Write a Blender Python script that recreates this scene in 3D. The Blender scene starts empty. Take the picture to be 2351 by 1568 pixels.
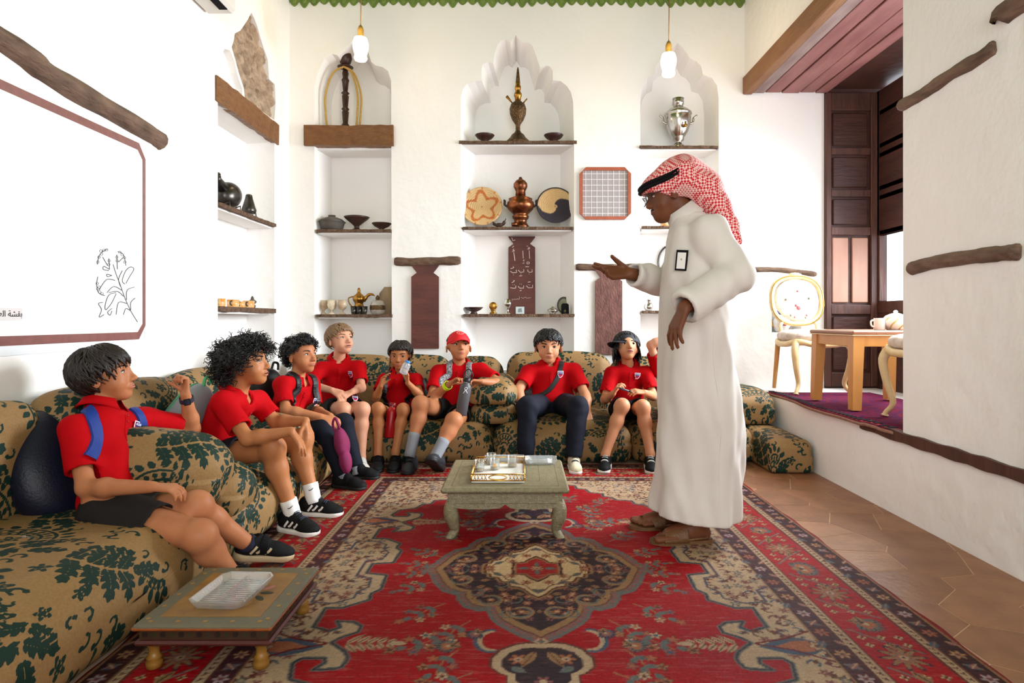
import bpy, math, random
import numpy as np
from mathutils import Vector, Matrix
from mathutils.bvhtree import BVHTree
from mathutils.geometry import tessellate_polygon

SC = bpy.context.scene
COL = SC.collection
random.seed(7)
RNG = np.random.default_rng(11)
PI = math.pi

# ------------------------------------------------------------------ camera
FOC = 1400.0            # focal length in pixels of the 2351x1568 frame
VU, VV = 1200.0, 735.0  # where the room's depth axis vanishes
CAMZ = 1.0
cam_d = bpy.data.cameras.new('camera')
cam_d.sensor_width = 36.0
cam_d.lens = 36.0 * FOC / 2351.0
cam_d.shift_x = (1175.5 - VU) / 2351.0
cam_d.shift_y = (VV - 784.0) / 2351.0
cam_d.clip_start = 0.05
cam = bpy.data.objects.new('camera', cam_d)
cam.location = (0, 0, CAMZ)
cam.rotation_euler = (PI / 2, 0, 0)
COL.objects.link(cam)
SC.camera = cam

# ------------------------------------------------------------------ sky and daylight
W = bpy.data.worlds.new('sky'); SC.world = W; W.use_nodes = True
bg = W.node_tree.nodes['Background']
bg.inputs['Color'].default_value = (0.80, 0.90, 1.0, 1)
bg.inputs['Strength'].default_value = 6.0

def area(name, loc, aim, sx, sy, power, color):
    d = bpy.data.lights.new(name, 'AREA'); d.shape = 'RECTANGLE'
    d.size = sx; d.size_y = sy; d.energy = power; d.color = color
    o = bpy.data.objects.new(name, d); COL.objects.link(o)
    o.location = loc
    o.rotation_euler = (Vector(aim) - Vector(loc)).to_track_quat('-Z', 'Y').to_euler()
    return o
# daylight falling in through the bay window, and through the tall windows behind the photographer
area('bay_daylight', (3.20, 4.1, 1.9), (0.3, 3.5, 0.4), 1.9, 1.6, 235, (0.88, 0.94, 1.0)).data.spread = 2.05
area('rear_window_daylight', (0.75, -1.85, 1.75), (-0.5, 4.0, 1.1), 1.5, 1.7, 66, (1.0, 0.93, 0.86))

SC.view_settings.view_transform = 'Standard'
SC.view_settings.look = 'None'
SC.view_settings.gamma = 1.0
SC.view_settings.use_curve_mapping = False
SC.view_settings.exposure = -0.36
try:
    SC.cycles.max_bounces = 8
    SC.cycles.diffuse_bounces = 4
    SC.cycles.glossy_bounces = 3
    SC.cycles.transmission_bounces = 6
    SC.cycles.transparent_max_bounces = 32
    SC.cycles.caustics_reflective = False
    SC.cycles.caustics_refractive = False
    SC.cycles.sample_clamp_indirect = 4.0
except Exception:
    pass

# ------------------------------------------------------------------ small helpers
def P(u, v, Y):
    """the place at depth Y that the photo shows at pixel (u, v)"""
    return np.array([(u - VU) / FOC * Y, Y, CAMZ + (VV - v) / FOC * Y])

def lin(c):
    """hex or 0-255 triple -> linear RGBA"""
    if isinstance(c, str):
        c = [int(c[i:i + 2], 16) for i in (0, 2, 4)]
    o = []
    for x in c[:3]:
        x = x / 255.0
        o.append(x / 12.92 if x <= 0.04045 else ((x + 0.055) / 1.055) ** 2.4)
    return (*o, 1.0)

MATS = {}
def mat(name, color, rough=0.6, metal=0.0, var=0.0, vscale=8.0, bump=0.0, bscale=60.0, spec=0.5, stretch=None,
        var2=None, emit=None, estr=0.0, trans=0.0, ior=1.45, sheen=0.0, sss=0.0, coat=0.0):
    """procedural material: base colour with noise variation and a noise bump, on object coordinates"""
    if name in MATS:
        return MATS[name]
    m = bpy.data.materials.new(name); m.use_nodes = True
    nt = m.node_tree; b = nt.nodes['Principled BSDF']
    c = lin(color) if (isinstance(color, str) or max(color) > 1.0) else (*color[:3], 1)
    b.inputs['Base Color'].default_value = c
    b.inputs['Roughness'].default_value = rough
    b.inputs['Metallic'].default_value = metal
    b.inputs['IOR'].default_value = ior
    b.inputs['Specular IOR Level'].default_value = spec
    if trans: b.inputs['Transmission Weight'].default_value = trans
    if sheen:
        b.inputs['Sheen Weight'].default_value = sheen
    if coat:
        b.inputs['Coat Weight'].default_value = coat; b.inputs['Coat Roughness'].default_value = 0.15
    if sss:
        b.inputs['Subsurface Weight'].default_value = sss
        b.inputs['Subsurface Radius'].default_value = (0.012, 0.005, 0.003)
    if emit is not None:
        b.inputs['Emission Color'].default_value = lin(emit) if isinstance(emit, str) else (*emit[:3], 1)
        b.inputs['Emission Strength'].default_value = estr
    if var or bump:
        tc = nt.nodes.new('ShaderNodeTexCoord'); mp = nt.nodes.new('ShaderNodeMapping')
        nt.links.new(tc.outputs['Object'], mp.inputs['Vector'])
        if stretch: mp.inputs['Scale'].default_value = stretch
    if var:
        n = nt.nodes.new('ShaderNodeTexNoise'); n.inputs['Scale'].default_value = vscale
        n.inputs['Detail'].default_value = 4.0
        nt.links.new(mp.outputs['Vector'], n.inputs['Vector'])
        mx = nt.nodes.new('ShaderNodeMix'); mx.data_type = 'RGBA'
        c2 = lin(var2) if var2 is not None else (*[x * 0.55 for x in c[:3]], 1)
        mx.inputs[6].default_value = c; mx.inputs[7].default_value = c2
        mr = nt.nodes.new('ShaderNodeMapRange')
        mr.inputs[1].default_value = 0.35; mr.inputs[2].default_value = 0.75
        mr.inputs[3].default_value = 0.0; mr.inputs[4].default_value = var
        nt.links.new(n.outputs['Fac'], mr.inputs[0])
        nt.links.new(mr.outputs[0], mx.inputs[0])
        nt.links.new(mx.outputs[2], b.inputs['Base Color'])
    if bump:
        n2 = nt.nodes.new('ShaderNodeTexNoise'); n2.inputs['Scale'].default_value = bscale
        n2.inputs['Detail'].default_value = 3.0
        nt.links.new(mp.outputs['Vector'], n2.inputs['Vector'])
        bp = nt.nodes.new('ShaderNodeBump'); bp.inputs['Strength'].default_value = bump
        bp.inputs['Distance'].default_value = 0.02
        nt.links.new(n2.outputs['Fac'], bp.inputs['Height'])
        nt.links.new(bp.outputs['Normal'], b.inputs['Normal'])
    MATS[name] = m
    return m

def glass_mat(name, tint=(1, 1, 1), gloss=0.16, body=0.0):
    """thin clear glass: see-through with a sharp reflection, and a little milkiness"""
    if name in MATS: return MATS[name]
    m = bpy.data.materials.new(name); m.use_nodes = True; nt = m.node_tree; nt.nodes.remove(nt.nodes['Principled BSDF'])
    out = nt.nodes['Material Output']; tr = nt.nodes.new('ShaderNodeBsdfTransparent'); gl = nt.nodes.new('ShaderNodeBsdfGlossy'); df = nt.nodes.new('ShaderNodeBsdfDiffuse')
    tr.inputs['Color'].default_value = (*tint, 1); gl.inputs['Roughness'].default_value = 0.06; df.inputs['Color'].default_value = (0.9, 0.9, 0.9, 1)
    a = nt.nodes.new('ShaderNodeMixShader'); b = nt.nodes.new('ShaderNodeMixShader'); lw_ = nt.nodes.new('ShaderNodeLayerWeight'); lw_.inputs['Blend'].default_value = 0.35
    mr = nt.nodes.new('ShaderNodeMapRange'); mr.inputs[3].default_value = gloss * 0.5; mr.inputs[4].default_value = min(1.0, gloss * 4)
    nt.links.new(lw_.outputs['Facing'], mr.inputs[0]); nt.links.new(mr.outputs[0], a.inputs[0]); nt.links.new(tr.outputs[0], a.inputs[1]); nt.links.new(gl.outputs[0], a.inputs[2])
    b.inputs[0].default_value = body; nt.links.new(a.outputs[0], b.inputs[1]); nt.links.new(df.outputs[0], b.inputs[2]); nt.links.new(b.outputs[0], out.inputs['Surface'])
    MATS[name] = m
    return m

def mesh_np(name, V, F, smooth=False):
    """mesh from numpy verts (n,3) and equal-sized faces (m,k)"""
    V = np.ascontiguousarray(V, dtype=np.float32); F = np.ascontiguousarray(F, dtype=np.int32)
    me = bpy.data.meshes.new(name)
    n, m, k = len(V), len(F), F.shape[1]
    me.vertices.add(n); me.vertices.foreach_set('co', V.ravel())
    me.loops.add(m * k); me.loops.foreach_set('vertex_index', F.ravel())
    me.polygons.add(m)
    me.polygons.foreach_set('loop_start', np.arange(0, m * k, k, dtype=np.int32))
    me.polygons.foreach_set('use_smooth', np.full(m, smooth, dtype=bool))
    me.update(calc_edges=True)
    return me

def link(o, parent=None):
    COL.objects.link(o)
    if parent is not None:
        o.parent = parent
        if parent.type == 'EMPTY':
            o.matrix_parent_inverse = Matrix.Translation(parent.location).inverted()
    return o

def obj(name, V, F, m=None, parent=None, smooth=False):
    if isinstance(F, np.ndarray) and F.ndim == 2:
        me = mesh_np(name, V, F, smooth)
    else:
        me = bpy.data.meshes.new(name)
        me.from_pydata([tuple(map(float, v)) for v in V], [], [tuple(map(int, f)) for f in F])
        if smooth:
            me.polygons.foreach_set('use_smooth', [True] * len(me.polygons))
        me.update()
    if m is not None: me.materials.append(m)
    return link(bpy.data.objects.new(name, me), parent)

def tag(o, label=None, cat=None, group=None, kind=None):
    if label: o['label'] = label
    if cat: o['category'] = cat
    if group: o['group'] = group
    if kind: o['kind'] = kind
    return o

def thing(name, loc, label, cat, group=None, kind=None):
    o = bpy.data.objects.new(name, None); o.empty_display_size = 0.05
    o.location = [float(x) for x in loc]; COL.objects.link(o)
    return tag(o, label, cat, group, kind)

class MB:
    """collects shapes into one mesh"""
    def __init__(s): s.v = []; s.f = []
    def add(s, V, F):
        b = len(s.v); s.v += [tuple(map(float, p)) for p in V]; s.f += [tuple(int(i) + b for i in f) for f in F]; return s
    def box(s, lo, hi):
        x0, y0, z0 = lo; x1, y1, z1 = hi
        return s.add([(x0, y0, z0), (x1, y0, z0), (x1, y1, z0), (x0, y1, z0), (x0, y0, z1), (x1, y0, z1), (x1, y1, z1), (x0, y1, z1)],
              [(0, 3, 2, 1), (4, 5, 6, 7), (0, 1, 5, 4), (1, 2, 6, 5), (2, 3, 7, 6), (3, 0, 4, 7)])
    def bbox(s, lo, hi, b=0.004):
        """box with bevelled edges"""
        lo = np.array(lo, float); hi = np.array(hi, float); c = (lo + hi) / 2; h = (hi - lo) / 2
        b = min(b, h.min() * 0.9)
        vs, idx = [], {}
        for sx in (-1, 1):
            for sy in (-1, 1):
                for sz in (-1, 1):
                    for ax in range(3):
                        p = np.array([sx, sy, sz]) * (h - b); p[ax] = (sx, sy, sz)[ax] * h[ax]
                        idx[(sx, sy, sz, ax)] = len(vs); vs.append(c + p)
        F = []
        def q(*k):
            ids = [idx[x] for x in k]
            a = [np.array(vs[i]) for i in ids[:3]]
            n = np.cross(a[1] - a[0], a[2] - a[1]); m_ = np.mean([vs[i] for i in ids], axis=0) - c
            F.append(ids if np.dot(n, m_) > 0 else ids[::-1])
        for ax in range(3):
            o1, o2 = [i for i in range(3) if i != ax]
            for sg in (-1, 1):
                ks = []
                for a_, b_ in ((-1, -1), (1, -1), (1, 1), (-1, 1)):
                    t = [0, 0, 0]; t[ax] = sg; t[o1] = a_; t[o2] = b_; ks.append((*t, ax))
                q(*ks)
            for a_ in (-1, 1):
                for b_ in (-1, 1):
                    t1 = [0, 0, 0]; t1[o1] = a_; t1[o2] = b_; t1[ax] = -1
                    t2 = list(t1); t2[ax] = 1
                    q((*t1, o1), (*t2, o1), (*t2, o2), (*t1, o2))
        for sx in (-1, 1):
            for sy in (-1, 1):
                for sz in (-1, 1):
                    q((sx, sy, sz, 0), (sx, sy, sz, 1), (sx, sy, sz, 2))
        return s.add(vs, F)
    def tube(s, pts, r, n=8, caps=True, close=False):
        pts = [np.array(p, float) for p in pts]; k = len(pts)
        rs = [r] * k if np.isscalar(r) else list(r)
        V = []; up = np.array([0.31, 0.17, 0.93])
        prev = None
        for i, p in enumerate(pts):
            a = pts[i - 1] if (i > 0 or close) else p
            b = pts[(i + 1) % k] if (i < k - 1 or close) else p
            t = b - a; t = t / (np.linalg.norm(t) + 1e-12)
            if prev is None:
                x = np.cross(t, up); x /= np.linalg.norm(x) + 1e-12
            else:
                x = prev - t * np.dot(prev, t); x /= np.linalg.norm(x) + 1e-12
            prev = x; y = np.cross(t, x)
            for j in range(n):
                th = 2 * PI * j / n
                V.append(p + rs[i] * (math.cos(th) * x + math.sin(th) * y))
        F = []
        for i in range(k if close else k - 1):
            i2 = (i + 1) % k
            for j in range(n):
                j2 = (j + 1) % n
                F.append((i * n + j, i * n + j2, i2 * n + j2, i2 * n + j))
        if caps and not close:
            F.append(tuple(range(n))[::-1]); F.append(tuple((k - 1) * n + j for j in range(n)))
        return s.add(V, F)
    def lathe(s, prof, n=24, c=(0, 0, 0), caps=True):
        """prof: (r, z) list from bottom to top"""
        V = []; F = []; k = len(prof)
        for r, z in prof:
            for j in range(n):
                th = 2 * PI * j / n
                V.append((c[0] + r * math.cos(th), c[1] + r * math.sin(th), c[2] + z))
        for i in range(k - 1):
            for j in range(n):
                j2 = (j + 1) % n
                F.append((i * n + j, i * n + j2, (i + 1) * n + j2, (i + 1) * n + j))
        if caps:
            F.append(tuple(range(n))[::-1]); F.append(tuple((k - 1) * n + j for j in range(n)))
        return s.add(V, F)
    def prism(s, poly, o, ux, uy, depth):
        """polygon (2-D) placed at o with axes ux, uy, given thickness `depth` along ux x uy"""
        o = np.array(o, float); ux = np.array(ux, float); uy = np.array(uy, float)
        nrm = np.cross(ux, uy); nrm /= np.linalg.norm(nrm)
        a = sum(poly[i][0] * poly[(i + 1) % len(poly)][1] - poly[(i + 1) % len(poly)][0] * poly[i][1] for i in range(len(poly)))
        if a < 0: poly = poly[::-1]
        k = len(poly)
        top = [o + ux * p[0] + uy * p[1] + nrm * depth for p in poly]
        bot = [o + ux * p[0] + uy * p[1] for p in poly]
        tri = tessellate_polygon([[Vector((p[0], p[1], 0)) for p in poly]])
        F = []
        for t in tri:
            p0, p1, p2 = (poly[i] for i in t)
            ar = (p1[0] - p0[0]) * (p2[1] - p0[1]) - (p2[0] - p0[0]) * (p1[1] - p0[1])
            if ar < 0: t = t[::-1]
            F.append(tuple(t)); F.append(tuple(i + k for i in t[::-1]))
        for i in range(k):
            j = (i + 1) % k
            F.append((i, i + k, j + k, j))
        return s.add(top + bot, F)
    def out(s, name, m=None, parent=None, smooth=False):
        return obj(name, s.v, s.f, m, parent, smooth)

def ellipsoid_mesh(c, r, R=None, n=14, k=9):
    V = []; F = []
    c = np.array(c, float)
    for i in range(k + 1):
        ph = PI * i / k
        for j in range(n):
            th = 2 * PI * j / n
            p = np.array([r[0] * math.sin(ph) * math.cos(th), r[1] * math.sin(ph) * math.sin(th), r[2] * math.cos(ph)])
            V.append(c + (R @ p if R is not None else p))
    for i in range(k):
        for j in range(n):
            j2 = (j + 1) % n
            F.append((i * n + j, (i + 1) * n + j, (i + 1) * n + j2, i * n + j2))
    return V, F

def nrm(v):
    v = np.array(v, float); return v / (np.linalg.norm(v) + 1e-12)

def catmull(pts, n=6, closed=False):
    pts = [np.array(p, float) for p in pts]; out = []; k = len(pts)
    rng = range(k) if closed else range(k - 1)
    for i in rng:
        p0 = pts[(i - 1) % k] if (closed or i > 0) else pts[0]
        p1 = pts[i]; p2 = pts[(i + 1) % k]
        p3 = pts[(i + 2) % k] if (closed or i < k - 2) else pts[-1]
        for j in range(n):
            t = j / n
            out.append(0.5 * ((2 * p1) + (-p0 + p2) * t + (2 * p0 - 5 * p1 + 4 * p2 - p3) * t * t + (-p0 + 3 * p1 - 3 * p2 + p3) * t ** 3))
    if not closed: out.append(pts[-1])
    return out

# ------------------------------------------------------------------ implicit surfaces (smooth bodies, clothes, hair)
class Grid:
    def __init__(s, lo, hi, h):
        s.lo = np.array(lo, float) ; s.h = h
        s.n = np.ceil((np.array(hi, float) - s.lo) / h).astype(int) + 1
        s.F = np.full(tuple(s.n), 1.0, dtype=np.float32)
    def reg(s, lo, hi):
        a = np.clip(np.floor((np.array(lo) - s.lo) / s.h).astype(int), 0, s.n)
        b = np.clip(np.ceil((np.array(hi) - s.lo) / s.h).astype(int) + 1, 0, s.n)
        sl = tuple(slice(int(a[i]), int(b[i])) for i in range(3))
        x = (s.lo[0] + s.h * np.arange(a[0], b[0])).astype(np.float32)[:, None, None]
        y = (s.lo[1] + s.h * np.arange(a[1], b[1])).astype(np.float32)[None, :, None]
        z = (s.lo[2] + s.h * np.arange(a[2], b[2])).astype(np.float32)[None, None, :]
        return sl, x, y, z
    def op(s, fn, lo, hi, k=0.0, mode='u'):
        m = max(k, 0) + 3 * s.h
        sl, x, y, z = s.reg(np.array(lo) - m, np.array(hi) + m)
        A = s.F[sl]
        if A.size == 0: return s
        d = fn(x, y, z).astype(np.float32)
        if mode == 'u':
            if k > 0:
                hh = np.maximum(k - np.abs(A - d), 0) / k
                s.F[sl] = np.minimum(A, d) - hh * hh * k * 0.25
            else: s.F[sl] = np.minimum(A, d)
        elif mode == 's':
            if k > 0:
                hh = np.maximum(k - np.abs(A + d), 0) / k
                s.F[sl] = np.maximum(A, -d) + hh * hh * k * 0.25
            else: s.F[sl] = np.maximum(A, -d)
        return s
    @staticmethod
    def f_cap(a, b, ra, rb):
        a = np.array(a, float); ba = np.array(b, float) - a; L = max(float(ba @ ba), 1e-9)
        def fn(x, y, z):
            px, py, pz = x - a[0], y - a[1], z - a[2]
            t = np.clip((px * ba[0] + py * ba[1] + pz * ba[2]) / L, 0, 1)
            return np.sqrt((px - t * ba[0]) ** 2 + (py - t * ba[1]) ** 2 + (pz - t * ba[2]) ** 2) - (ra + (rb - ra) * t)
        return fn
    def cap(s, a, b, ra, rb=None, k=0.02, mode='u', planes=None):
        rb = ra if rb is None else rb
        a = np.array(a, float); b = np.array(b, float); R = max(ra, rb)
        f0 = s.f_cap(a, b, ra, rb); fn = f0
        if planes:
            def fn(x, y, z):
                d = f0(x, y, z)
                for p0, nn in planes:
                    d = np.maximum(d, (x - p0[0]) * nn[0] + (y - p0[1]) * nn[1] + (z - p0[2]) * nn[2])
                return d
        return s.op(fn, np.minimum(a, b) - R, np.maximum(a, b) + R, k, mode)
    def ell(s, c, r, R=None, k=0.02, mode='u'):
        c = np.array(c, float); r = np.array(r, float)
        Rm = np.eye(3) if R is None else np.array(R, float)
        def fn(x, y, z):
            px, py, pz = x - c[0], y - c[1], z - c[2]
            q = [(px * Rm[0, i] + py * Rm[1, i] + pz * Rm[2, i]) / r[i] for i in range(3)]
            k0 = np.sqrt(q[0] ** 2 + q[1] ** 2 + q[2] ** 2) + 1e-6
            k1 = np.sqrt((q[0] / r[0]) ** 2 + (q[1] / r[1]) ** 2 + (q[2] / r[2]) ** 2) + 1e-6
            return k0 * (k0 - 1) / k1
        ext = np.sqrt((Rm ** 2) @ (r ** 2))
        return s.op(fn, c - ext, c + ext, k, mode)
    def noise(s, amp, freq, seed=0, n=5, aniso=(1, 1, 1)):
        rg = np.random.default_rng(seed)
        idx = np.nonzero(np.abs(s.F) < amp * n + 3 * s.h)
        if len(idx[0]) == 0: return s
        p = np.stack([s.lo[i] + s.h * idx[i] for i in range(3)], 1) * np.array(aniso)
        v = np.zeros(len(p))
        for i in range(n):
            w = nrm(rg.normal(size=3)) * freq * rg.uniform(0.6, 1.6)
            v += np.sin(p @ w + rg.uniform(0, 6.28) + 1.3 * np.sin(p @ nrm(rg.normal(size=3)) * freq * 0.4 + rg.uniform(0, 6)))
        s.F[idx] += (amp * v / math.sqrt(n)).astype(np.float32)
        return s
    def mesh(s):
        F = s.F; h = s.h
        ins = F < 0
        nx, ny, nz = F.shape
        c = np.zeros((nx - 1, ny - 1, nz - 1), dtype=np.uint8)
        for i in (0, 1):
            for j in (0, 1):
                for k in (0, 1):
                    c += ins[i:nx - 1 + i, j:ny - 1 + j, k:nz - 1 + k]
        act = (c > 0) & (c < 8)
        I = np.nonzero(act)
        N = len(I[0])
        vid = np.full(act.shape, -1, dtype=np.int32); vid[I] = np.arange(N)
        acc = np.zeros((N, 3)); cnt = np.zeros(N)
        cor = [(i, j, k) for i in (0, 1) for j in (0, 1) for k in (0, 1)]
        val = {q: F[I[0] + q[0], I[1] + q[1], I[2] + q[2]] for q in cor}
        for a in cor:
            for ax in range(3):
                if a[ax] == 0:
                    b = list(a); b[ax] = 1; b = tuple(b)
                    fa, fb = val[a], val[b]
                    m = (fa < 0) != (fb < 0)
                    t = np.where(m, fa / (fa - fb + 1e-20), 0)
                    for q in range(3):
                        acc[:, q] += np.where(m, a[q] + (t if q == ax else 0), 0)
                    cnt += m
        V = s.lo + h * (np.stack(I, 1) + acc / np.maximum(cnt, 1)[:, None])
        Q = []
        for ax in range(3):
            o1, o2 = (ax + 1) % 3, (ax + 2) % 3
            s0 = [slice(None)] * 3; s1 = [slice(None)] * 3
            s0[ax] = slice(0, -1); s1[ax] = slice(1, None)
            a, b = ins[tuple(s0)], ins[tuple(s1)]
            E = np.array(np.nonzero(a != b)).T
            ok = (E[:, o1] > 0) & (E[:, o2] > 0) & (E[:, o1] < F.shape[o1] - 1) & (E[:, o2] < F.shape[o2] - 1)
            E = E[ok]
            if len(E) == 0: continue
            def cell(d1, d2):
                e = E.copy(); e[:, o1] -= d1; e[:, o2] -= d2
                return vid[e[:, 0], e[:, 1], e[:, 2]]
            q = np.stack([cell(1, 1), cell(0, 1), cell(0, 0), cell(1, 0)], 1)
            fl = ~a[E[:, 0], E[:, 1], E[:, 2]]
            q[fl] = q[fl][:, ::-1]
            Q.append(q)
        Q = np.concatenate(Q) if Q else np.zeros((0, 4), int)
        Q = Q[(Q >= 0).all(1)]
        return V, Q

def bvh_of(V, F):
    return BVHTree.FromPolygons([tuple(map(float, v)) for v in V], [tuple(map(int, f)) for f in F])
# ================================================================== THE ROOM
XL, XR, YB, YR, ZC = -2.01, 1.915, 5.26, -1.95, 3.78
PLAT = 0.43

def plaster(name, color, var2, k=0.35, bump=0.35):
    m = mat(name, color, rough=0.85, var=k, vscale=1.6, var2=var2, bump=bump, bscale=9.0, spec=0.25)
    return m
M_WALL = plaster('white_plaster', (249, 246, 242), (240, 234, 228))
M_WALLR = plaster('white_plaster_rough', (242, 239, 236), (228, 223, 218), bump=0.6)
M_CRACK = mat('bare_plaster', (178, 156, 134), rough=0.95, var=0.9, vscale=14, var2=(120, 98, 78), bump=1.0, bscale=24)
M_LOG = mat('old_log', (122, 96, 78), rough=0.75, var=0.9, vscale=22, var2=(66, 44, 32), bump=0.9, bscale=38, stretch=(1, 0.35, 1))
M_LOGX = mat('old_log_x', (118, 92, 72), rough=0.8, var=0.9, vscale=26, var2=(70, 48, 34), bump=0.9, bscale=44, stretch=(0.35, 1, 1))
M_BEAM = mat('brown_beam', (128, 84, 44), rough=0.45, var=0.7, vscale=30, var2=(92, 56, 26), bump=0.6, bscale=70, stretch=(0.4, 0.4, 1))
M_SHELF = mat('shelf_edge_wood', (112, 84, 62), rough=0.8, var=0.9, vscale=40, var2=(66, 46, 34), bump=0.9, bscale=60)
M_GREEN = mat('green_ceiling_paint', (118, 140, 62), rough=0.6, var=0.8, vscale=12, var2=(84, 112, 48))
M_DWOOD = mat('dark_bay_wood', (84, 50, 38), rough=0.55, var=0.8, vscale=16, var2=(52, 28, 24), bump=0.25, bscale=50, stretch=(1, 1, 0.15))
M_DWOODH = mat('dark_bay_panel', (74, 42, 33), rough=0.5, var=0.8, vscale=16, var2=(46, 24, 22), bump=0.25, bscale=50, stretch=(0.2, 0.2, 1))
M_PLANK = mat('mauve_plank', (150, 98, 92), rough=0.6, var=0.9, vscale=9, var2=(116, 66, 64), bump=0.3, bscale=40, stretch=(1, 0.25, 1))
M_PLANK2 = mat('grey_plank', (150, 128, 122), rough=0.6, var=0.9, vscale=12, var2=(112, 84, 80), bump=0.3, bscale=40, stretch=(1, 0.25, 1))
M_BROWNF = mat('lintel_face', (140, 98, 62), rough=0.7, var=0.7, vscale=12, var2=(110, 72, 44), bump=0.4, bscale=40, stretch=(1, 0.3, 1))

def wall_holes(name, fmap, outer, niches, m):
    """a wall face with recesses: fmap(a, b, depth) -> xyz; niches: (outline, depth, splay)"""
    polys = [[Vector((p[0], p[1], 0)) for p in outer]] + [[Vector((p[0], p[1], 0)) for p in n[0]] for n in niches]
    flat = [p for poly in polys for p in poly]
    tri = tessellate_polygon(polys)
    V = [fmap(p.x, p.y, 0.0) for p in flat]; F = [tuple(t) for t in tri]
    for ol, dep, sp in niches:
        b = len(V); k = len(ol)
        xs = [p[0] for p in ol]; cx = (min(xs) + max(xs)) / 2; hw = (max(xs) - min(xs)) / 2
        top = max(p[1] for p in ol); bot = min(p[1] for p in ol)
        sx = (hw - sp) / hw
        V += [fmap(p[0], p[1], 0.0) for p in ol]
        inn = [(cx + (p[0] - cx) * sx, bot + (p[1] - bot) * ((top - bot - sp) / (top - bot))) for p in ol]
        V += [fmap(p[0], p[1], dep) for p in inn]
        for i in range(k):
            j = (i + 1) % k
            F.append((b + i, b + j, b + k + j, b + k + i))
        if dep > 0:
            b2 = len(V); V += [fmap(p[0], p[1], dep) for p in inn]
            for t in tessellate_polygon([[Vector((p[0], p[1], 0)) for p in inn]]):
                F.append(tuple(b2 + i for i in t))
    return tag(obj(name, V, F, m), kind='structure')

def bw(u, v): return ((u - VU) / FOC * YB, CAMZ + (VV - v) / FOC * YB)

archA = [(722, 850), (722, 198), (728, 171), (738, 148), (746, 134), (763, 124), (775, 127), (784, 118), (796, 108), (806, 98), (816, 82),
         (826, 96), (836, 108), (846, 120), (852, 142), (862, 150), (878, 154), (891, 163), (898, 186), (900, 850)]
archB = [(1060, 850), (1058, 330), (1058, 225), (1062, 205), (1072, 193), (1090, 186), (1106, 185), (1106, 160), (1108, 148), (1120, 142), (1132, 144), (1136, 122),
         (1142, 104), (1150, 94), (1160, 90), (1172, 97), (1184, 80), (1196, 95), (1210, 96), (1222, 104), (1229, 122), (1235, 140), (1240, 154),
         (1252, 150), (1262, 152), (1269, 163), (1269, 184), (1287, 186), (1302, 198), (1311, 212), (1316, 235), (1318, 330), (1318, 850)]
archC = [(1470, 850), (1470, 225), (1474, 196), (1486, 178), (1502, 172), (1506, 150), (1518, 138), (1530, 134), (1538, 118), (1556, 98), (1574, 118),
         (1584, 134), (1598, 140), (1610, 152), (1614, 172), (1634, 178), (1646, 196), (1650, 225), (1652, 850)]
archD = [(1772, 763), (1772, 690), (1777, 662), (1788, 648), (1806, 641), (1824, 648), (1836, 664), (1840, 690), (1840, 763)]
def dens(poly, n=1): return [bw(*p) for p in poly]
wall_holes('wall_back', lambda a, b, d: (a, YB + d, b), [(-2.3, -0.05), (2.66, -0.05), (2.66, 3.95), (-2.3, 3.95)],
           [(dens(archA), 0.30, 0.055), (dens(archB), 0.30, 0.10), (dens(archC), 0.26, 0.05), (dens(archD), 0.16, 0.01)], M_WALL)

def lw(u, v):
    Y = FOC * (-XL) / (VU - u); return (Y, CAMZ + (VV - v) / FOC * Y)
nicheL = [(4.02, 0.35), (4.94, 0.35), (4.94, 2.44), (4.02, 2.44)]
recessL = [lw(*p) for p in [(505, 196), (505, 150), (508, 126), (516, 112), (528, 116), (538, 140), (544, 168), (556, 204), (556, 226)]]
patch = [lw(*p) for p in [(577, 29), (569, 45), (561, 57), (552, 70), (539, 77), (537, 92), (532, 108), (541, 140), (548, 166), (560, 204), (562, 228), (630, 276),
                          (633, 235), (631, 194), (618, 182), (615, 137), (606, 112), (599, 89), (591, 61), (583, 40)]]
wall_holes('wall_left', lambda a, b, d: (XL - d, a, b), [(YR - 0.1, -0.05), (YB + 0.35, -0.05), (YB + 0.35, 3.95), (YR - 0.1, 3.95)],
           [(nicheL, 0.22, 0.015), (recessL, 0.05, 0.0), (patch, 0.07, 0.0)], M_WALL)

def inpoly(x, y, poly):
    r = np.zeros(np.broadcast(x, y).shape, bool); k = len(poly)
    for i in range(k):
        (x1, y1), (x2, y2) = poly[i], poly[(i + 1) % k]
        if y1 == y2: continue
        c = ((y1 > y) != (y2 > y)) & (x < (x2 - x1) * (y - y1) / (y2 - y1) + x1)
        r ^= c
    return r
def rough_patch():
    ys = np.arange(3.95, 5.1, 0.016); zs = np.arange(2.5, 3.6, 0.016)
    A, B = np.meshgrid(ys, zs, indexing='ij')
    n = 0.010 * np.sin(A * 41 + 2 * np.sin(B * 17)) + 0.008 * np.sin(B * 57 + A * 23) + 0.006 * RNG.normal(size=A.shape)
    n += np.where(np.sin(B * 11 + 2.5 * np.sin(A * 9)) > 0.2, 0.010, -0.006)
    V = np.stack([XL - 0.028 + n.clip(-0.02, 0.022), A, B], -1).reshape(-1, 3)
    w = len(zs); F = []
    for i in range(len(ys) - 1):
        for j in range(w - 1):
            if inpoly(np.array(ys[i] + 0.008), np.array(zs[j] + 0.008), patch):
                a = i * w + j; F.append((a, a + 1, a + w + 1, a + w))
    used = sorted({i for f in F for i in f}); mp = {u: i for i, u in enumerate(used)}
    o = obj('broken_plaster', V[used], [tuple(mp[i] for i in f)[::-1] for f in F], M_CRACK, bpy.data.objects['wall_left'])
    o['label'] = 'bare brown plaster where the white coat broke away'
rough_patch()

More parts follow.
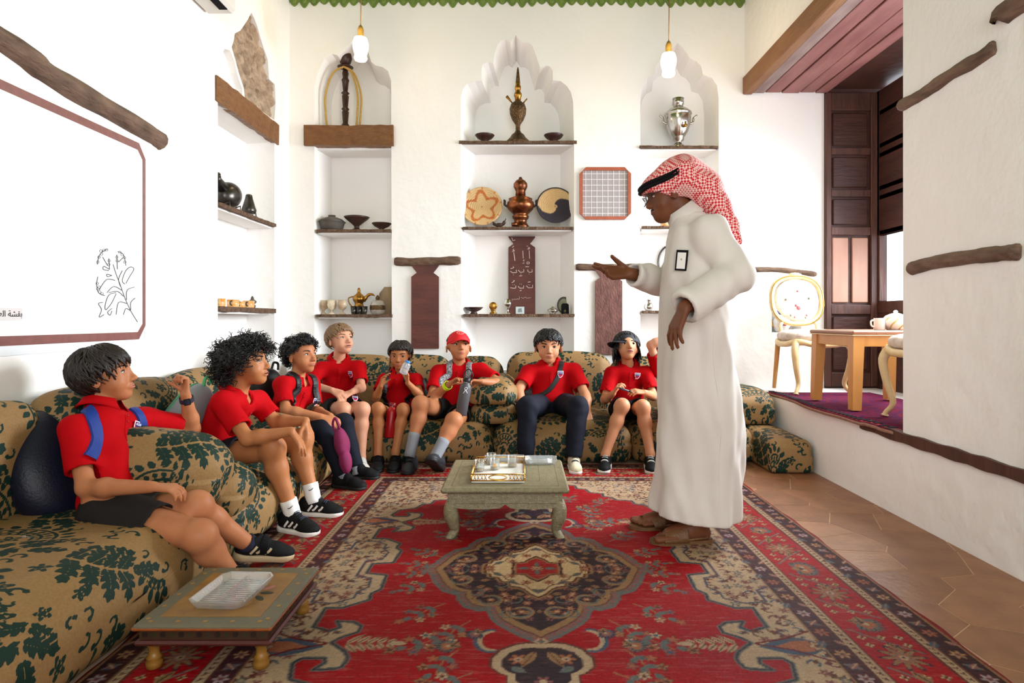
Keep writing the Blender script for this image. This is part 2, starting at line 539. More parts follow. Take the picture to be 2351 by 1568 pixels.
# right wall: riser, pier and the wall over the opening
mb = MB()
mb.box((XR, YR - 0.1, -0.05), (XR + 0.70, 3.07, 3.95))
mb.box((XR, 3.07, 2.94 + 0.15), (XR + 0.70, YB + 0.05, 3.95))
tag(mb.out('wall_right', M_WALLR), kind='structure')
mb = MB(); mb.box((XR, 3.07, -0.05), (3.12, YB + 0.02, PLAT - 0.015))
tag(mb.out('wall_riser', M_WALLR), kind='structure')
# wall behind the photographer with its tall window opening
mb = MB()
mb.box((XL - 0.3, YR - 0.3, -0.05), (-0.65, YR, 3.95)); mb.box((2.45, YR - 0.3, -0.05), (XR + 0.7, YR, 3.95))
mb.box((-0.65, YR - 0.3, -0.05), (2.45, YR, 0.85)); mb.box((-0.65, YR - 0.3, 3.4), (2.45, YR, 3.95))
tag(mb.out('wall_rear', M_WALLR), kind='structure')
mb = MB(); mb.box((XL - 0.35, YR - 0.3, ZC), (3.2, YB + 0.4, ZC + 0.1))
tag(mb.out('ceiling', M_GREEN), kind='structure')

# scalloped green lace where the ceiling meets the back wall
def lace():
    n = 46; poly = [(XL, 3.80)]
    pts = []
    for i in range(n):
        x0 = XL + (XR - XL) * i / n; x1 = XL + (XR - XL) * (i + 1) / n
        d = 0.055 + 0.012 * math.sin(i * 1.7) + 0.01 * RNG.random()
        for q in range(6):
            t = q / 5; pts.append((x0 + (x1 - x0) * (0.04 + 0.92 * t), 3.765 - d * math.sin(PI * (0.12 + 0.76 * t))))
    poly = pts + [(XR, 3.80), (XL, 3.80)]
    mb = MB(); mb.prism(poly[::-1], (0, YB - 0.001, 0), (1, 0, 0), (0, 0, 1), 0.012)
    tag(mb.out('trim_1', M_GREEN), kind='structure')
    mb = MB()
    for i in range(n):
        x = XL + (XR - XL) * (i + 0.5) / n
        mb.add(*ellipsoid_mesh((x, YB - 0.016, 3.752), (0.026, 0.006, 0.03), n=10, k=5))
    o = mb.out('lace_scale', M_GREEN, bpy.data.objects['trim_1'], True); o['kind'] = 'stuff'
lace()

# floor: grout bed and irregular flagstones along the free strip on the right
M_GROUT = mat('grout', (206, 174, 142), rough=0.9, var=0.5, vscale=20)
M_STONES = [mat('flagstone_%d' % i, c, rough=0.42, var=0.8, vscale=9, var2=c2, bump=0.15, bscale=40) for i, (c, c2) in enumerate(
    [((154, 106, 72), (124, 80, 52)), ((148, 98, 68), (116, 74, 50)), ((160, 114, 80), (130, 88, 60)), ((142, 96, 64), (114, 74, 48))])]
mb = MB(); mb.box((XL - 0.1, YR - 0.1, -0.06), (XR + 0.05, YB + 0.05, -0.0012))
FLOOR = tag(mb.out('floor', M_GROUT), kind='structure')
def flagstones():
    x0, x1, y0, y1 = 1.15, XR, 1.2, 4.75
    rg = np.random.default_rng(5); S = []
    ny = 15
    for j in range(-1, ny + 1):
        for i in range(-1, 5):
            S.append((x0 + (i + 0.5 + 0.5 * (j % 2) + rg.uniform(-.34, .34)) * 0.24, y0 + (j + 0.5 + rg.uniform(-.34, .34)) * (y1 - y0) / ny))
    k = 0
    for a, s in enumerate(S):
        poly = [(x0, y0), (x1, y0), (x1, y1), (x0, y1)]
        for b, t in enumerate(S):
            if a == b or abs(t[0] - s[0]) + abs(t[1] - s[1]) > 1.3: continue
            dx, dy = t[0] - s[0], t[1] - s[1]; L = math.hypot(dx, dy)
            c = (dx * (s[0] + t[0]) / 2 + dy * (s[1] + t[1]) / 2) / L - 0.0022
            new = []
            for i in range(len(poly)):
                p, q = poly[i], poly[(i + 1) % len(poly)]
                dp = (p[0] * dx + p[1] * dy) / L - c; dq = (q[0] * dx + q[1] * dy) / L - c
                if dp <= 0: new.append(p)
                if (dp < 0) != (dq < 0) and dp != dq:
                    tt = dp / (dp - dq); new.append((p[0] + (q[0] - p[0]) * tt, p[1] + (q[1] - p[1]) * tt))
            poly = new
            if len(poly) < 3: break
        if len(poly) < 3: continue
        # wobble the sides a little
        pp = []
        for i in range(len(poly)):
            p, q = poly[i], poly[(i + 1) % len(poly)]
            pp.append(p)
        ar = abs(sum(pp[i][0] * pp[(i + 1) % len(pp)][1] - pp[(i + 1) % len(pp)][0] * pp[i][1] for i in range(len(pp)))) / 2
        if ar < 0.002: continue
        mb = MB(); mb.prism(pp, (0, 0, -0.0045), (1, 0, 0), (0, 1, 0), 0.0045)
        mb.out('stone', M_STONES[k % 4], FLOOR); k += 1
flagstones()

# ------------------------------------------------------------------ timber set into the walls
TRIM = [1]
def log(pts, r, m, flat=0.75, n=12):
    """an old pole bedded in the plaster along a wandering line"""
    pts = catmull(pts, 6); k = len(pts)
    rs = [r * (1 + 0.05 * math.sin(i * .9) + 0.035 * RNG.normal()) for i in range(k)]
    rs[0] *= 0.75; rs[-1] *= 0.7
    mb = MB(); mb.tube(pts, rs, n)
    TRIM[0] += 1
    return tag(mb.out('trim_%d' % TRIM[0], m, None, True), kind='structure')
def lwp(u, v, off=0.0):
    Y, Z = lw(u, v); return (XL + off, Y, Z)
def rwp(u, v, off=0.0):
    Y = FOC * XR / (u - VU); return (XR - off, Y, CAMZ + (VV - v) / FOC * Y)
def bwp(u, v, off=0.0):
    X, Z = bw(u, v); return (X, YB - off, Z)
log([(XL + 0.005, 1.7, 2.10), lwp(0, 92), lwp(110, 172), lwp(230, 242), lwp(330, 300), lwp(368, 326)], 0.052, M_LOG)
log([rwp(2068, 244), rwp(2120, 216), rwp(2190, 168), rwp(2250, 134), rwp(2288, 106)], 0.030, M_LOG)
log([rwp(2090, 618), rwp(2150, 602), rwp(2230, 590), rwp(2300, 582), rwp(2346, 578)], 0.032, M_LOG)
log([rwp(2306, 44), rwp(2351, 2), (XR, 1.6, 2.20)], 0.048, M_LOG)
log([bwp(906, 600), bwp(950, 602), bwp(1000, 600), bwp(1058, 598)], 0.038, M_LOGX)
log([bwp(1322, 613), bwp(1380, 614), bwp(1430, 614), bwp(1475, 612)], 0.030, M_LOGX)
log([bwp(1730, 619), bwp(1780, 619), bwp(1830, 624), bwp(1874, 630)], 0.022, M_LOGX)
# plank edge along the riser under the pier
pts = [rwp(1980, 972, 0.004), rwp(2080, 1006, 0.006), rwp(2200, 1044, 0.006), rwp(2351, 1092, 0.006), (XR - 0.006, 1.5, 0.40)]
pts = catmull(pts, 8); mb = MB(); V = []; F = []
for i, p in enumerate(pts):
    a = 0.026 * (1 + 0.12 * math.sin(i * 1.3)); p = np.array(p)
    V += [p + (0.03, 0, -a), p + (-0.012, 0, -a), p + (-0.014, 0, a), p + (0.03, 0, a)]
    if i:
        b = (i - 1) * 4
        F += [(b + q, b + (q + 1) % 4, b + 4 + (q + 1) % 4, b + 4 + q) for q in range(4)]
F += [(0, 1, 2, 3), tuple(len(V) - 4 + q for q in (3, 2, 1, 0))]
TRIM[0] += 1
tag(obj('trim_%d' % TRIM[0], V, F, M_DWOOD), kind='structure')

# beam closing the top of the left-hand niche in the back wall, and the one in the left wall
def beam(name, lo, hi, m, label, seed):
    rg = np.random.default_rng(seed)
    lo = np.array(lo); hi = np.array(hi); ax = int(np.argmax(hi - lo)); n = 14
    V = []; F = []; o1, o2 = [i for i in range(3) if i != ax]
    for i in range(n + 1):
        t = i / n
        for a, b in ((0, 0), (1, 0), (1, 1), (0, 1)):
            p = np.zeros(3); p[ax] = lo[ax] + (hi[ax] - lo[ax]) * t
            p[o1] = (lo, hi)[a][o1]; p[o2] = (lo, hi)[b][o2]
            p += rg.normal(size=3) * 0.0025; V.append(p)
    for i in range(n):
        for q in range(4):
            F.append((i * 4 + q, i * 4 + (q + 1) % 4, i * 4 + 4 + (q + 1) % 4, i * 4 + 4 + q))
    F += [(3, 2, 1, 0), tuple(n * 4 + q for q in range(4))]
    me = obj(name, V, F, m)
    return tag(me, kind='structure')
TRIM[0] += 1
x0, z0 = bw(700, 336); x1, z1 = bw(905, 290)
o = beam('trim_%d' % TRIM[0], (x0, YB - 0.035, z0), (x1, YB + 0.05, z1), M_BEAM, '', 1)
mb = MB(); mb.box((x0 + .09, YB + .0495, z0 - .02), (x1 - .03, YB + .30, z1 - .004)); mb.out('plastered_slab', M_WALL, o)
TRIM[0] += 1
o = beam('trim_%d' % TRIM[0], (XL - 0.03, 3.98, 2.435), (XL + 0.015, 4.99, 2.60), M_BEAM, '', 2)
mb = MB(); mb.box((XL - .22, 4.0, 2.452), (XL - .0295, 4.96, 2.59)); mb.out('plastered_slab', M_WALL, o)

# ------------------------------------------------------------------ shelves in the niches
def shelf(label, lo, hi, seed, full=0.26):
    rg = np.random.default_rng(seed)
    mb = MB(); n = 18; V = []; F = []
    lo = np.array(lo); hi = np.array(hi)
    ax = 0 if hi[0] - lo[0] > 0.5 and (hi[1] - lo[1]) < 0.5 else 1
    for i in range(n + 1):
        t = i / n
        e = rg.normal() * 0.005; e2 = rg.normal() * 0.003
        if ax == 0:
            x = lo[0] + (hi[0] - lo[0]) * t; c = [(lo[1] + e, lo[2] + e2), (hi[1], lo[2]), (hi[1], hi[2]), (lo[1] + e, hi[2])]
            V += [(x, a, b) for a, b in c]
        else:
            y = lo[1] + (hi[1] - lo[1]) * t; c = [(lo[0], lo[2]), (hi[0] + e, lo[2] + e2), (hi[0] + e, hi[2]), (lo[0], hi[2])]
            V += [(a, y, b) for a, b in c]
    for i in range(n):
        for q in range(4):
            F.append((i * 4 + q, i * 4 + (q + 1) % 4, i * 4 + 4 + (q + 1) % 4, i * 4 + 4 + q))
    F += [(3, 2, 1, 0), tuple(n * 4 + q for q in range(4))]
    o = tag(obj('niche_shelf', V, F, M_SHELF), label, 'shelf', 'niche shelves')
    mb = MB()
    if ax == 0: mb.box((lo[0] + .008, hi[1] - .002, lo[2] - .012), (hi[0] - .008, hi[1] + full, hi[2] - .002))
    else: mb.box((lo[0] - full, lo[1] + .004, lo[2] - .012), (lo[0] + .002, hi[1] - .004, hi[2] - .002))
    mb.out('plastered_slab', M_WALL, o)
    return o
SH = {}
def bshelf(key, label, u0, u1, v, th, sd, dep=0.30):
    x0, z = bw(u0, v); x1, _ = bw(u1, v)
    SH[key] = z + th / 2
    return shelf(label, (x0, YB - 0.012, z - th / 2), (x1, YB + .028, z + th / 2), sd, dep - .03)
bshelf('A2', 'niche shelf carrying the clay pot and two footed bowls', 726, 898, 530, 0.024, 3)
bshelf('A3', 'niche shelf carrying the brass coffee pot and three goblets', 727, 901, 725, 0.026, 4)
bshelf('B1', 'niche shelf under the brass water pipe in the middle arch', 1054, 1324, 327, 0.022, 5)
bshelf('B2', 'niche shelf holding the copper samovar between two woven trays', 1062, 1315, 524, 0.022, 6)
bshelf('B3', 'niche shelf under the tall tablet written in chalk', 1064, 1319, 724, 0.024, 7)
bshelf('C1', 'niche shelf under the silver samovar', 1468, 1648, 338, 0.020, 8, 0.26)
bshelf('C2', 'niche shelf level with the red checked headcloth', 1474, 1650, 522, 0.020, 9, 0.26)
bshelf('C3', 'niche shelf carrying the small silver vase', 1474, 1650, 716, 0.022, 10, 0.26)
SH['A1'] = bw(0, 290)[1]
def lshelf(key, label, z, th, sd):
    SH[key] = z + th / 2
    return shelf(label, (XL - 0.022, 4.02, z - th / 2), (XL + 0.014, 4.935, z + th / 2), sd, .195)
lshelf('L1', 'left wall niche shelf under the dark metal kettle', 1.765, 0.026, 11)
lshelf('L2', 'left wall niche shelf under a row of orange cups', 1.075, 0.034, 12)

# ------------------------------------------------------------------ bay window: lintel, planks, wooden side and window wall
TRIM[0] += 1
mb = MB(); mb.bbox((XR - 0.022, 2.9, 2.94), (XR + 0.06, YB - 0.01, 3.09), 0.008)
LINTEL = tag(mb.out('trim_%d' % TRIM[0], M_BROWNF), kind='structure')
xs = [XR + 0.06, XR + 0.17, XR + 0.31, XR + 0.47, XR + 0.60, XR + 0.71]
for i in range(5):
    mb = MB(); mb.bbox((xs[i] + 0.006, 2.9, 2.955 + 0.006 * (i % 2)), (xs[i + 1] - 0.006, YB - 0.005, 2.99), 0.004)
    mb.out('plank', M_PLANK2 if i == 0 else M_PLANK, LINTEL)
mb = MB(); mb.box((XR + 0.06, 2.9, 2.992), (3.2, YB + 0.05, 3.05))
mb.out('backing_board', M_DWOODH, LINTEL)
XW = 3.04
def panel_frame(mb, o, ux, uy, w, h, rows, cols, bar, out_n):
    """raised bars of a panelled wooden wall; returns panel rectangles"""
# side wall of the bay, facing into the room
SIDE = thing('bay_side_wall', (2.82, YB, PLAT), 'dark panelled wooden side wall of the bay window', 'panelling', kind='structure')
y1 = YB - 0.005
zr = [PLAT, 0.55, 1.05, 1.13, 1.73, 1.80, 2.06, 2.12, 2.42, 2.48, 2.80, 2.95]
mb = MB(); mb.box((2.60, y1, PLAT - 0.02), (XW + 0.1, y1 + 0.03, 3.0)); mb.out('backing_board', M_DWOODH, SIDE)
for x0, x1 in ((2.60, 2.645), (2.985, 3.04)):
    mb = MB(); mb.bbox((x0, y1 - 0.035, PLAT), (x1, y1, 2.95), 0.005); mb.out('stile', M_DWOOD, SIDE)
for z0, z1 in ((0.43, 0.55), (1.05, 1.13), (1.73, 1.80), (2.06, 2.12), (2.42, 2.48), (2.80, 2.95)):
    mb = MB(); mb.bbox((2.645, y1 - 0.03, z0), (2.985, y1, z1), 0.005); mb.out('rail', M_DWOOD, SIDE)
for z0, z1 in ((0.55, 1.05), (1.80, 2.06), (2.12, 2.42), (2.48, 2.80)):
    mb = MB(); mb.bbox((2.665, y1 - 0.018, z0 + 0.02), (2.965, y1, z1 - 0.02), 0.012); mb.out('panel', M_DWOODH, SIDE)
for x0, x1 in ((2.66, 2.80), (2.83, 2.97)):
    mb = MB(); mb.bbox((x0, y1 - 0.016, 1.15), (x1, y1, 1.71), 0.010)
    mb.out('panel', mat('glare_washed_panel', (176, 132, 112), rough=0.5, var=0.5, vscale=14, var2=(150, 104, 86), stretch=(1, 1, .2)), SIDE)  # pale colour paints the window's glare onto these dark wood panels
# window wall of the bay
WIN = thing('window_1', (XW, 4.1, PLAT), 'tall wooden window wall of the bay with bright panes', 'window', kind='structure')
def wbox(nm, y0, y1_, z0, z1, m=M_DWOOD, t=0.05, b=0.005):
    mb = MB(); mb.bbox((XW, y0, z0), (XW + t, y1_, z1), b); return mb.out(nm, m, WIN)
wbox('apron_panel', 3.0, 5.25, PLAT - 0.02, 1.06, M_DWOODH, 0.04)
wbox('sill', 3.0, 5.25, 1.06, 1.16, M_DWOOD, 0.09)
wbox('head_panel', 4.80, 5.25, 1.72, 2.96, M_DWOODH, 0.04)
wbox('head_rail', 3.0, 4.80, 2.55, 2.96, M_DWOOD, 0.06)  # unseen openings below this rail are enlarged to let in more light
for y in (3.0, 3.55, 4.15, 4.75, 5.20):
    wbox('mullion', y, y + 0.05, 1.16, 2.96, M_DWOOD, 0.07)
for z in (1.72, 2.02, 2.10, 2.38, 2.46, 2.74):
    wbox('rail', 4.80, 5.20, z, z + 0.045, M_DWOOD, 0.055)
mb = MB(); mb.box((XR + 0.5, 2.95, PLAT - 0.02), (3.12, 3.02, 3.0)); tag(mb.out('wall_bay', M_WALLR), kind='structure')
# ================================================================== WOVEN PATTERNS
class Canvas:
    """colour field over a rectangle [0,w]x[0,h] (metres), painted with shapes; wrap=True tiles it"""
    def __init__(s, w, h, px, ch=3, wrap=False):
        s.w, s.h, s.px, s.wrap = w, h, px, wrap
        s.nx, s.ny = int(round(w / px)), int(round(h / px))
        s.A = np.zeros((s.nx, s.ny, ch), np.float32)
    def _win(s, x0, x1, y0, y1):
        i0, i1 = int(math.floor(x0 / s.px)) - 1, int(math.ceil(x1 / s.px)) + 2
        j0, j1 = int(math.floor(y0 / s.px)) - 1, int(math.ceil(y1 / s.px)) + 2
        if not s.wrap:
            i0, i1 = max(i0, 0), min(i1, s.nx); j0, j1 = max(j0, 0), min(j1, s.ny)
        return i0, i1, j0, j1
    def mask(s, bb, fn, col):
        i0, i1, j0, j1 = s._win(*bb)
        if i1 <= i0 or j1 <= j0: return
        X = ((np.arange(i0, i1) + 0.5) * s.px)[:, None]; Y = ((np.arange(j0, j1) + 0.5) * s.px)[None, :]
        m = fn(X, Y)
        I = np.arange(i0, i1) % s.nx; J = np.arange(j0, j1) % s.ny
        a, b = np.nonzero(m)
        s.A[I[a], J[b]] = col
    def poly(s, pts, col):
        xs = [p[0] for p in pts]; ys = [p[1] for p in pts]
        s.mask((min(xs), max(xs), min(ys), max(ys)), lambda X, Y: inpoly(X + 0 * Y, Y + 0 * X, pts), col)
    def stroke(s, pts, w, col):
        for a, b in zip(pts[:-1], pts[1:]):
            def fn(X, Y, a=a, b=b):
                dx, dy = b[0] - a[0], b[1] - a[1]; L = dx * dx + dy * dy + 1e-12
                t = np.clip(((X - a[0]) * dx + (Y - a[1]) * dy) / L, 0, 1)
                return (X - a[0] - t * dx) ** 2 + (Y - a[1] - t * dy) ** 2 < (w / 2) ** 2
            s.mask((min(a[0], b[0]) - w, max(a[0], b[0]) + w, min(a[1], b[1]) - w, max(a[1], b[1]) + w), fn, col)
    def disc(s, x, y, r, col, ry=None):
        ry = ry or r
        s.mask((x - r, x + r, y - ry, y + ry), lambda X, Y: ((X - x) / r) ** 2 + ((Y - y) / ry) ** 2 < 1, col)
    def rosette(s, x, y, r, n, c1, c2, c3=None, edge=None, ph=0.0):
        def ro(rr):
            return lambda X, Y: np.hypot(X - x, Y - y) < rr * (0.72 + 0.28 * np.cos(n * (np.arctan2(Y - y, X - x) + ph)))
        if edge is not None: s.mask((x - r * 1.2, x + r * 1.2, y - r * 1.2, y + r * 1.2), ro(r * 1.18), edge)
        s.mask((x - r, x + r, y - r, y + r), ro(r), c1)
        s.disc(x, y, r * 0.38, c2)
        if c3 is not None: s.disc(x, y, r * 0.16, c3)
    def leaf(s, x, y, L, wd, ang, col, teeth=0, vein=None, bend=0.0):
        n = 26; c, sn = math.cos(ang), math.sin(ang); up, dn = [], []
        for i in range(n + 1):
            t = i / n
            hw = wd * math.sin(PI * min(1, t ** 0.75)) * (1 + (0.42 * (abs(((t * teeth) % 1.0) - 0.0)) if teeth else 0)) / (1.2 if teeth else 1)
            cx, cy = t * L, bend * L * math.sin(t * PI * 0.5) ** 2
            up.append((cx - (0.10 * L * ((t * teeth) % 1.0) / max(teeth, 1) if teeth else 0), cy + hw)); dn.append((cx, cy - hw))
        pts = [(x + c * a - sn * b, y + sn * a + c * b) for a, b in up + dn[::-1]]
        s.poly(pts, col)
        if vein is not None:
            sp = [(0, 0)] + [(t * L, bend * L * math.sin(t * PI * 0.5) ** 2) for t in (0.25, 0.5, 0.75, 0.92)]
            s.stroke([(x + c * a - sn * b, y + sn * a + c * b) for a, b in sp], max(wd * 0.12, s.px * 1.6), vein)
    def blur(s, it=1):
        A = s.A
        for _ in range(it):
            for ax in (0, 1):
                A = (np.roll(A, 1, ax) + 2 * A + np.roll(A, -1, ax)) / 4
        s.A = A
    def sample(s, X, Y):
        fx = X / s.px - 0.5; fy = Y / s.px - 0.5
        i = np.floor(fx).astype(int); j = np.floor(fy).astype(int)
        a = (fx - i)[:, None]; b = (fy - j)[:, None]
        if s.wrap:
            g = lambda p, q: s.A[p % s.nx, q % s.ny]
        else:
            g = lambda p, q: s.A[np.clip(p, 0, s.nx - 1), np.clip(q, 0, s.ny - 1)]
        return (g(i, j) * (1 - a) + g(i + 1, j) * a) * (1 - b) + (g(i, j + 1) * (1 - a) + g(i + 1, j + 1) * a) * b

def C3(*c): return np.array(lin(c)[:3], np.float32)

# ------------------------------------------------------------------ damask upholstery: one repeat of leaf fronds, paisley arcs and blossoms
def damask_tile():
    T = 0.62; c = Canvas(T, T, T / 520, 1, True)
    on = np.array([1.0]); off = np.array([0.0])
    def blossom(x, y, r, ph=0.3):
        c.rosette(x, y, r * 1.25, 5, off, off, None, None, ph)
        c.rosette(x, y, r, 5, on, on, None, None, ph)
        c.mask((x - r, x + r, y - r, y + r), lambda X, Y: np.hypot(X - x, Y - y) < r * 0.60 * (0.72 + 0.28 * np.cos(5 * (np.arctan2(Y - y, X - x) + ph))), off)
        c.disc(x, y, r * 0.26, on)
    def lobed(x, y, L, wd, ang, bend=0.0, nl=4):
        """an acanthus leaf: pointed lobes swept towards the tip on both sides of a pale vein"""
        ca, sa = math.cos(ang), math.sin(ang)
        def pt(t, o):
            b = bend * L * t * t
            a2 = math.atan(2 * bend * t)
            px, py = t * L - o * math.sin(a2), b + o * math.cos(a2)
            return (x + ca * px - sa * py, y + sa * px + ca * py)
        for grow, col in ((0.0065, off), (0.0, on)):
            up, dn = [], []
            for sd, arr in ((1, up), (-1, dn)):
                arr.append(pt(0, sd * (0.004 + grow)))
                for i in range(nl):
                    t0, t1 = i / nl, (i + 1) / nl
                    env = math.sin(PI * (0.16 + 0.74 * (t0 + t1) / 2)) * wd
                    arr.append(pt(t0 + 0.10 / nl, sd * (env * 0.45 + grow)))
                    arr.append(pt(t0 + 0.45 / nl, sd * (env * 0.95 + grow)))
                    arr.append(pt(t0 + 1.12 / nl, sd * (env * 1.12 + grow)))
                    arr.append(pt(t0 + 0.95 / nl, sd * (env * 0.62 + grow)))
            tip = pt(1.12 + grow * 3, 0)
            c.poly(up + [tip] + dn[::-1], col)
        c.stroke([pt(t, 0) for t in np.linspace(0.0, 0.8, 7)], 0.0034, off)
    def frond(x, y, ang, L, flip=1, nl=4, k=1.0):
        pts = []; 
        for i in range(nl + 1):
            t = i / nl; a = ang + flip * 0.95 * t
            pts.append((x, y, a)); x += math.cos(a) * L / nl; y += math.sin(a) * L / nl
        for i, (px, py, a) in enumerate(pts[:-1]):
            t = i / nl; s_ = k * (0.75 + 0.45 * math.sin(PI * (0.2 + 0.75 * t)))
            for sd in (-1, 1):
                lobed(px, py, 0.095 * s_, 0.026 * s_, a + sd * (0.95 - 0.2 * t), sd * 0.35)
        px, py, a = pts[-1]
        lobed(px, py, 0.105 * k, 0.030 * k, a, 0.05)
        c.stroke([(p[0], p[1]) for p in pts], 0.0065, off)
    def arc(x, y, r, a0, a1, w):
        c.stroke([(x + r * math.cos(a0 + (a1 - a0) * i / 18), y + r * math.sin(a0 + (a1 - a0) * i / 18)) for i in range(19)], w, on)
    def paisley(x, y, r, a0, sg=1, bl=True):
        a1 = a0 + sg * 2.6
        c.disc(x, y, r * 0.98, off)
        arc(x, y, r, a0, a1, 0.0062); arc(x, y, r * 0.74, a0 + sg * 0.1, a1 - sg * 0.2, 0.0055); arc(x, y, r * 0.58, a0 + sg * 0.1, a1 - sg * 0.2, 0.005)
        n = max(6, int(r * 95))
        for i in range(n):
            a = a0 + (a1 - a0) * (i + 0.5) / n
            for rr, L, w in ((1.09, 0.034, 0.0105), (0.80, 0.019, 0.0075)):
                px, py = x + r * rr * math.cos(a), y + r * rr * math.sin(a)
                c.leaf(px, py, L * 1.2, w * 1.5, a + sg * 0.5, off); c.leaf(px, py, L, w, a + sg * 0.5, on)
            c.disc(x + r * 0.66 * math.cos(a), y + r * 0.66 * math.sin(a), 0.0042, on)
        if bl:
            blossom(x + r * 0.20 * math.cos(a0 + sg), y + r * 0.20 * math.sin(a0 + sg), 0.030)
            blossom(x - r * 0.55 * math.cos(a0 + sg), y - r * 0.55 * math.sin(a0 + sg), 0.022, 0.9)
    paisley(0.42, 0.16, 0.115, 3.0, 1); paisley(0.11, 0.47, 0.115, 0.0, 1)
    paisley(0.22, 0.24, 0.06, 0.9, -1, False); paisley(0.53, 0.55, 0.06, 4.0, 1, False)
    frond(0.045, 0.06, 0.30, 0.17, 1, 4, 0.86); frond(0.355, 0.37, 0.25, 0.17, 1, 4, 0.86)
    frond(0.47, 0.17, -0.9, 0.09, 1, 2, 0.72); frond(0.17, 0.46, -0.9, 0.09, 1, 2, 0.72)
    frond(0.36, 0.12, 3.6, 0.05, 1, 1, 0.62); frond(0.05, 0.43, 3.6, 0.05, 1, 1, 0.62)
    for x, y, r in ((0.03, 0.25, 0.026), (0.30, 0.05, 0.024), (0.34, 0.31, 0.022), (0.60, 0.20, 0.024), (0.28, 0.50, 0.024), (0.47, 0.30, 0.022), (0.01, 0.36, 0.022), (0.335, 0.215, 0.024)):
        blossom(x, y, r, x * 9)
    for i in range(120):
        x, y = RNG.uniform(0, T, 2); a = RNG.uniform(0, 6.28)
        i0, j0 = int(x / c.px), int(y / c.px); k = int(0.022 / c.px)
        I = np.arange(i0 - k, i0 + k) % c.nx; J = np.arange(j0 - k, j0 + k) % c.ny
        if c.A[np.ix_(I, J)].mean() < 0.06:
            c.stroke([(x + 0.018 * math.cos(a + q) * (1 - q / 7), y + 0.018 * math.sin(a + q) * (1 - q / 7)) for q in np.linspace(0, 3.6, 9)], 0.0055, on); c.disc(x + 0.018 * math.cos(a), y + 0.018 * math.sin(a), 0.006, on)
    c.blur(2)
    return c
DAMASK = damask_tile()

def damask_mat():
    m = bpy.data.materials.new('damask_upholstery'); m.use_nodes = True; nt = m.node_tree; b = nt.nodes['Principled BSDF']
    at = nt.nodes.new('ShaderNodeAttribute'); at.attribute_name = 'pattern'
    mr = nt.nodes.new('ShaderNodeMapRange'); mr.interpolation_type = 'SMOOTHSTEP'
    mr.inputs[1].default_value = 0.27; mr.inputs[2].default_value = 0.44
    nt.links.new(at.outputs['Fac'], mr.inputs[0])
    tc = nt.nodes.new('ShaderNodeTexCoord'); n = nt.nodes.new('ShaderNodeTexNoise'); n.inputs['Scale'].default_value = 130
    n.inputs['Detail'].default_value = 2; nt.links.new(tc.outputs['Object'], n.inputs['Vector'])
    m1 = nt.nodes.new('ShaderNodeMix'); m1.data_type = 'RGBA'
    m1.inputs[6].default_value = lin((158, 124, 80)); m1.inputs[7].default_value = lin((124, 92, 54))
    m2 = nt.nodes.new('ShaderNodeMix'); m2.data_type = 'RGBA'
    m2.inputs[6].default_value = lin((16, 50, 40)); m2.inputs[7].default_value = lin((9, 34, 28))
    mx = nt.nodes.new('ShaderNodeMix'); mx.data_type = 'RGBA'
    nt.links.new(n.outputs['Fac'], m1.inputs[0]); nt.links.new(n.outputs['Fac'], m2.inputs[0])
    nt.links.new(mr.outputs[0], mx.inputs[0]); nt.links.new(m1.outputs[2], mx.inputs[6]); nt.links.new(m2.outputs[2], mx.inputs[7])
    nt.links.new(mx.outputs[2], b.inputs['Base Color'])
    b.inputs['Roughness'].default_value = 0.62; b.inputs['Specular IOR Level'].default_value = 0.25
    bp = nt.nodes.new('ShaderNodeBump'); bp.inputs['Strength'].default_value = 0.15; bp.inputs['Distance'].default_value = 0.004
    nt.links.new(n.outputs['Fac'], bp.inputs['Height']); nt.links.new(bp.outputs['Normal'], b.inputs['Normal'])
    return m
M_DAMASK = damask_mat()

def box_grid(nx, ny, nz, cull=('-z',)):
    """subdivided cube surface, shared verts; returns integer lattice points and quads"""
    ids = {}; V = []; F = []
    def vid(i, j, k):
        q = (i, j, k)
        if q not in ids: ids[q] = len(V); V.append(q)
        return ids[q]
    for k, fl in ((0, True), (nz, False)):
        if ('-z' if fl else '+z') in cull: continue
        for i in range(nx):
            for j in range(ny):
                f = [vid(i, j, k), vid(i + 1, j, k), vid(i + 1, j + 1, k), vid(i, j + 1, k)]; F.append(f[::-1] if fl else f)
    for j, fl in ((0, False), (ny, True)):
        if ('+y' if fl else '-y') in cull: continue
        for i in range(nx):
            for k in range(nz):
                f = [vid(i, j, k), vid(i + 1, j, k), vid(i + 1, j, k + 1), vid(i, j, k + 1)]; F.append(f[::-1] if fl else f)
    for i, fl in ((0, True), (nx, False)):
        if ('-x' if fl else '+x') in cull: continue
        for j in range(ny):
            for k in range(nz):
                f = [vid(i, j, k), vid(i, j + 1, k), vid(i, j + 1, k + 1), vid(i, j, k + 1)]; F.append(f[::-1] if fl else f)
    return np.array(V, float), np.array(F, int)

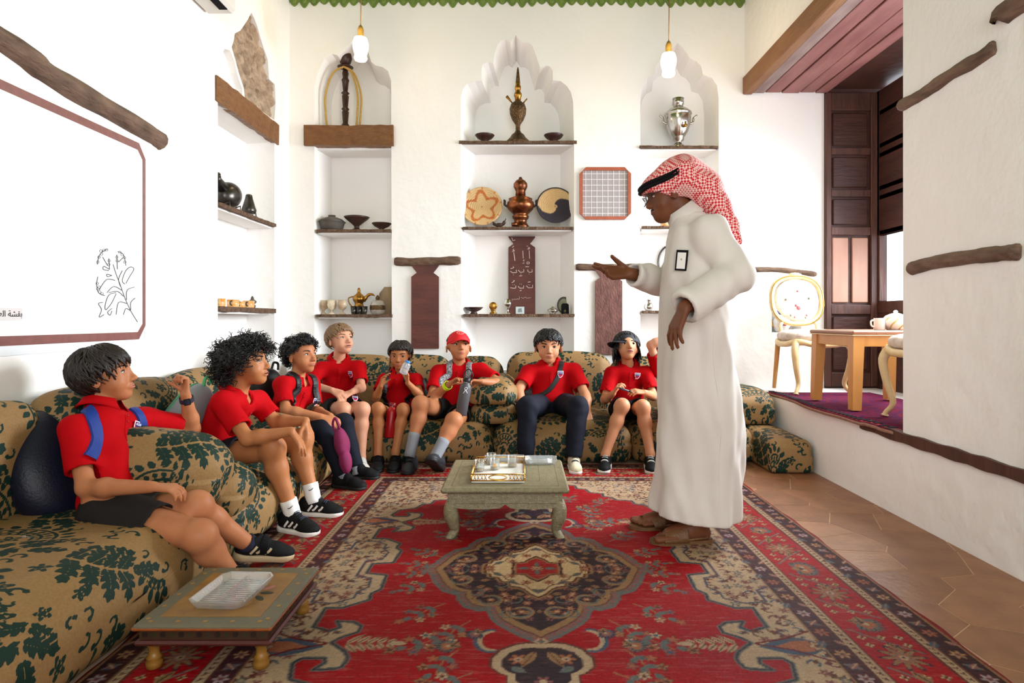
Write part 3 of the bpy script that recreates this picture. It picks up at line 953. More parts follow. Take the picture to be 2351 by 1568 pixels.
def cushion(label, cat, c, size, rad=0.09, bulge=0.03, R=None, off=(0, 0), res=0.007, seed=0, lump=0.006, name='seat_cushion', group=None, sag=None, swap=False, cull=('-z',)):
    """stuffed cushion: rounded box that swells in the middle; c = centre, size = full extents, R = 3x3 rotation"""
    h = np.array(size, float) / 2; n = np.maximum((np.array(size) / res).astype(int), 4)
    L, F = box_grid(*n, cull=cull)
    p = (L / n * 2 - 1) * h
    r = min(rad, h.min() * 0.98)
    # even spacing, then round the edges
    rr = np.where(p[:, 2:3] < 0, r * .5, r)
    inn = np.clip(p, -(h - rr), h - rr); d = p - inn; l = np.linalg.norm(d, axis=1, keepdims=True)
    nn = d / np.maximum(l, 1e-9); q = inn + nn * np.minimum(l, r) if False else inn + nn * rr
    flat = l[:, 0] < 1e-6
    q[flat] = p[flat]
    t = q / h
    sw = bulge * (1 - np.abs(t[:, 0]) ** 2.5) * (1 - np.abs(t[:, 1]) ** 2.5) * (1 - 0 * t[:, 2])
    q[:, 2] += np.where(t[:, 2] > 0, 1, -0.4) * sw * np.abs(t[:, 2]) ** 2
    for ax in (0, 1):
        o = 1 - ax
        q[:, ax] += bulge * 0.8 * np.sign(t[:, ax]) * np.abs(t[:, ax]) ** 3 * (1 - np.abs(t[:, o]) ** 3) * (1 - np.abs(t[:, 2]) ** 2)
    rg = np.random.default_rng(seed)
    for i in range(5):
        w = nrm(rg.normal(size=3)) * rg.uniform(6, 17)
        q += (lump * np.sin(q @ w + rg.uniform(0, 6)) / 2.2)[:, None] * (q / (np.linalg.norm(q, axis=1, keepdims=True) + 1e-6))
    # pattern coordinates: the top's plane folded down over the sides
    wx = np.clip(np.abs(p[:, 0]) - (h[0] - r), 0, r) / r; wy = np.clip(np.abs(p[:, 1]) - (h[1] - r), 0, r) / r
    dz = h[2] - q[:, 2]
    tot = np.maximum(wx + wy, 1.0)
    U = q[:, 0] + np.sign(q[:, 0]) * dz * wx / tot; Wv = q[:, 1] + np.sign(q[:, 1]) * dz * wy / tot
    if swap: U, Wv = Wv, U
    if sag is not None:
        for sx, sy, sr, sd in sag:
            q[:, 2] -= np.where(q[:, 2] > 0, sd * np.exp(-(((q[:, 0] - sx) ** 2 + (q[:, 1] - sy) ** 2) / sr ** 2)), 0)
    val = DAMASK.sample(U / 1.3 + off[0] + 5.0, Wv / 1.3 + off[1] + 5.0)[:, 0]
    if R is not None: q = q @ np.array(R).T
    q = q + np.array(c)
    me = mesh_np(name, q, F, True); me.materials.append(M_DAMASK)
    a = me.attributes.new('pattern', 'FLOAT', 'POINT'); a.data.foreach_set('value', val.astype(np.float32))
    o = bpy.data.objects.new(name, me); COL.objects.link(o)
    return tag(o, label, cat, group)

def rot(ax, a):
    return np.array(Matrix.Rotation(a, 3, ax))

# ------------------------------------------------------------------ the big medallion carpet
CX, CY, HW, HL = 0.057, 2.435, 1.292, 1.765
def cq(u, v):
    Y = FOC * CAMZ / (v - VV); return (abs((u - VU) / FOC * Y - CX), abs(Y - CY))
def cz(a, b): return cq(900 + a * 0.34028, 1150 + b * 0.34028)
def carpet_canvas():
    c = Canvas(HW, HL, 0.0028, 3)
    RED, DRED, DK, BRN = C3(160, 8, 20), C3(108, 8, 14), C3(52, 34, 44), C3(96, 52, 40)
    CRM, TAN, BLU, GRB, ROSE, ORG = C3(184, 154, 122), C3(150, 112, 76), C3(68, 84, 102), C3(98, 102, 98), C3(140, 84, 78), C3(166, 98, 66)
    NAVY, MAR = C3(52, 38, 44), C3(78, 32, 34)
    c.A[:] = RED
    rg = np.random.default_rng(3)
    def spray(x, y, a, s=1.0):
        c.stroke([(x, y), (x + 0.07 * s * math.cos(a), y + 0.07 * s * math.sin(a)), (x + 0.14 * s * math.cos(a + 0.2), y + 0.14 * s * math.sin(a + 0.2))], 0.005, TAN)
        for t, sd in ((0.35, 1), (0.35, -1), (0.7, 1), (0.7, -1), (1.0, 0)):
            px, py = x + 0.14 * s * t * math.cos(a + 0.1), y + 0.14 * s * t * math.sin(a + 0.1)
            b = a + sd * 0.9
            ex, ey = px + 0.035 * s * math.cos(b), py + 0.035 * s * math.sin(b)
            c.leaf(px, py, 0.045 * s, 0.012 * s, b, GRB)
            c.rosette(ex + 0.012 * math.cos(b), ey + 0.012 * math.sin(b), 0.019 * s, 5, (CRM, ROSE, ORG, TAN)[int(rg.integers(4))], (BLU, BRN, ORG)[int(rg.integers(3))], None, BRN, rg.uniform(0, 3))
    def palmette(x, y, r, a, c1=GRB, c2=ORG, c3=CRM):
        for i in range(-4, 5):
            c.leaf(x, y, r * (1 - 0.05 * abs(i)), r * 0.17, a + i * 0.27, c1, 0, DK)
        for i in range(-2, 3):
            c.leaf(x, y, r * 0.66, r * 0.14, a + i * 0.30, c2)
        c.leaf(x, y, r * 0.42, r * 0.12, a, c3); c.disc(x, y, r * 0.14, NAVY)
        c.leaf(x, y, r * 0.5, r * 0.2, a + 2.4, TAN, 0, DK); c.leaf(x, y, r * 0.5, r * 0.2, a - 2.4, TAN, 0, DK)
    # --- cream spandrels with stepped and hooked edges
    sp = [(HW, -0.01), (0.668, -0.01), (0.668, 0.046), (0.587, 0.062), (0.579, 0.188), (0.605, 0.223), (0.602, 0.275), (0.676, 0.333), (0.736, 0.333), (0.733, 0.463),
          (0.672, 0.488), (0.646, 0.463), (0.669, 0.426), (0.611, 0.432), (0.581, 0.458), (0.579, 0.496), (0.627, 0.53), (0.646, 0.558), (0.588, 0.61), (0.57, 0.645),
          (0.574, 0.689), (0.592, 0.70), (0.654, 0.704), (0.631, 0.67), (0.637, 0.645), (0.706, 0.645), (0.723, 0.67), (0.70, 0.75), (0.62, 0.78), (0.60, 0.836), (0.55, 0.86), (0.54, 0.92),
          (0.46, 0.93), (0.44, 0.98), (0.395, 0.995), (0.40, 1.05), (0.33, 1.07), (0.31, 1.14), (0.262, 1.15), (0.255, 1.22), (0.18, 1.24), (0.17, HL), (HW, HL)]
    c.poly(sp, CRM)
    c.stroke(sp[1:-1], 0.017, GRB); c.stroke(sp[1:-1], 0.006, DK)
    ins = [(x + 0.045, y + (0.012 if i > 22 else 0.0)) for i, (x, y) in enumerate(sp[1:-1])]
    # motifs inside the spandrels
    for gx in np.arange(0.60, 0.93, 0.046):
        for gy in np.arange(0.03, 1.36, 0.046):
            x, y = gx + rg.uniform(-.012, .012), gy + rg.uniform(-.012, .012)
            if not inpoly(np.array(x - 0.035), np.array(y), sp) or not inpoly(np.array(x), np.array(y + .03), sp) or not inpoly(np.array(x), np.array(y - .02), sp) and y > .05: continue
            k = rg.integers(5)
            a = rg.uniform(0, 6.28)
            if k == 0: c.rosette(x, y, 0.018, 6, ROSE, BRN, CRM, BRN)
            elif k == 1: c.rosette(x, y, 0.018, 5, GRB, CRM, DK, BRN)
            else:
                c.stroke([(x + 0.022 * math.cos(a + q) * (1 - q / 8), y + 0.022 * math.sin(a + q) * (1 - q / 8)) for q in np.linspace(0, 4, 9)], 0.007, BRN if k < 4 else BLU)
                c.leaf(x, y, 0.03, 0.007, a + 2, BRN)
    for gx in np.arange(0.26, 0.62, 0.046):
        for gy in np.arange(0.80, 1.36, 0.046):
            x, y = gx + rg.uniform(-.012, .012), gy + rg.uniform(-.012, .012)
            if not (inpoly(np.array(x - 0.03), np.array(y - .03), sp)): continue
            k = rg.integers(4); a = rg.uniform(0, 6.28)
            if k == 0: c.rosette(x, y, 0.018, 6, ROSE, BRN, CRM, BRN)
            else:
                c.stroke([(x + 0.022 * math.cos(a + q) * (1 - q / 8), y + 0.022 * math.sin(a + q) * (1 - q / 8)) for q in np.linspace(0, 4, 9)], 0.007, BRN if k < 3 else BLU)
    inner = [(0.70, -0.01), (0.70, 0.075), (0.64, 0.09), (0.63, 0.17), (0.66, 0.21), (0.66, 0.26), (0.72, 0.30), (0.80, 0.29), (0.80, 0.2), (0.86, 0.16), (0.86, -0.01)]
    c.stroke(inner, 0.010, BLU); c.stroke(inner, 0.004, BRN)
    c.leaf(0.86, 0.58, 0.20, 0.05, PI, BLU); c.leaf(0.86, 0.58, 0.15, 0.032, PI, ORG); c.rosette(0.84, 0.58, 0.026, 6, CRM, BRN, None, BRN)
    c.stroke([(0.90, 0.47), (0.76, 0.535), (0.66, 0.56)], 0.008, DRED); c.stroke([(0.90, 0.70), (0.76, 0.60), (0.66, 0.565)], 0.008, DRED)
    # chevron branches pointing into the field
    for k in range(5):
        x = 0.60 - 0.032 * k; L = 0.062 - 0.008 * k
        for sd in (-1, 1):
            c.leaf(x, 0.565, L * 1.2, 0.011, PI - sd * 0.85, CRM, 0, BRN)
    c.leaf(0.46, 0.565, 0.05, 0.013, PI, CRM)
    # --- central medallion
    md = [(0, 0), cz(1650, 476)] + [cz(a, b) for a, b in ((1618, 520), (1600, 560), (1560, 600), (1500, 618), (1462, 622), (1464, 660), (1430, 700), (1370, 718), (1310, 712), (1262, 694),
          (1280, 740), (1262, 780), (1230, 810), (1170, 845), (1100, 880), (1040, 902), (992, 925))]
    md[1] = (md[1][0], -0.001); md[-1] = (-0.001, md[-1][1])
    grow = lambda pts, k: [(p[0] * k, p[1] * k) for p in pts]
    n = len(md)
    # scalloped fringe outside
    for i in range(1, n - 1):
        for t in (0.0, 0.5):
            x = md[i][0] * (1 - t) + md[i + 1][0] * t; y = md[i][1] * (1 - t) + md[i + 1][1] * t
            c.disc(x * 1.06, y * 1.06, 0.026, GRB); c.disc(x * 1.05, y * 1.05, 0.017, ROSE)
    c.poly([(-.01, -.01)] + grow(md[1:], 1.035), BRN); c.poly([(-.01, -.01)] + grow(md[1:], 1.02), TAN)
    c.poly([(-.01, -.01)] + grow(md[1:], 0.95), NAVY)
    mdin = grow(md[1:], 0.92)
    for i in range(150):
        x, y = rg.uniform(0, 0.42), rg.uniform(0, 0.52)
        if not inpoly(np.array(x), np.array(y), [(-.01, -.01)] + mdin): continue
        k = rg.integers(4); a = rg.uniform(0, 6.28)
        if k == 0: c.rosette(x, y, 0.018, 6, ORG, CRM, MAR)
        elif k == 1: c.stroke([(x + 0.026 * math.cos(a + q), y + 0.026 * math.sin(a + q)) for q in np.linspace(0, 3.6, 8)], 0.007, GRB)
        elif k == 2: c.leaf(x, y, 0.04, 0.011, a, TAN, 0, BRN)
        else: c.rosette(x, y, 0.015, 5, ROSE, NAVY)
    for (px, py, r) in ((0.06, 0.36, 0.05), (0.17, 0.27, 0.05), (0.29, 0.10, 0.05)):
        c.stroke([(px + r * math.cos(q) * (1 - q / 14), py + r * math.sin(q) * (1 - q / 14)) for q in np.linspace(0, 5.5, 20)], 0.009, TAN)
        c.stroke([(px + r * .8 * math.cos(q) * (1 - q / 14), py + r * .8 * math.sin(q) * (1 - q / 14)) for q in np.linspace(0, 5.0, 18)], 0.008, GRB)
        c.rosette(px, py, 0.017, 6, ORG, CRM)
    dm = [cz(a, b) for a, b in ((1322, 476), (1322, 500), (1292, 505), (1288, 525), (1240, 528), (1222, 556), (1170, 560), (1165, 588), (1110, 596), (1075, 610), (1040, 640), (992, 672))]
    dm[0] = (dm[0][0], -0.01); dm[-1] = (-0.01, dm[-1][1])
    c.poly([(-.02, -.02)] + grow(dm, 1.10), TAN); c.poly([(-.02, -.02)] + grow(dm, 1.05), MAR); c.poly([(-.02, -.02)] + dm, C3(206, 172, 130))
    c.stroke(grow(dm, 0.88), 0.006, BRN)
    for x, y, k in ((0.10, 0.07, 0), (0.17, 0.04, 1), (0.04, 0.13, 0), (0.11, 0.115, 1), (0.19, 0.012, 0), (0.02, 0.19, 1)):
        (c.rosette(x, y, 0.020, 8, ORG, BRN, CRM, BRN) if k == 0 else c.leaf(x, y, 0.05, 0.013, 2.4, GRB, 0, BRN))
    cr = [cz(a, b) for a, b in ((1118, 476), (1118, 503), (1052, 507), (1030, 525), (992, 552))]
    cr[0] = (cr[0][0], -0.01); cr[-1] = (-0.01, cr[-1][1])
    c.poly([(-.02, -.02)] + grow(cr, 1.25), MAR); c.poly([(-.02, -.02)] + grow(cr, 1.12), TAN); c.poly([(-.02, -.02)] + cr, C3(158, 34, 34))
    c.rosette(0, 0, 0.026, 8, CRM, ORG, MAR, MAR); c.leaf(0.03, 0.0, 0.05, 0.012, 0, GRB); c.leaf(0.0, 0.02, 0.04, 0.01, PI / 2, GRB)
    # --- pendant below the medallion
    y0 = 0.60
    pd = [(0, 0.57), (0.035, 0.565), (0.07, 0.572), (0.115, 0.60), (0.14, 0.645), (0.14, 0.69), (0.115, 0.72), (0.095, 0.73), (0.095, 0.765), (0.07, 0.79), (0.03, 0.80), (0, 0.82)]
    pc = lambda k: [(x * k, 0.69 + (y - 0.69) * k) for x, y in pd]
    c.poly([(-.01, 0.53)] + pc(1.10) + [(-.01, 0.84)], BRN); c.poly([(-.01, 0.55)] + pc(1.03) + [(-.01, 0.83)], CRM); c.poly([(-.01, 0.58)] + pc(0.84) + [(-.01, 0.80)], NAVY)
    c.rosette(0.07, 0.65, 0.03, 6, ORG, CRM, MAR); c.rosette(0.0, 0.76, 0.026, 6, ROSE, CRM); c.leaf(0.02, 0.61, 0.09, 0.016, 1.1, TAN, 0, BRN); c.leaf(0.09, 0.69, 0.05, 0.014, 2.6, GRB)
    c.stroke([(0.006, 0.535), (0.02, 0.55), (0.006, 0.565)], 0.008, CRM)
    # --- flower sprays in the red field
    for x, y, a, s_ in ((0.39, 0.12, 0.5, .9), (0.33, 0.30, 0.7, 1.0), (0.23, 0.42, 0.9, 1.05), (0.27, 0.52, 0.35, 1.1), (0.25, 0.60, 1.0, 1.0), (0.20, 0.72, 0.6, 1.0), (0.40, 0.02, 0.15, .8),
                       (0.12, 0.86, 0.8, 1.0), (0.30, 0.86, 0.5, .8), (0.06, 1.00, 1.2, .9), (0.05, 0.93, 0.1, .8)):
        spray(x, y, a, s_)
    c.stroke([(0.155 + 0.045 * math.cos(q), 0.545 + 0.06 * math.sin(q)) for q in np.linspace(-1.6, 1.8, 14)], 0.022, BLU)
    c.stroke([(0.150 + 0.040 * math.cos(q), 0.545 + 0.055 * math.sin(q)) for q in np.linspace(-1.5, 1.7, 14)], 0.013, CRM)
    palmette(0.27, 0.575, 0.06, 0.3, GRB, ORG, CRM); palmette(0.20, 0.495, 0.05, 1.0, BLU, ROSE, CRM)
    # --- borders: (inner edge measured from the rug's edge)
    def dband(e0, e1, col):
        c.mask((0, HW, 0, HL), lambda X, Y: (np.minimum(HW - X, HL - Y) <= e1) & (np.minimum(HW - X, HL - Y) > e0), col)
    dband(-1, 0.44, MAR); dband(-1, 0.43, CRM if False else DK)
    E = [(0.0, 0.016, C3(134, 24, 30)), (0.016, 0.024, TAN), (0.024, 0.092, C3(60, 32, 34)), (0.092, 0.100, BRN), (0.100, 0.128, CRM), (0.128, 0.136, BRN),
         (0.136, 0.325, C3(164, 10, 20)), (0.325, 0.333, BRN), (0.333, 0.361, CRM), (0.361, 0.369, BRN), (0.369, 0.432, C3(70, 38, 42)), (0.432, 0.438, TAN)]
    for a, b, col in E: dband(a, b, col)
    def along(e, step, fn):
        """repeat a motif along both border runs at distance e from the edge"""
        x = HW - e; k = 0
        for y in np.arange(0, HL - e + 0.001, step): fn(x, y, 0, k); k += 1
        y = HL - e
        for xx in np.arange(0, HW - e - step * 0.5, step): fn(xx, y, 1, k); k += 1
    for e, colr in ((0.058, 0), (0.40, 1)):
        along(e, 0.125, lambda x, y, o, k: c.rosette(x, y, 0.024, 6, (C3(170, 150, 150), ORG, C3(180, 140, 96))[k % 3], ROSE, DK, DRED))
        def lf(x, y, o, k):
            dx, dy = (0, 0.0625) if o == 0 else (0.0625, 0)
            c.leaf(x + dx - 0.02, y + dy - 0.01, 0.05, 0.013, 0.6 if k % 2 else 2.2, BLU, 0, TAN); c.leaf(x + dx + 0.015, y + dy - 0.012, 0.04, 0.010, 2.4 if k % 2 else 0.8, ROSE, 0, CRM)
        along(e, 0.125, lf)
    for e in (0.114, 0.347):
        def gd(x, y, o, k):
            c.stroke([(x - 0.008, y - 0.008), (x + 0.008, y + 0.006)], 0.005, BRN); c.disc(x + 0.004, y - 0.006, 0.0042, MAR)
        along(e, 0.026, gd)
    def mb_(x, y, o, k):
        a = (PI if k % 2 else 0.0) if o == 0 else (PI / 2 if k % 2 else -PI / 2)
        ax, ay = (0, 1) if o == 0 else (1, 0)
        if k % 2 == 0:
            palmette(x + (-0.01 if o == 0 else 0), y, 0.082, a + 0.9, GRB, ORG, CRM)
        else:
            c.rosette(x, y, 0.062, 10, TAN, C3(90, 110, 120), C3(160, 30, 30), DK); c.rosette(x, y, 0.034, 8, ORG, CRM, MAR)
        for d in (0.10, 0.145):
            for q in (-0.06, 0.055, 0.0):
                px, py = x + (q if o == 0 else d), y + (d if o == 0 else q)
                c.rosette(px, py, 0.0135, 4, C3(190, 176, 130), DRED, None, BRN)
        p0 = (x - 0.075, y + 0.05) if o == 0 else (x + 0.05, y - 0.075)
        p2 = (x + 0.075, y + 0.19) if o == 0 else (x + 0.19, y + 0.075)
        p1 = (x, y + 0.13) if o == 0 else (x + 0.13, y)
        c.stroke([p0, p1, p2], 0.010, BLU); c.stroke([p0, p1, p2], 0.005, TAN)
        c.leaf(p1[0], p1[1], 0.07, 0.016, a + 1.2, TAN, 0, DK)
    along(0.230, 0.215, mb_)
    return c
def build_carpet():
    c = carpet_canvas()
    xs = np.arange(CX - HW, CX + HW + 0.001, 0.0052)
    ys = [0.68]; 
    while ys[-1] < CY + HL:
        y = ys[-1]; ys.append(y + (0.013 if y < 1.6 else max(0.0042, 0.0042 + (y - 1.7) * 0.0021)))
    ys = np.array(ys); nx, ny = len(xs), len(ys)
    X, Y = np.meshgrid(xs, ys, indexing='ij')
    rg = np.random.default_rng(9)
    ex = np.zeros_like(X)
    Z = 0.008 + 0.0012 * np.sin(X * 9 + 2 * np.sin(Y * 3)) + 0.0004 * rg.normal(size=X.shape)
    wob = 0.006 * np.sin(Y * 7) + 0.004 * np.sin(Y * 23)
    edge = np.abs(X - CX) > HW - 0.006
    Xw = X + np.where(edge, wob * np.sign(X - CX), 0)
    Z = np.where(edge, 0.002, Z)
    V = np.stack([Xw, Y, Z], -1).reshape(-1, 3)
    i = np.arange(nx - 1)[:, None] * ny; j = np.arange(ny - 1)[None, :]
    a = (i + j).ravel(); F = np.stack([a, a + ny, a + ny + 1, a + 1], 1)
    col = c.sample(np.abs(X - CX).ravel(), np.abs(Y - CY).ravel())
    # worn pile: pale streaks along the weft, strongest in the red
    x_, y_ = X.ravel(), Y.ravel()
    st = np.zeros(len(x_))
    r1 = rg.uniform(0, 1, (nx // 14 + 3, ny)); r2 = rg.uniform(0, 1, (nx // 5 + 3, ny))
    ii = np.arange(nx)
    def up(r, s): 
        f = ii / s; k = f.astype(int); t = (f - k)[:, None]; return r[k] * (1 - t) + r[k + 1] * t
    s_ = 0.6 * up(r1, 14) + 0.4 * up(r2, 5)
    red = ((col[:, 0] > 0.3) & (col[:, 1] < 0.03)).astype(float)
    s_ = (np.clip(s_.ravel() - 0.62, 0, 1) * 1.6) * (0.45 + 0.55 * red)
    col = col * (1 - s_[:, None]) + s_[:, None] * np.array([0.42, 0.13, 0.11])
    col *= (1 + 0.10 * rg.normal(size=(len(x_), 1))).clip(0.6, 1.4)
    ab = 1 + 0.10 * np.sin(y_ * 5.2 + 1.0) + 0.06 * np.sin(y_ * 13)
    col *= ab[:, None] * .68
    me = mesh_np('carpet', V, F, True)
    at = me.attributes.new('knots', 'FLOAT_COLOR', 'POINT')
    at.data.foreach_set('color', np.concatenate([col.clip(0, 1), np.ones((len(col), 1))], 1).astype(np.float32).ravel())
    m = bpy.data.materials.new('knotted_wool'); m.use_nodes = True; nt = m.node_tree; b = nt.nodes['Principled BSDF']
    n = nt.nodes.new('ShaderNodeAttribute'); n.attribute_name = 'knots'
    nt.links.new(n.outputs['Color'], b.inputs['Base Color']); b.inputs['Roughness'].default_value = 0.62; b.inputs['Specular IOR Level'].default_value = 0.12
    tc = nt.nodes.new('ShaderNodeTexCoord'); nz = nt.nodes.new('ShaderNodeTexNoise'); nz.inputs['Scale'].default_value = 260
    nt.links.new(tc.outputs['Object'], nz.inputs['Vector']); bp = nt.nodes.new('ShaderNodeBump'); bp.inputs['Strength'].default_value = 0.3; bp.inputs['Distance'].default_value = 0.004
    nt.links.new(nz.outputs['Fac'], bp.inputs['Height']); nt.links.new(bp.outputs['Normal'], b.inputs['Normal'])
    me.materials.append(m)
    o = bpy.data.objects.new('carpet', me); COL.objects.link(o)
    tag(o, 'large red medallion carpet with cream corners covering the floor', 'carpet')
build_carpet()

# ------------------------------------------------------------------ low seating along the two walls
def seat(label, *a, **k): return cushion(label, 'cushion', *a, name='seat_cushion', group='floor seat cushions', **k)
def back(label, *a, **k): return cushion(label, 'cushion', *a, name='back_cushion', group='back cushions', **k)
def arm(label, *a, **k): return cushion(label, 'cushion', *a, name='arm_cushion', group='arm cushions', **k)
# left run (front edge x = -1.2), from the photographer's side to the corner
seat('long green damask seat cushion nearest the camera', (-1.60, 1.60, 0.150), (0.80, 1.66, 0.29), rad=0.135, bulge=0.03, off=(0.1, 0.2), res=0.0061, seed=1, sag=[(0.1, 0.55, 0.35, 0.03)])
seat('green damask seat cushion under the child leaning on bare knees', (-1.59, 2.93, 0.145), (0.82, 0.92, 0.28), rad=0.135, bulge=0.035, off=(0.4, 0.05), res=0.0068, seed=2)
seat('green damask seat cushion under the child holding the purple cap', (-1.60, 3.80, 0.145), (0.80, 0.78, 0.28), rad=0.13, bulge=0.03, off=(0.2, 0.5), res=0.0074, seed=3)
back('green damask back cushion behind the blue backpack', (-1.925, 1.62, 0.44), (0.15, 1.50, 0.50), rad=0.07, bulge=0.03, off=(0.3, 0.1), res=0.0074, seed=4, R=rot('Y', 0.03), cull=('-z', '-x'))
back('green damask back cushion behind the raised fist', (-1.90, 2.82, 0.46), (0.24, 0.86, 0.48), rad=0.10, bulge=0.03, off=(0.0, 0.3), res=0.0074, seed=5, R=rot('Y', 0.12), cull=('-z', '-x'))
back('green damask back cushion behind the child leaning on bare knees', (-1.91, 3.72, 0.46), (0.22, 0.88, 0.46), rad=0.10, bulge=0.03, off=(0.25, 0.45), res=0.0074, seed=6, R=rot('Y', 0.10), cull=('-z', '-x'))
arm('upper green damask arm cushion beside the nearest child', (-1.60, 2.50, 0.405), (0.74, 0.30, 0.27), rad=0.12, bulge=0.03, off=(0.5, 0.12), res=0.0061, seed=7, R=rot('Y', 0.10), cull=('-z', '-x'))
arm('lower green damask arm cushion squeezed beside the nearest child', (-1.56, 2.62, 0.325), (0.76, 0.26, 0.20), rad=0.095, bulge=0.02, off=(0.1, 0.33), res=0.0068, seed=8, R=rot('Y', 0.16))
arm('green damask arm cushion between the two leaning children', (-1.55, 3.36, 0.375), (0.72, 0.26, 0.22), rad=0.10, bulge=0.03, off=(0.35, 0.55), res=0.0074, seed=9, R=rot('Y', 0.14))
# back run (front edge y = 4.12)
seat('green damask seat cushion in the corner under three children', (-0.95, 4.69, 0.14), (1.46, 0.98, 0.27), rad=0.125, bulge=0.025, off=(0.15, 0.15), res=0.0083, seed=10)
seat('green damask seat cushion under the child with the cross strap', (0.28, 4.69, 0.14), (0.96, 0.98, 0.27), rad=0.125, bulge=0.03, off=(0.45, 0.3), res=0.0083, seed=11)
seat('green damask seat cushion under the child in the black cap', (1.19, 4.69, 0.14), (0.84, 0.96, 0.27), rad=0.125, bulge=0.03, off=(0.3, 0.0), res=0.0083, seed=12)
TB = rot('X', -0.14)
back('green damask back cushion in the corner', (-1.48, 5.06, 0.46), (0.78, 0.22, 0.46), rad=0.09, bulge=0.03, off=(0.2, 0.25), res=0.0083, seed=13, R=TB, cull=('-z', '+y'))
back('green damask back cushion behind the child with the water bottle', (-0.86, 5.08, 0.46), (0.50, 0.22, 0.46), rad=0.09, bulge=0.03, off=(0.02, 0.4), res=0.0083, seed=14, R=TB, cull=('-z', '+y'))
back('green damask back cushion behind the child in the red cap', (-0.40, 5.08, 0.45), (0.44, 0.22, 0.44), rad=0.09, bulge=0.03, off=(0.42, 0.1), res=0.0083, seed=15, R=TB, cull=('-z', '+y'))
back('green damask back cushion behind the child with the cross strap', (0.30, 5.05, 0.465), (0.82, 0.22, 0.50), rad=0.09, bulge=0.03, off=(0.1, 0.05), res=0.0083, seed=16, R=TB, cull=('-z', '+y'))
back('green damask back cushion behind the child in the black cap', (1.12, 5.08, 0.45), (0.76, 0.22, 0.44), rad=0.09, bulge=0.03, off=(0.33, 0.22), res=0.0083, seed=17, R=TB, cull=('-z', '+y'))
arm('upper green damask arm cushion beside the child in the red cap', (-0.22, 4.66, 0.475), (0.32, 0.66, 0.165), rad=0.08, bulge=0.035, off=(0.2, 0.1), res=0.0074, seed=18)
arm('lower green damask arm cushion beside the child in the red cap', (-0.21, 4.68, 0.325), (0.32, 0.66, 0.15), rad=0.072, bulge=0.025, off=(0.5, 0.4), res=0.0074, seed=19)
# right end
seat('boxy green damask floor cushion on the bare stone floor', (1.752, 4.45, 0.108), (0.285, 0.98, 0.215), rad=0.055, bulge=0.012, off=(0.25, 0.32), res=0.0074, seed=20, lump=0.003)
arm('green damask cushion stacked at the far right end', (1.70, 4.78, 0.345), (0.34, 0.60, 0.25), rad=0.10, bulge=0.02, off=(0.05, 0.1), res=0.0074, seed=21)
# ================================================================== PEOPLE
def skin_mat(name, c, c2):
    return mat(name, c, rough=0.48, var=0.5, vscale=14, var2=c2, spec=0.25, bump=0.05, bscale=160, sss=0.0)
SK = {'warm': skin_mat('skin_warm', (182, 118, 80), (164, 98, 64)), 'fair': skin_mat('skin_fair', (210, 152, 122), (192, 124, 98)),
      'light': skin_mat('skin_light', (198, 138, 102), (180, 114, 82)), 'tan': skin_mat('skin_tan', (176, 114, 72), (156, 94, 58)),
      'dark': skin_mat('skin_dark', (112, 66, 42), (90, 50, 32))}
M_EYEW = mat('eye_white', (206, 200, 194), rough=0.25); M_IRIS = mat('iris_brown', (58, 36, 24), rough=0.15); M_PUP = mat('pupil', (10, 8, 8), rough=0.1)
M_LASH = mat('lash', (30, 22, 20), rough=0.6); M_LIP = mat('lip', (184, 106, 92), rough=0.4); M_LIPD = mat('lip_dark', (108, 60, 52), rough=0.4); M_MOUTH = mat('mouth_inside', (80, 28, 28), rough=0.5)
M_SHIRT = mat('red_polo_cotton', (178, 2, 12), rough=0.8, var=0.35, vscale=18, var2=(150, 1, 8), bump=0.12, bscale=340, spec=0.12)
M_BLACK = mat('black_cloth', (13, 12, 14), rough=0.85, spec=.2, bump=0.1, bscale=200)
M_CHAR = mat('charcoal_cloth', (36, 31, 29), rough=0.85, spec=.2, var=0.4, vscale=30, bump=0.1, bscale=200)
M_NAVY = mat('navy_cloth', (19, 22, 34), rough=0.8, spec=.2, var=0.4, vscale=20, bump=0.1, bscale=200)
M_HAIRB = mat('black_hair', (14, 11, 10), rough=0.45, var=0.4, vscale=40, var2=(12, 10, 10))
M_HAIRD = mat('dark_brown_hair', (34, 22, 16), rough=0.5, var=0.6, vscale=50, var2=(16, 10, 8))
M_HAIRL = mat('light_brown_hair', (138, 106, 76), rough=0.5, var=0.7, vscale=60, var2=(96, 68, 46))

def frame_of(fwd, up):
    f = nrm(fwd); l = nrm(np.cross(up, f)); u = np.cross(f, l)
    return np.stack([f, l, u], 1)

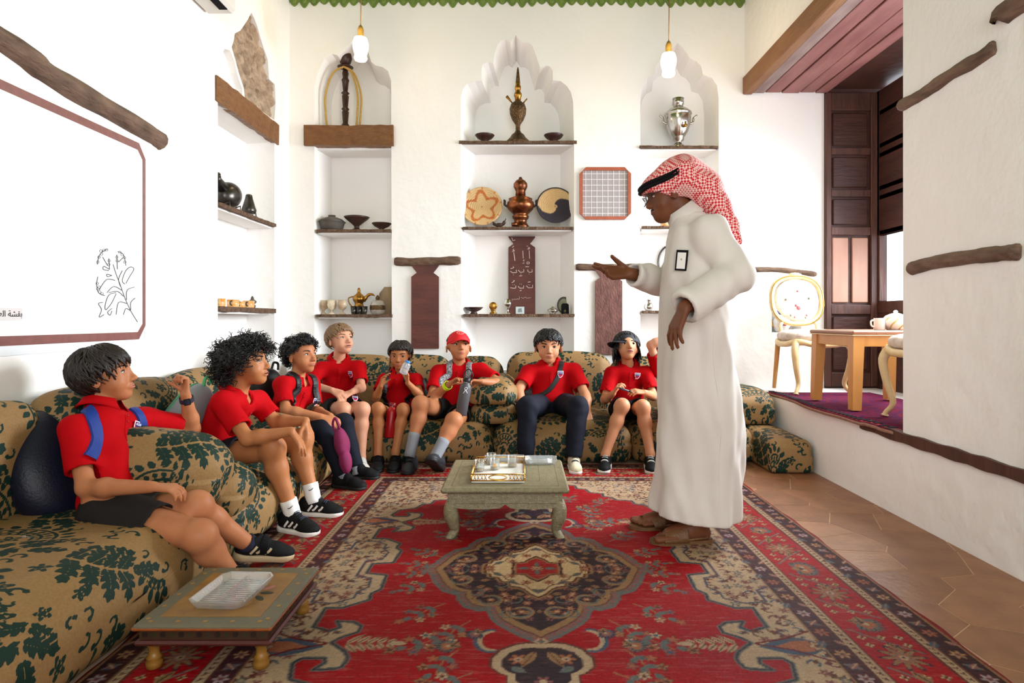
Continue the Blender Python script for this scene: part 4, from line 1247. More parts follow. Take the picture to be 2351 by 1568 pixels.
def head_sdf(G, C, R, hs, wide=1.0, chin=1.0):
    w = lambda *p: C + R @ (np.array(p) * hs)
    e = lambda c, r, k=0.08, mode='u', Rl=None: G.ell(w(*c), np.array(r) * hs, R if Rl is None else R @ Rl, k * hs, mode)
    e((-.06, 0, .13), (.43, .35 * wide, .37)); e((.10, 0, .04), (.30, .30 * wide, .33), .10)
    e((.12, 0, -.19), (.255, .255 * wide, .27), .10); e((.24 * chin, 0, -.39), (.12, .12 * wide, .10), .10)
    for s in (-1, 1):
        e((.20, s * .16, -.17), (.13, .13 * wide, .13), .08)
        e((.45, s * .155, .02), (.11, .085, .055), .07, 's')
    G.cap(w(.36, 0, .06), w(.45, 0, -.12), .03 * hs, .040 * hs, .05 * hs)
    e((.445, 0, -.135), (.052, .05, .045), .04)
    for s in (-1, 1): e((.405, s * .055, -.155), (.045, .035, .032), .03)
    e((.372, 0, -.27), (.05, .11, .05), .05)
    for s in (-1, 1):
        Rl = np.array(Matrix.Rotation(s * 0.35, 3, 'Z'))
        e((-.04, s * .375 * wide, -.06), (.085, .035, .125), .03, 'u', Rl)
        e((-.02, s * .41 * wide, -.055), (.045, .03, .075), .02, 's', Rl)

def hand_sdf(G, wr, d, n, ts, hl, curl=(.3, .3, .3, .3), th=(0.7, 0.35), spread=0.06, k=None):
    """palm and five fingers: d = finger direction, n = out of the palm, ts = thumb side (+-1 of n x d)"""
    d = nrm(d); n = nrm(np.array(n, float) - d * np.dot(n, d)); a = np.cross(n, d) * ts
    fr = 0.056 * hl
    offs = [0.17, 0.06, -0.055, -0.16]; L = [0.42, 0.47, 0.43, 0.34]
    tips = []
    for i in range(4):
        kn = wr + d * hl * (0.50 - 0.025 * abs(i - 1.2)) + a * offs[i] * hl
        G.cap(wr + a * offs[i] * 0.45 * hl, kn, 0.085 * hl, 0.072 * hl, 0.05 * hl)
        p = kn; c = 0.0; dd = nrm(d + a * spread * (1.5 - i) * 1.2)
        for j, q in enumerate((0.45, 0.31, 0.24)):
            c += curl[i] * (0.85, 1.0, 0.7)[j]
            v = dd * math.cos(c) + n * math.sin(c)
            p2 = p + v * L[i] * hl * q
            G.cap(p, p2, fr * (1.06 - 0.10 * j), fr * (0.98 - 0.12 * j), 0.006 * hl if i else 0.01 * hl)
            p = p2
        tips.append(p)
    b = wr + d * 0.12 * hl + a * 0.17 * hl + n * 0.05 * hl
    v = nrm(d * 0.75 + a * th[0] + n * th[1]); p2 = b + v * 0.25 * hl
    G.cap(wr + a * 0.05 * hl, b, 0.085 * hl, 0.082 * hl, 0.05 * hl); G.cap(b, p2, 0.078 * hl, 0.064 * hl, 0.03 * hl)
    v2 = nrm(v + d * 0.25 + n * th[1] * 0.6 - a * th[0] * 0.3); G.cap(p2, p2 + v2 * 0.19 * hl, 0.064 * hl, 0.05 * hl, 0.012 * hl)
    return tips

def ray_head(bv, C, R, hs, y, z, x0=1.0):
    o = C + R @ (np.array([x0, y, z]) * hs)
    h = bv.ray_cast(Vector(o), Vector(-R[:, 0]))
    if h[0] is None: return C + R @ (np.array([.36, y, z]) * hs)
    return np.array(h[0])

def face(root, bv, C, R, hs, gaze=(0, 0), mouth='shut', brow=M_HAIRB, lip=M_LIP, eyes=True, lid=0.0):
    f, l, u = R[:, 0], R[:, 1], R[:, 2]
    for s in (-1, 1):
        y = s * 0.155; z = 0.015
        c = ray_head(bv, C, R, hs, y, z)
        rl, ru, rf = 0.066 * hs, 0.031 * hs, 0.038 * hs
        cen = c - f * 0.016 * hs
        n, k = 22, 12; V = []; F = []; mi = []
        for i in range(k + 1):
            ph = PI * i / k * 0.62
            for j in range(n):
                t = 2 * PI * j / n
                a, b = math.sin(ph) * math.cos(t), math.sin(ph) * math.sin(t)
                b2 = b * (1 - 0.35 * a * a)
                V.append(cen + f * rf * math.cos(ph) + l * rl * a + u * ru * b2)
        for i in range(k):
            for j in range(n):
                F.append((i * n + j, (i + 1) * n + j, (i + 1) * n + (j + 1) % n, i * n + (j + 1) % n))
        gx, gy = gaze[0] * 0.03 * hs, gaze[1] * 0.012 * hs
        for q in F:
            m_ = np.mean([V[i] for i in q], axis=0) - cen; dl, du = m_ @ l - gx, m_ @ u - gy
            r = math.hypot(dl, du) / hs; mi.append(2 if r < 0.016 else (1 if r < 0.034 else 0))
        o = obj('eye', V, F, M_EYEW, root, True)
        o.data.materials.append(M_IRIS); o.data.materials.append(M_PUP); o.data.polygons.foreach_set('material_index', mi)
        mb = MB(); pts = []
        for t in np.linspace(-1, 1, 7):
            pts.append(cen + f * (0.034 * hs * (1 - 0.65 * t * t)) + l * (rl * 1.02 * t) + u * (ru * (0.92 - 0.80 * t * t)))
        mb.tube(pts, [0.004 * hs, 0.010 * hs, 0.012 * hs, 0.012 * hs, 0.012 * hs, 0.011 * hs, 0.005 * hs], 5)
        mb.out('eyelid', M_LASH, root, True)
        mb = MB(); pts = []; rr = []
        for t in np.linspace(-1, 1, 7):
            tt = t * s
            p = ray_head(bv, C, R, hs, y + 0.088 * t + s * 0.005, 0.105 + 0.020 * (1 - t * t) + 0.008 * tt)
            pts.append(p + f * 0.002 * hs); rr.append(hs * (0.020 - 0.009 * (tt * 0.5 + 0.5)) * (0.5 if abs(t) == 1 else 1))
        mb.tube(pts, rr, 6); mb.out('eyebrow', brow, root, True)
    op = {'shut': 0.0, 'open': 0.020, 'wide': 0.032}[mouth]
    for zz, rr, w in ((-.250 + op * 0.5, .016, .095), (-.288 - op, .019, .082)):
        mb = MB()
        pts = [ray_head(bv, C, R, hs, w * t, zz - 0.012 * t * t * (1 if zz < -.27 else -0.2)) - f * 0.004 * hs for t in np.linspace(-1, 1, 9)]
        mb.tube(pts, [hs * rr * (0.35 + 0.65 * (1 - t * t)) for t in np.linspace(-1, 1, 9)], 6)
        mb.out('lip', lip, root, True)
    pts = [ray_head(bv, C, R, hs, 0.098 * t, -.268 - op * 0.2) + f * (0.006 * hs) for t in np.linspace(-1, 1, 9)]
    mb = MB(); mb.tube(pts, [hs * (0.004 + op * 0.7) * (0.4 + 0.6 * (1 - t * t)) for t in np.linspace(-1, 1, 9)], 6)
    mb.out('mouth_line', M_MOUTH if op else M_LIPD, root, True)
    for s in (-1, 1):
        mb = MB()
        p = C + R @ (np.array([0.43, s * 0.028, -0.183]) * hs)
        mb.add(*ellipsoid_mesh(p, (0.022 * hs, 0.016 * hs, 0.012 * hs), R, 8, 5))
        mb.out('nostril', M_LIPD, root, True)

def hair(root, C, R, hs, st, m):
    """st: vol, end angles (front, side, back), n locks, r lock radius, curl, kind"""
    rg = np.random.default_rng(st.get('seed', 1))
    vol = st.get('vol', 0.05); ef, es, eb = st['end']
    cen = np.array((-.06, 0, .12)); rad = np.array((.43, .355, .375)) + vol * np.array(st.get('volx', (1, 1, 1)))
    def endang(az):
        a = abs(((az + PI) % (2 * PI)) - PI)
        if a < PI / 2:
            t = max(0.0, (a - 0.55) / (PI / 2 - 0.55)); t = t * t * (3 - 2 * t); return ef + (es - ef) * t
        t = min(1.0, (a - PI / 2) / (PI / 5)); return es + (eb - es) * t
    asym = st.get('asym', 0.0)
    def pos(th, az, dr=0.0):
        q = np.array([math.sin(th) * math.cos(az), math.sin(th) * math.sin(az), math.cos(th)])
        return cen + (rad + dr) * q
    W = lambda p: C + R @ (p * hs)
    # scalp shell
    nA, nT = 40, 14; V = []; F = []
    for i in range(nT + 1):
        for j in range(nA):
            az = 2 * PI * j / nA; th = endang(az) * i / nT
            bump = st.get('lump', 0.015) * (math.sin(az * 7 + th * 5) + math.sin(az * 11 - th * 9)) * 0.5
            dr = bump - (0.06 if i == nT else 0.0) - 0.01
            V.append(W(pos(th, az, dr)))
    for i in range(nT):
        for j in range(nA):
            F.append((i * nA + j, (i + 1) * nA + j, (i + 1) * nA + (j + 1) % nA, i * nA + (j + 1) % nA))
    base = len(V)
    mb = MB(); mb.add(V, F)
    curl, cr, lr, n = st.get('curl', 0), st.get('cr', 0.0), st.get('r', 0.03), st.get('n', 120)
    for i in range(n):
        az = rg.uniform(-PI, PI); e = endang(az)
        if curl == 0:
            th0 = rg.uniform(0.05, 0.65) * e; L = rg.uniform(0.35, 0.75) * e; th1 = min(th0 + L, e * rg.uniform(0.97, 1.10))
            sw = rg.normal() * 0.25 + st.get('sweep', 0.0) * math.cos(az / 2)
            k = 7; pts = []; rs = []
            for j in range(k):
                t = j / (k - 1); th = th0 + (th1 - th0) * t
                wv = st.get('wave', 0.0) * math.sin(t * 7 + i)
                p = pos(th, az + sw * t + wv, 0.012 + 0.03 * math.sin(PI * t) * rg.uniform(0.3, 1.0) - (0.02 if j == 0 else 0))
                if st.get('fall') and th > 1.35:
                    p = pos(1.35, az + sw * t, 0.01) + np.array([0, 0, -(th - 1.35) * 0.42]) + 0.05 * np.array([math.cos(az), math.sin(az), 0]) * (th - 1.35) * st.get('flare', 0.4)
                pts.append(W(p)); rs.append(hs * lr * (0.45 + 0.55 * math.sin(PI * (0.15 + 0.75 * t))) * (0.35 if j == k - 1 else 1))
            mb.tube(pts, rs, 5)
        else:
            th = e * math.sqrt(rg.uniform(0.02, 1.05)); p0 = pos(th, az, -0.01)
            q = nrm(p0 - cen); t1 = nrm(np.cross(q, rg.normal(size=3))); t2 = np.cross(q, t1)
            k = st.get('cs', 13); pts = []; rs = []; ph = rg.uniform(0, 6.28); L = st.get('cl', 0.16) * rg.uniform(0.7, 1.3)
            ax = nrm(q * st.get('out', 0.6) + t1 * rg.normal() * 0.7 + np.array([0, 0, -st.get('droop', 0.4)]))
            b1 = nrm(np.cross(ax, t2)); b2 = np.cross(ax, b1)
            for j in range(k):
                t = j / (k - 1); a = ph + t * curl * 2 * PI
                pts.append(W(p0 + ax * L * t + (b1 * math.cos(a) + b2 * math.sin(a)) * cr * (0.6 + 0.4 * t))); rs.append(hs * lr * (1 - 0.4 * t))
            mb.tube(pts, rs, 4, caps=False)
    return mb.out('hair', m, root, True)

def ribbon(bv, pts, width, th, off=0.004, n=6, inside=None):
    """a band laid on a surface along pts (snapped to the nearest surface point); returns verts, faces"""
    pts = catmull(pts, n); Q = []; N = []
    for p in pts:
        h = bv.find_nearest(Vector(p)); q, nn = np.array(h[0]), np.array(h[1])
        if np.dot(np.array(p) - q, nn) < 0 and inside is None: pass
        Q.append(q); N.append(nn)
    N = [nrm(N[max(i - 1, 0)] + N[i] + N[min(i + 1, len(N) - 1)]) for i in range(len(N))]
    V = []; F = []
    for i in range(len(Q)):
        t = nrm(Q[min(i + 1, len(Q) - 1)] - Q[max(i - 1, 0)]); s = nrm(np.cross(t, N[i])); w = width if np.isscalar(width) else width[min(i, len(width) - 1)]
        for a, b in ((-1, 0), (-0.8, 1), (0, 1.25), (0.8, 1), (1, 0)):
            V.append(Q[i] + s * a * w / 2 + N[i] * (off + b * th) - (N[i] * 0.006 if b == 0 else 0))
        if i:
            b0 = (i - 1) * 5
            for q in range(4): F.append((b0 + q, b0 + q + 1, b0 + 6 + q, b0 + 5 + q))
    return V, F

TXT = {}
def text_mesh(name, cu, parent):
    """lettering turned into a mesh"""
    t = bpy.data.objects.new(name + '_tmp', cu); COL.objects.link(t)
    bpy.context.view_layer.update()
    me = bpy.data.meshes.new_from_object(t.evaluated_get(bpy.context.evaluated_depsgraph_get()))
    bpy.data.objects.remove(t)
    me.name = name
    o = bpy.data.objects.new(name, me); COL.objects.link(o)
    if parent is not None: o.parent = parent
    return o
def badge(root, bv, p, up, sz, style=0):
    h = bv.find_nearest(Vector(p)); q, n = np.array(h[0]), np.array(h[1])
    n = nrm(sum(np.array(bv.find_nearest(Vector(q + np.array(o) * .02))[1]) for o in ((0, 0, 0), (1, 0, 0), (-1, 0, 0), (0, 1, 0), (0, -1, 0), (0, 0, 1), (0, 0, -1)))); q = q + n * .003
    y = nrm(np.array(up) - n * np.dot(up, n)); x = np.cross(y, n)
    sh = [(-.5, .5), (.5, .5), (.48, -.05), (.30, -.42), (0, -.62), (-.18, -.55), (-.34, -.66), (-.30, -.42), (-.48, -.05)]
    s = lambda k, poly: [(a * k * sz, b * k * sz) for a, b in poly]
    # shrink-wrapped layers: outline, field, flag, lettering
    def layer(poly, off, mname, m, par):
        mb = MB(); mb.prism(poly, q + n * off, x, y, 0.0012); return mb.out(mname, m, par)
    b = layer(s(1.0, sh), 0.003, 'badge', mat('badge_white', (240, 226, 236), rough=0.6), root)
    layer(s(0.80, sh), 0.0044, 'badge_field', mat('badge_pink', (190, 16, 60), rough=0.6), b)
    layer([(a * sz, c * sz) for a, c in ((-.38, .40), (.38, .40), (.36, .05), (0, -.16), (-.36, .05))], 0.0058, 'badge_flag', mat('badge_navy', (44, 44, 120), rough=0.6), b)
    cu = bpy.data.curves.new('badge_lettering', 'FONT'); cu.body = 'AGBS'; cu.size = sz * 0.32; cu.align_x = 'CENTER'; cu.align_y = 'CENTER'; cu.extrude = 0.0004
    cu.materials.append(mat('badge_letter_white', (236, 240, 250), rough=0.6))
    o = text_mesh('badge_lettering', cu, b)
    M4 = np.eye(4); M4[:3, 0] = x; M4[:3, 1] = y; M4[:3, 2] = n; M4[:3, 3] = q + n * 0.0076 + y * sz * 0.2
    o.matrix_basis = Matrix(M4.tolist())

# ------------------------------------------------------------------ shoes (local: x to the toe, z up, origin on the floor under the ankle)
SHOE_CACHE = {}
def shoe_mesh(k):
    key = round(k, 3)
    if key in SHOE_CACHE: return SHOE_CACHE[key]
    G = Grid((-.085, -.07, -.01), (.19, .07, .13), 0.0055)
    G.ell((-.025, 0, .052), (.045, .036, .050), k=.03); G.cap((-.01, 0, .058), (.085, 0, .042), .036, .034, .03); G.ell((.115, 0, .030), (.052, .042, .030), k=.03)
    G.cap((.01, 0, .085), (.03, 0, .078), .026, .024, .02)
    G.ell((-.012, 0, .118), (.036, .026, .040), k=.008, mode='s')
    sl, x, y, z = G.reg((-1, -1, -1), (1, 1, 1)); G.F = np.maximum(G.F, (0.018 - z) + 0 * x + 0 * y).astype(np.float32)
    up = G.mesh()
    G = Grid((-.09, -.07, -.012), (.195, .07, .06), 0.0055)
    G.cap((-.030, 0, .02), (.02, 0, .02), .043, .040, .02); G.cap((.02, 0, .02), (.122, -.002, .02), .038, .045, .02)
    sl, x, y, z = G.reg((-1, -1, -1), (1, 1, 1)); top = 0.027 + 0.006 * np.clip(-x / .05, 0, 1); lift = 0.012 * np.clip((x - .11) / .06, 0, 1) ** 2
    G.F = np.maximum(np.maximum(G.F, z - top), lift - z + 0 * y).astype(np.float32)
    so = G.mesh()
    SHOE_CACHE[key] = (mesh_np('shoe_upper', up[0] * k, up[1], True), mesh_np('shoe_sole', so[0] * k, so[1], True), up)
    return SHOE_CACHE[key]
def shoe(root, an, toe, k=1.0, up_m=None, so_m=None, stripes=None, laces=None, strap=None, pitch=0.0, roll=0.0, z=0.0, label=None):
    """an, toe: ankle and toe places; the shoe stands at height z"""
    mu, ms, upm = shoe_mesh(k)
    d = np.array(toe, float) - np.array(an, float); az = math.atan2(d[1], d[0])
    M = Matrix.Translation((float(an[0]), float(an[1]), float(z))) @ Matrix.Rotation(az, 4, 'Z') @ Matrix.Rotation(-pitch, 4, 'Y') @ Matrix.Rotation(roll, 4, 'X')
    def put(name, me, m, par):
        me = me.copy() if False else me
        o = bpy.data.objects.new(name, me)
        COL.objects.link(o); o.parent = par
        if par.type == 'EMPTY':
            o.matrix_parent_inverse = Matrix.Translation(par.location).inverted(); o.matrix_basis = M
        o.data.materials.append(m) if not len(o.data.materials) else None
        if o.material_slots and o.material_slots[0].material is not m:
            o.material_slots[0].link = 'OBJECT'; o.material_slots[0].material = m
        return o
    s = put('shoe', mu, up_m, root); put('sole', ms, so_m, s)
    if label: s['label'] = label
    bv = bvh_of(upm[0] * k, upm[1])
    if stripes is not None:
        for sd in (-1, 1):
            for i in range(3):
                mb = MB()
                x0 = (0.005 + 0.024 * i) * k
                pts = [np.array((x0 + 0.020 * k, sd * 0.06 * k, 0.070 * k)), np.array((x0 + 0.006 * k, sd * 0.06 * k, 0.045 * k)), np.array((x0 - 0.006 * k, sd * 0.06 * k, 0.026 * k))]
                V, F = ribbon(bv, pts, 0.012 * k, 0.0008, 0.0006, 3); mb.add(V, F if sd > 0 else [f[::-1] for f in F])
                mb.out('stripe', stripes, s)
    if laces is not None:
        for i in range(4):
            mb = MB()
            x0 = (0.035 + 0.017 * i) * k
            pts = [np.array((x0 + 0.004 * (-1) ** i, y * k, (0.10 - 0.1 * i * .12) * k)) for y in (-.022, -.012, 0, .012, .022)]
            P_ = [np.array(bv.find_nearest(Vector(p))[0]) + np.array((0, 0, .003)) for p in pts]
            mb.tube(P_, 0.0026 * k, 5)
            mb.out('lace', laces, s, True)
    if strap is not None:
        pts = [np.array((0.045 * k, y * k, zz * k)) for y, zz in ((-.045, .03), (-.035, .07), (0, .09), (.035, .07), (.045, .03))]
        V, F = ribbon(bv, pts, 0.034 * k, 0.002, 0.001, 4); obj('strap', V, F, strap, s)
    return s

def limb_box(*pts, r=0.12):
    A = np.array(pts); return A.min(0) - r, A.max(0) + r

def child(label, J, fwd, hs=0.225, up=(0, 0, 1), wide=1.0, fat=1.0, belly=1.0, skin='warm', hairst=None, hairm=None, gaze=(0, 0), mouth='shut',
          legs='shorts', legm=None, hem=0.66, hands=None, res=0.006, shoes=None, sock=None, cap=None, cat='person', sleeve=0.66, brow=None, seed=0, tfwd=None, legr=1.0,
          badge_at=None, collar=True, hidehead=False):
    k = hs / 0.225
    hs = hs * 1.07
    g = lambda n: np.array(J[n], float)
    pel, nk, C = g('pel'), g('neck'), g('head')
    R = frame_of(fwd, up)
    t = nrm(nk - pel); sd = g('shb') - g('sha'); 
    TF = nrm(np.array(tfwd, float)) if tfwd is not None else nrm(np.array(fwd) * np.array((1, 1, 0.2)))
    TF = nrm(TF - t * np.dot(TF, t)); TS = np.cross(t, TF); TR = np.stack([TF, TS, t], 1)
    root = thing('person', (pel[0], pel[1], 0.0), label, cat, 'children on the seating')
    if 'hpa' not in J:
        sv = nrm(TS) * 0.066 * k * fat ** .5
        J['hpa'], J['hpb'] = pel - sv, pel + sv
    allp = [v for kk, v in J.items()]
    lo, hi = limb_box(*allp, r=0.17)
    skm = SK[skin]
    # ---------------- body: one continuous surface
    G = Grid(lo, hi, res)
    head_sdf(G, C, R, hs, wide)
    G.cap(C + R @ (np.array((-.09, 0, -.25)) * hs), nk - t * 0.02, .188 * hs * fat ** .5, .215 * hs * fat ** .5, .014)
    G.cap(g('sha'), g('shb'), .040 * k, .040 * k, .03); G.cap(nk - t * .085 * k, pel + t * .06, .07 * k, .085 * k * fat, .03)
    for a in 'ab':
        sh, el, wr = g('sh' + a), g('el' + a), g('wr' + a)
        f2 = fat ** 0.6
        G.cap(sh, el, .040 * k * f2, .032 * k * f2, .03); m_ = el + (wr - el) * 0.3
        G.cap(el, m_, .033 * k * f2, .034 * k * f2, .02); G.cap(m_, wr, .034 * k * f2, .0225 * k, .02)
        hd = hands.get(a) if hands else None
        if hd: hand_sdf(G, wr + nrm(hd['d']) * 0.006, hd['d'], hd['n'], hd.get('ts', -1 if a == 'a' else 1), hd.get('hl', 0.145 * k), hd.get('curl', (.35, .35, .38, .42)), hd.get('th', (.6, .4)), hd.get('sp', .06))
        hp, kn, an, to = g('hp' + a), g('kn' + a), g('an' + a), g('to' + a)
        lr = fat ** 0.5 * legr
        G.cap(hp, kn, .072 * k * lr, .054 * k * lr, .04)
        d = nrm(an - kn); bk = nrm(hp - kn); bk = nrm(bk - d * np.dot(bk, d))
        cm = kn + (an - kn) * 0.32 + bk * 0.012
        G.ell(kn - bk * 0.008, (.052 * k * lr,) * 3, None, .03)
        G.cap(kn, cm, .047 * k * lr, .050 * k * lr, .03); G.cap(cm, an, .050 * k * lr, .031 * k, .03); G.cap(an, np.array((an[0] + (to[0] - an[0]) * .10, an[1] + (to[1] - an[1]) * .10, max(an[2] - .055, .04))), .030 * k, .020 * k, .02)
    G.cap(g('hpa'), g('hpb'), .075 * k, .075 * k, .04)
    V, F = G.mesh(); body = obj('body', V, F, skm, root, True); bv = bvh_of(V, F)
    if not hidehead: face(root, bv, C, R, hs, gaze, mouth, brow or hairm)
    if hairst is not None: hair(root, C, R, hs, hairst, hairm)
    # ---------------- polo shirt
    G = Grid(lo, hi, res * 1.3)
    cm = nk + (pel - nk) * 0.36
    G.cap(g('sha') + t * .004, g('shb') + t * .004, .052 * k * fat ** .5, .052 * k * fat ** .5, .03)
    G.ell(cm, np.array((.088, .132, .15)) * k * fat, TR, .06)
    bl = nk + (pel - nk) * 0.72 + TF * 0.012
    G.ell(bl, np.array((.092 * belly, .132 * belly ** .5, .135)) * k * fat, TR, .06)
    G.ell(pel + t * 0.045, np.array((.105 * belly, .140, .075)) * k * fat, TR, .05)
    G.cap(nk - t * 0.015, nk - t * 0.06, .062 * k, .085 * k, .05)
    G.noise(0.0046, 24, seed, 6, (1, 1, .6)); G.noise(0.0030, 58, seed + 5, 5, (1, 1, .7))
    for a in 'ab':
        sh, el = g('sh' + a), g('el' + a); d = nrm(el - sh); L = np.linalg.norm(el - sh) * sleeve; e = sh + d * L
        f2 = fat ** 0.5
        G.cap(sh, e + d * 0.03, .054 * k * f2, .060 * k * f2, .035, planes=[(e, d)])
        G.cap(sh + d * (L - 0.035), e + d * 0.05, .040 * k * f2 + .004, .046 * k * f2 + .004, 0, 's')
    G.ell(nk + TF * 0.052 * k + t * 0.02, np.array((.05, .034, .05)) * k, TR, .015, 's')
    V, F = G.mesh(); shirt = obj('polo_shirt', V, F, M_SHIRT, root, True); sb = bvh_of(V, F)
    # ---------------- collar with two points, button strip
    if collar:
        na = nrm(C + R @ (np.array((-.09, 0, -.25)) * hs) - nk); nf = nrm(TF - na * np.dot(TF, na)); ns = np.cross(na, nf)
        V = []; F = []; n = 26; rt = (.225 * hs * fat ** .5 + .006)
        for i in range(n + 1):
            ph = math.radians(16 + (360 - 32) * i / n); dr = nf * math.cos(ph) + ns * math.sin(ph)
            fr = max(0.0, math.cos(ph)) ; h0 = 0.030 * k - 0.020 * fr * k; fall = (0.040 + 0.022 * fr ** 4) * k
            cb = nk + na * 0.026 * k
            V += [cb + na * (h0 - 0.03) + dr * (rt - .004), cb + na * h0 + dr * rt, cb + na * (h0 - .001) + dr * (rt + .007), cb + na * (h0 - fall * .45) + dr * (rt + .018 * k),
                  cb + na * (h0 - fall) + dr * (rt + .036 * k), cb + na * (h0 - fall - .001) + dr * (rt + .028 * k)]
            if i:
                b = (i - 1) * 6
                for q in range(5): F.append((b + q, b + 6 + q, b + 7 + q, b + 1 + q))
        obj('collar', V, F, M_SHIRT, shirt, True)
        pts = [nk + TF * 0.16 * k - t * (0.045 + 0.03 * q) * k for q in range(5)]
        V, F = ribbon(sb, pts, 0.026 * k, 0.0015, 0.001, 3); obj('placket', V, F, M_SHIRT, shirt)
        for q in (0.055, 0.10):
            mb = MB()
            h = sb.find_nearest(Vector(nk + TF * 0.16 * k - t * q * k)); mb.add(*ellipsoid_mesh(np.array(h[0]) + np.array(h[1]) * .004, (.0045, .0045, .0035), None, 8, 4))
            mb.out('button', mat('shirt_button', (150, 10, 20), rough=0.3), shirt, True)
    if badge_at is not None:
        bs, bt = badge_at
        badge(shirt, sb, cm + TF * 0.16 * k + TS * bs * k + t * bt * k, t, 0.046 * k)
    # ---------------- shorts or trousers
    G = Grid(lo, hi, res * 1.3); lm = legm or M_BLACK
    G.ell(pel + t * 0.005, np.array((.108 * belly, .142, .085)) * k * fat ** .6, TR, .03); lr = fat ** 0.5 * legr
    for a in 'ab':
        hp, kn, an = g('hp' + a), g('kn' + a), g('an' + a); d = nrm(kn - hp)
        if legs == 'shorts':
            e = hp + (kn - hp) * hem
            G.cap(hp, e + d * .03, .088 * k * lr, .084 * k * lr, .03, planes=[(e, d)])
        else:
            d2 = nrm(an - kn); e = an + d2 * 0.005
            G.cap(hp, kn, .086 * k * lr, .066 * k * lr, .03); G.cap(kn, e + d2 * .03, .066 * k * lr, .054 * k, .03, planes=[(e, d2)])
    G.noise(0.0028, 34, seed + 9, 6); G.noise(0.0015, 70, seed + 3, 4)
    for a in 'ab':
        hp, kn, an = g('hp' + a), g('kn' + a), g('an' + a); d = nrm(kn - hp)
        if legs == 'shorts':
            e = hp + (kn - hp) * hem; G.cap(e - d * .045, e + d * .05, .068 * k * lr + .004, .068 * k * lr + .004, 0, 's')
    V, F = G.mesh(); bottoms = obj('shorts' if legs == 'shorts' else 'trousers', V, F, lm, root, True)
    # ---------------- socks and shoes
    for a in 'ab':
        an, kn, to = g('an' + a), g('kn' + a), g('to' + a)
        if sock is not None:
            m_, hgt = sock; d = nrm(kn - an); mb = MB()
            pts = [an - d * 0.055 + d * q * (hgt + 0.055) for q in np.linspace(0, 1, 7)]
            mb.tube(pts, [(.039 + .005 * q * hgt / .1) * k + (.001 if i % 2 else 0) for i, q in enumerate(np.linspace(0, 1, 7))], 14)
            mb.out('sock', m_, root, True)
        if shoes is not None:
            shoe(root, an - np.array((0, 0, 0)), to, **{**shoes, **shoes.get('over_' + a, {})} if False else {kk: vv for kk, vv in {**shoes, **(shoes.get('over_' + a) or {})}.items() if not kk.startswith('over_')})
    return dict(root=root, body=body, shirt=shirt, sb=sb, bv=bv, R=R, C=C, hs=hs, TF=TF, TS=TS, t=t, nk=nk, k=k, bottoms=bottoms)

def px(**kw): return {k: P(*v) for k, v in kw.items()}
def pxs(f, **kw): return {k: P(u, v, Y * f) for k, (u, v, Y) in kw.items()}
M_SOLEW = mat('white_sole', (226, 220, 212), rough=0.5); M_SOLET = mat('tan_sole', (196, 172, 136), rough=0.6); M_SOLEB = mat('black_sole', (16, 16, 18), rough=0.6)
M_SHB = mat('black_mesh_shoe', (11, 11, 13), rough=0.7, spec=.25, bump=0.2, bscale=300); M_SHW = mat('white_trainer', (214, 208, 200), rough=0.6); M_SHG = mat('grey_black_trainer', (34, 36, 42), rough=0.6, var=0.9, vscale=30, var2=(20, 20, 22))
M_SHC = mat('cream_trainer', (226, 214, 188), rough=0.6, var=1.0, vscale=22, var2=(150, 148, 104)); M_LACE = mat('lace_navy', (40, 48, 64), rough=0.8); M_LACEW = mat('lace_white', (222, 220, 216), rough=0.8)
M_SOCKW = mat('white_sock', (228, 226, 222), rough=0.9); M_SOCKG = mat('grey_sock', (132, 134, 140), rough=0.9, bump=0.2, bscale=200); M_SOCKN = mat('navy_sock', (28, 30, 52), rough=0.9)
UP = (0, 0, 1)
KIDS = {}
# ---- boy in front, leaning on the arm cushion with a raised fist
F1 = 1.07
J = pxs(F1, pel=(262, 1178, 2.16), neck=(234, 940, 2.30), head=(240, 863, 2.32), sha=(172, 985, 2.15), shb=(332, 965, 2.44), ela=(198, 1120, 2.07), wra=(348, 1118, 2.02),
        elb=(442, 985, 2.58), wrb=(426, 905, 2.50), kna=(458, 1230, 2.00), knb=(450, 1162, 2.13), ana=(540, 1330, 2.10), toa=(620, 1390, 2.06), anb=(577, 1254, 2.30), tob=(668, 1305, 2.34))
KIDS['front'] = child('nearest seated child in red polo and charcoal shorts, fist raised, leaning on cushion', J, (1, .34, .20), hs=0.212, skin='warm', fat=1.02, tfwd=(1, .05, .1), seed=1, res=0.0058,
    hairst=dict(end=(1.42, 1.88, 2.75), vol=0.06, volx=(.8, 1, 1.1), n=420, r=0.022, wave=0.09, sweep=0.45, seed=3, lump=0.03), hairm=M_HAIRD, legm=M_CHAR, hem=0.60, gaze=(0.25, 0.4), badge_at=(.062, .035), sleeve=0.72, brow=M_HAIRB,
    hands={'a': dict(d=(1, .12, -.08), n=(.1, .1, -1), curl=(.55, .6, .6, .65)), 'b': dict(d=(-.05, .0, 1), n=(-.55, -.8, 0), curl=(1.35, 1.4, 1.4, 1.4), th=(.35, .9), hl=0.135)},
    shoes=dict(up_m=M_SHB, so_m=M_SOLET, stripes=M_SOLET, strap=M_BLACK, k=0.98, z=0.0, over_b=dict(z=0.035, pitch=-0.12)), sock=(M_SOCKN, 0.035))
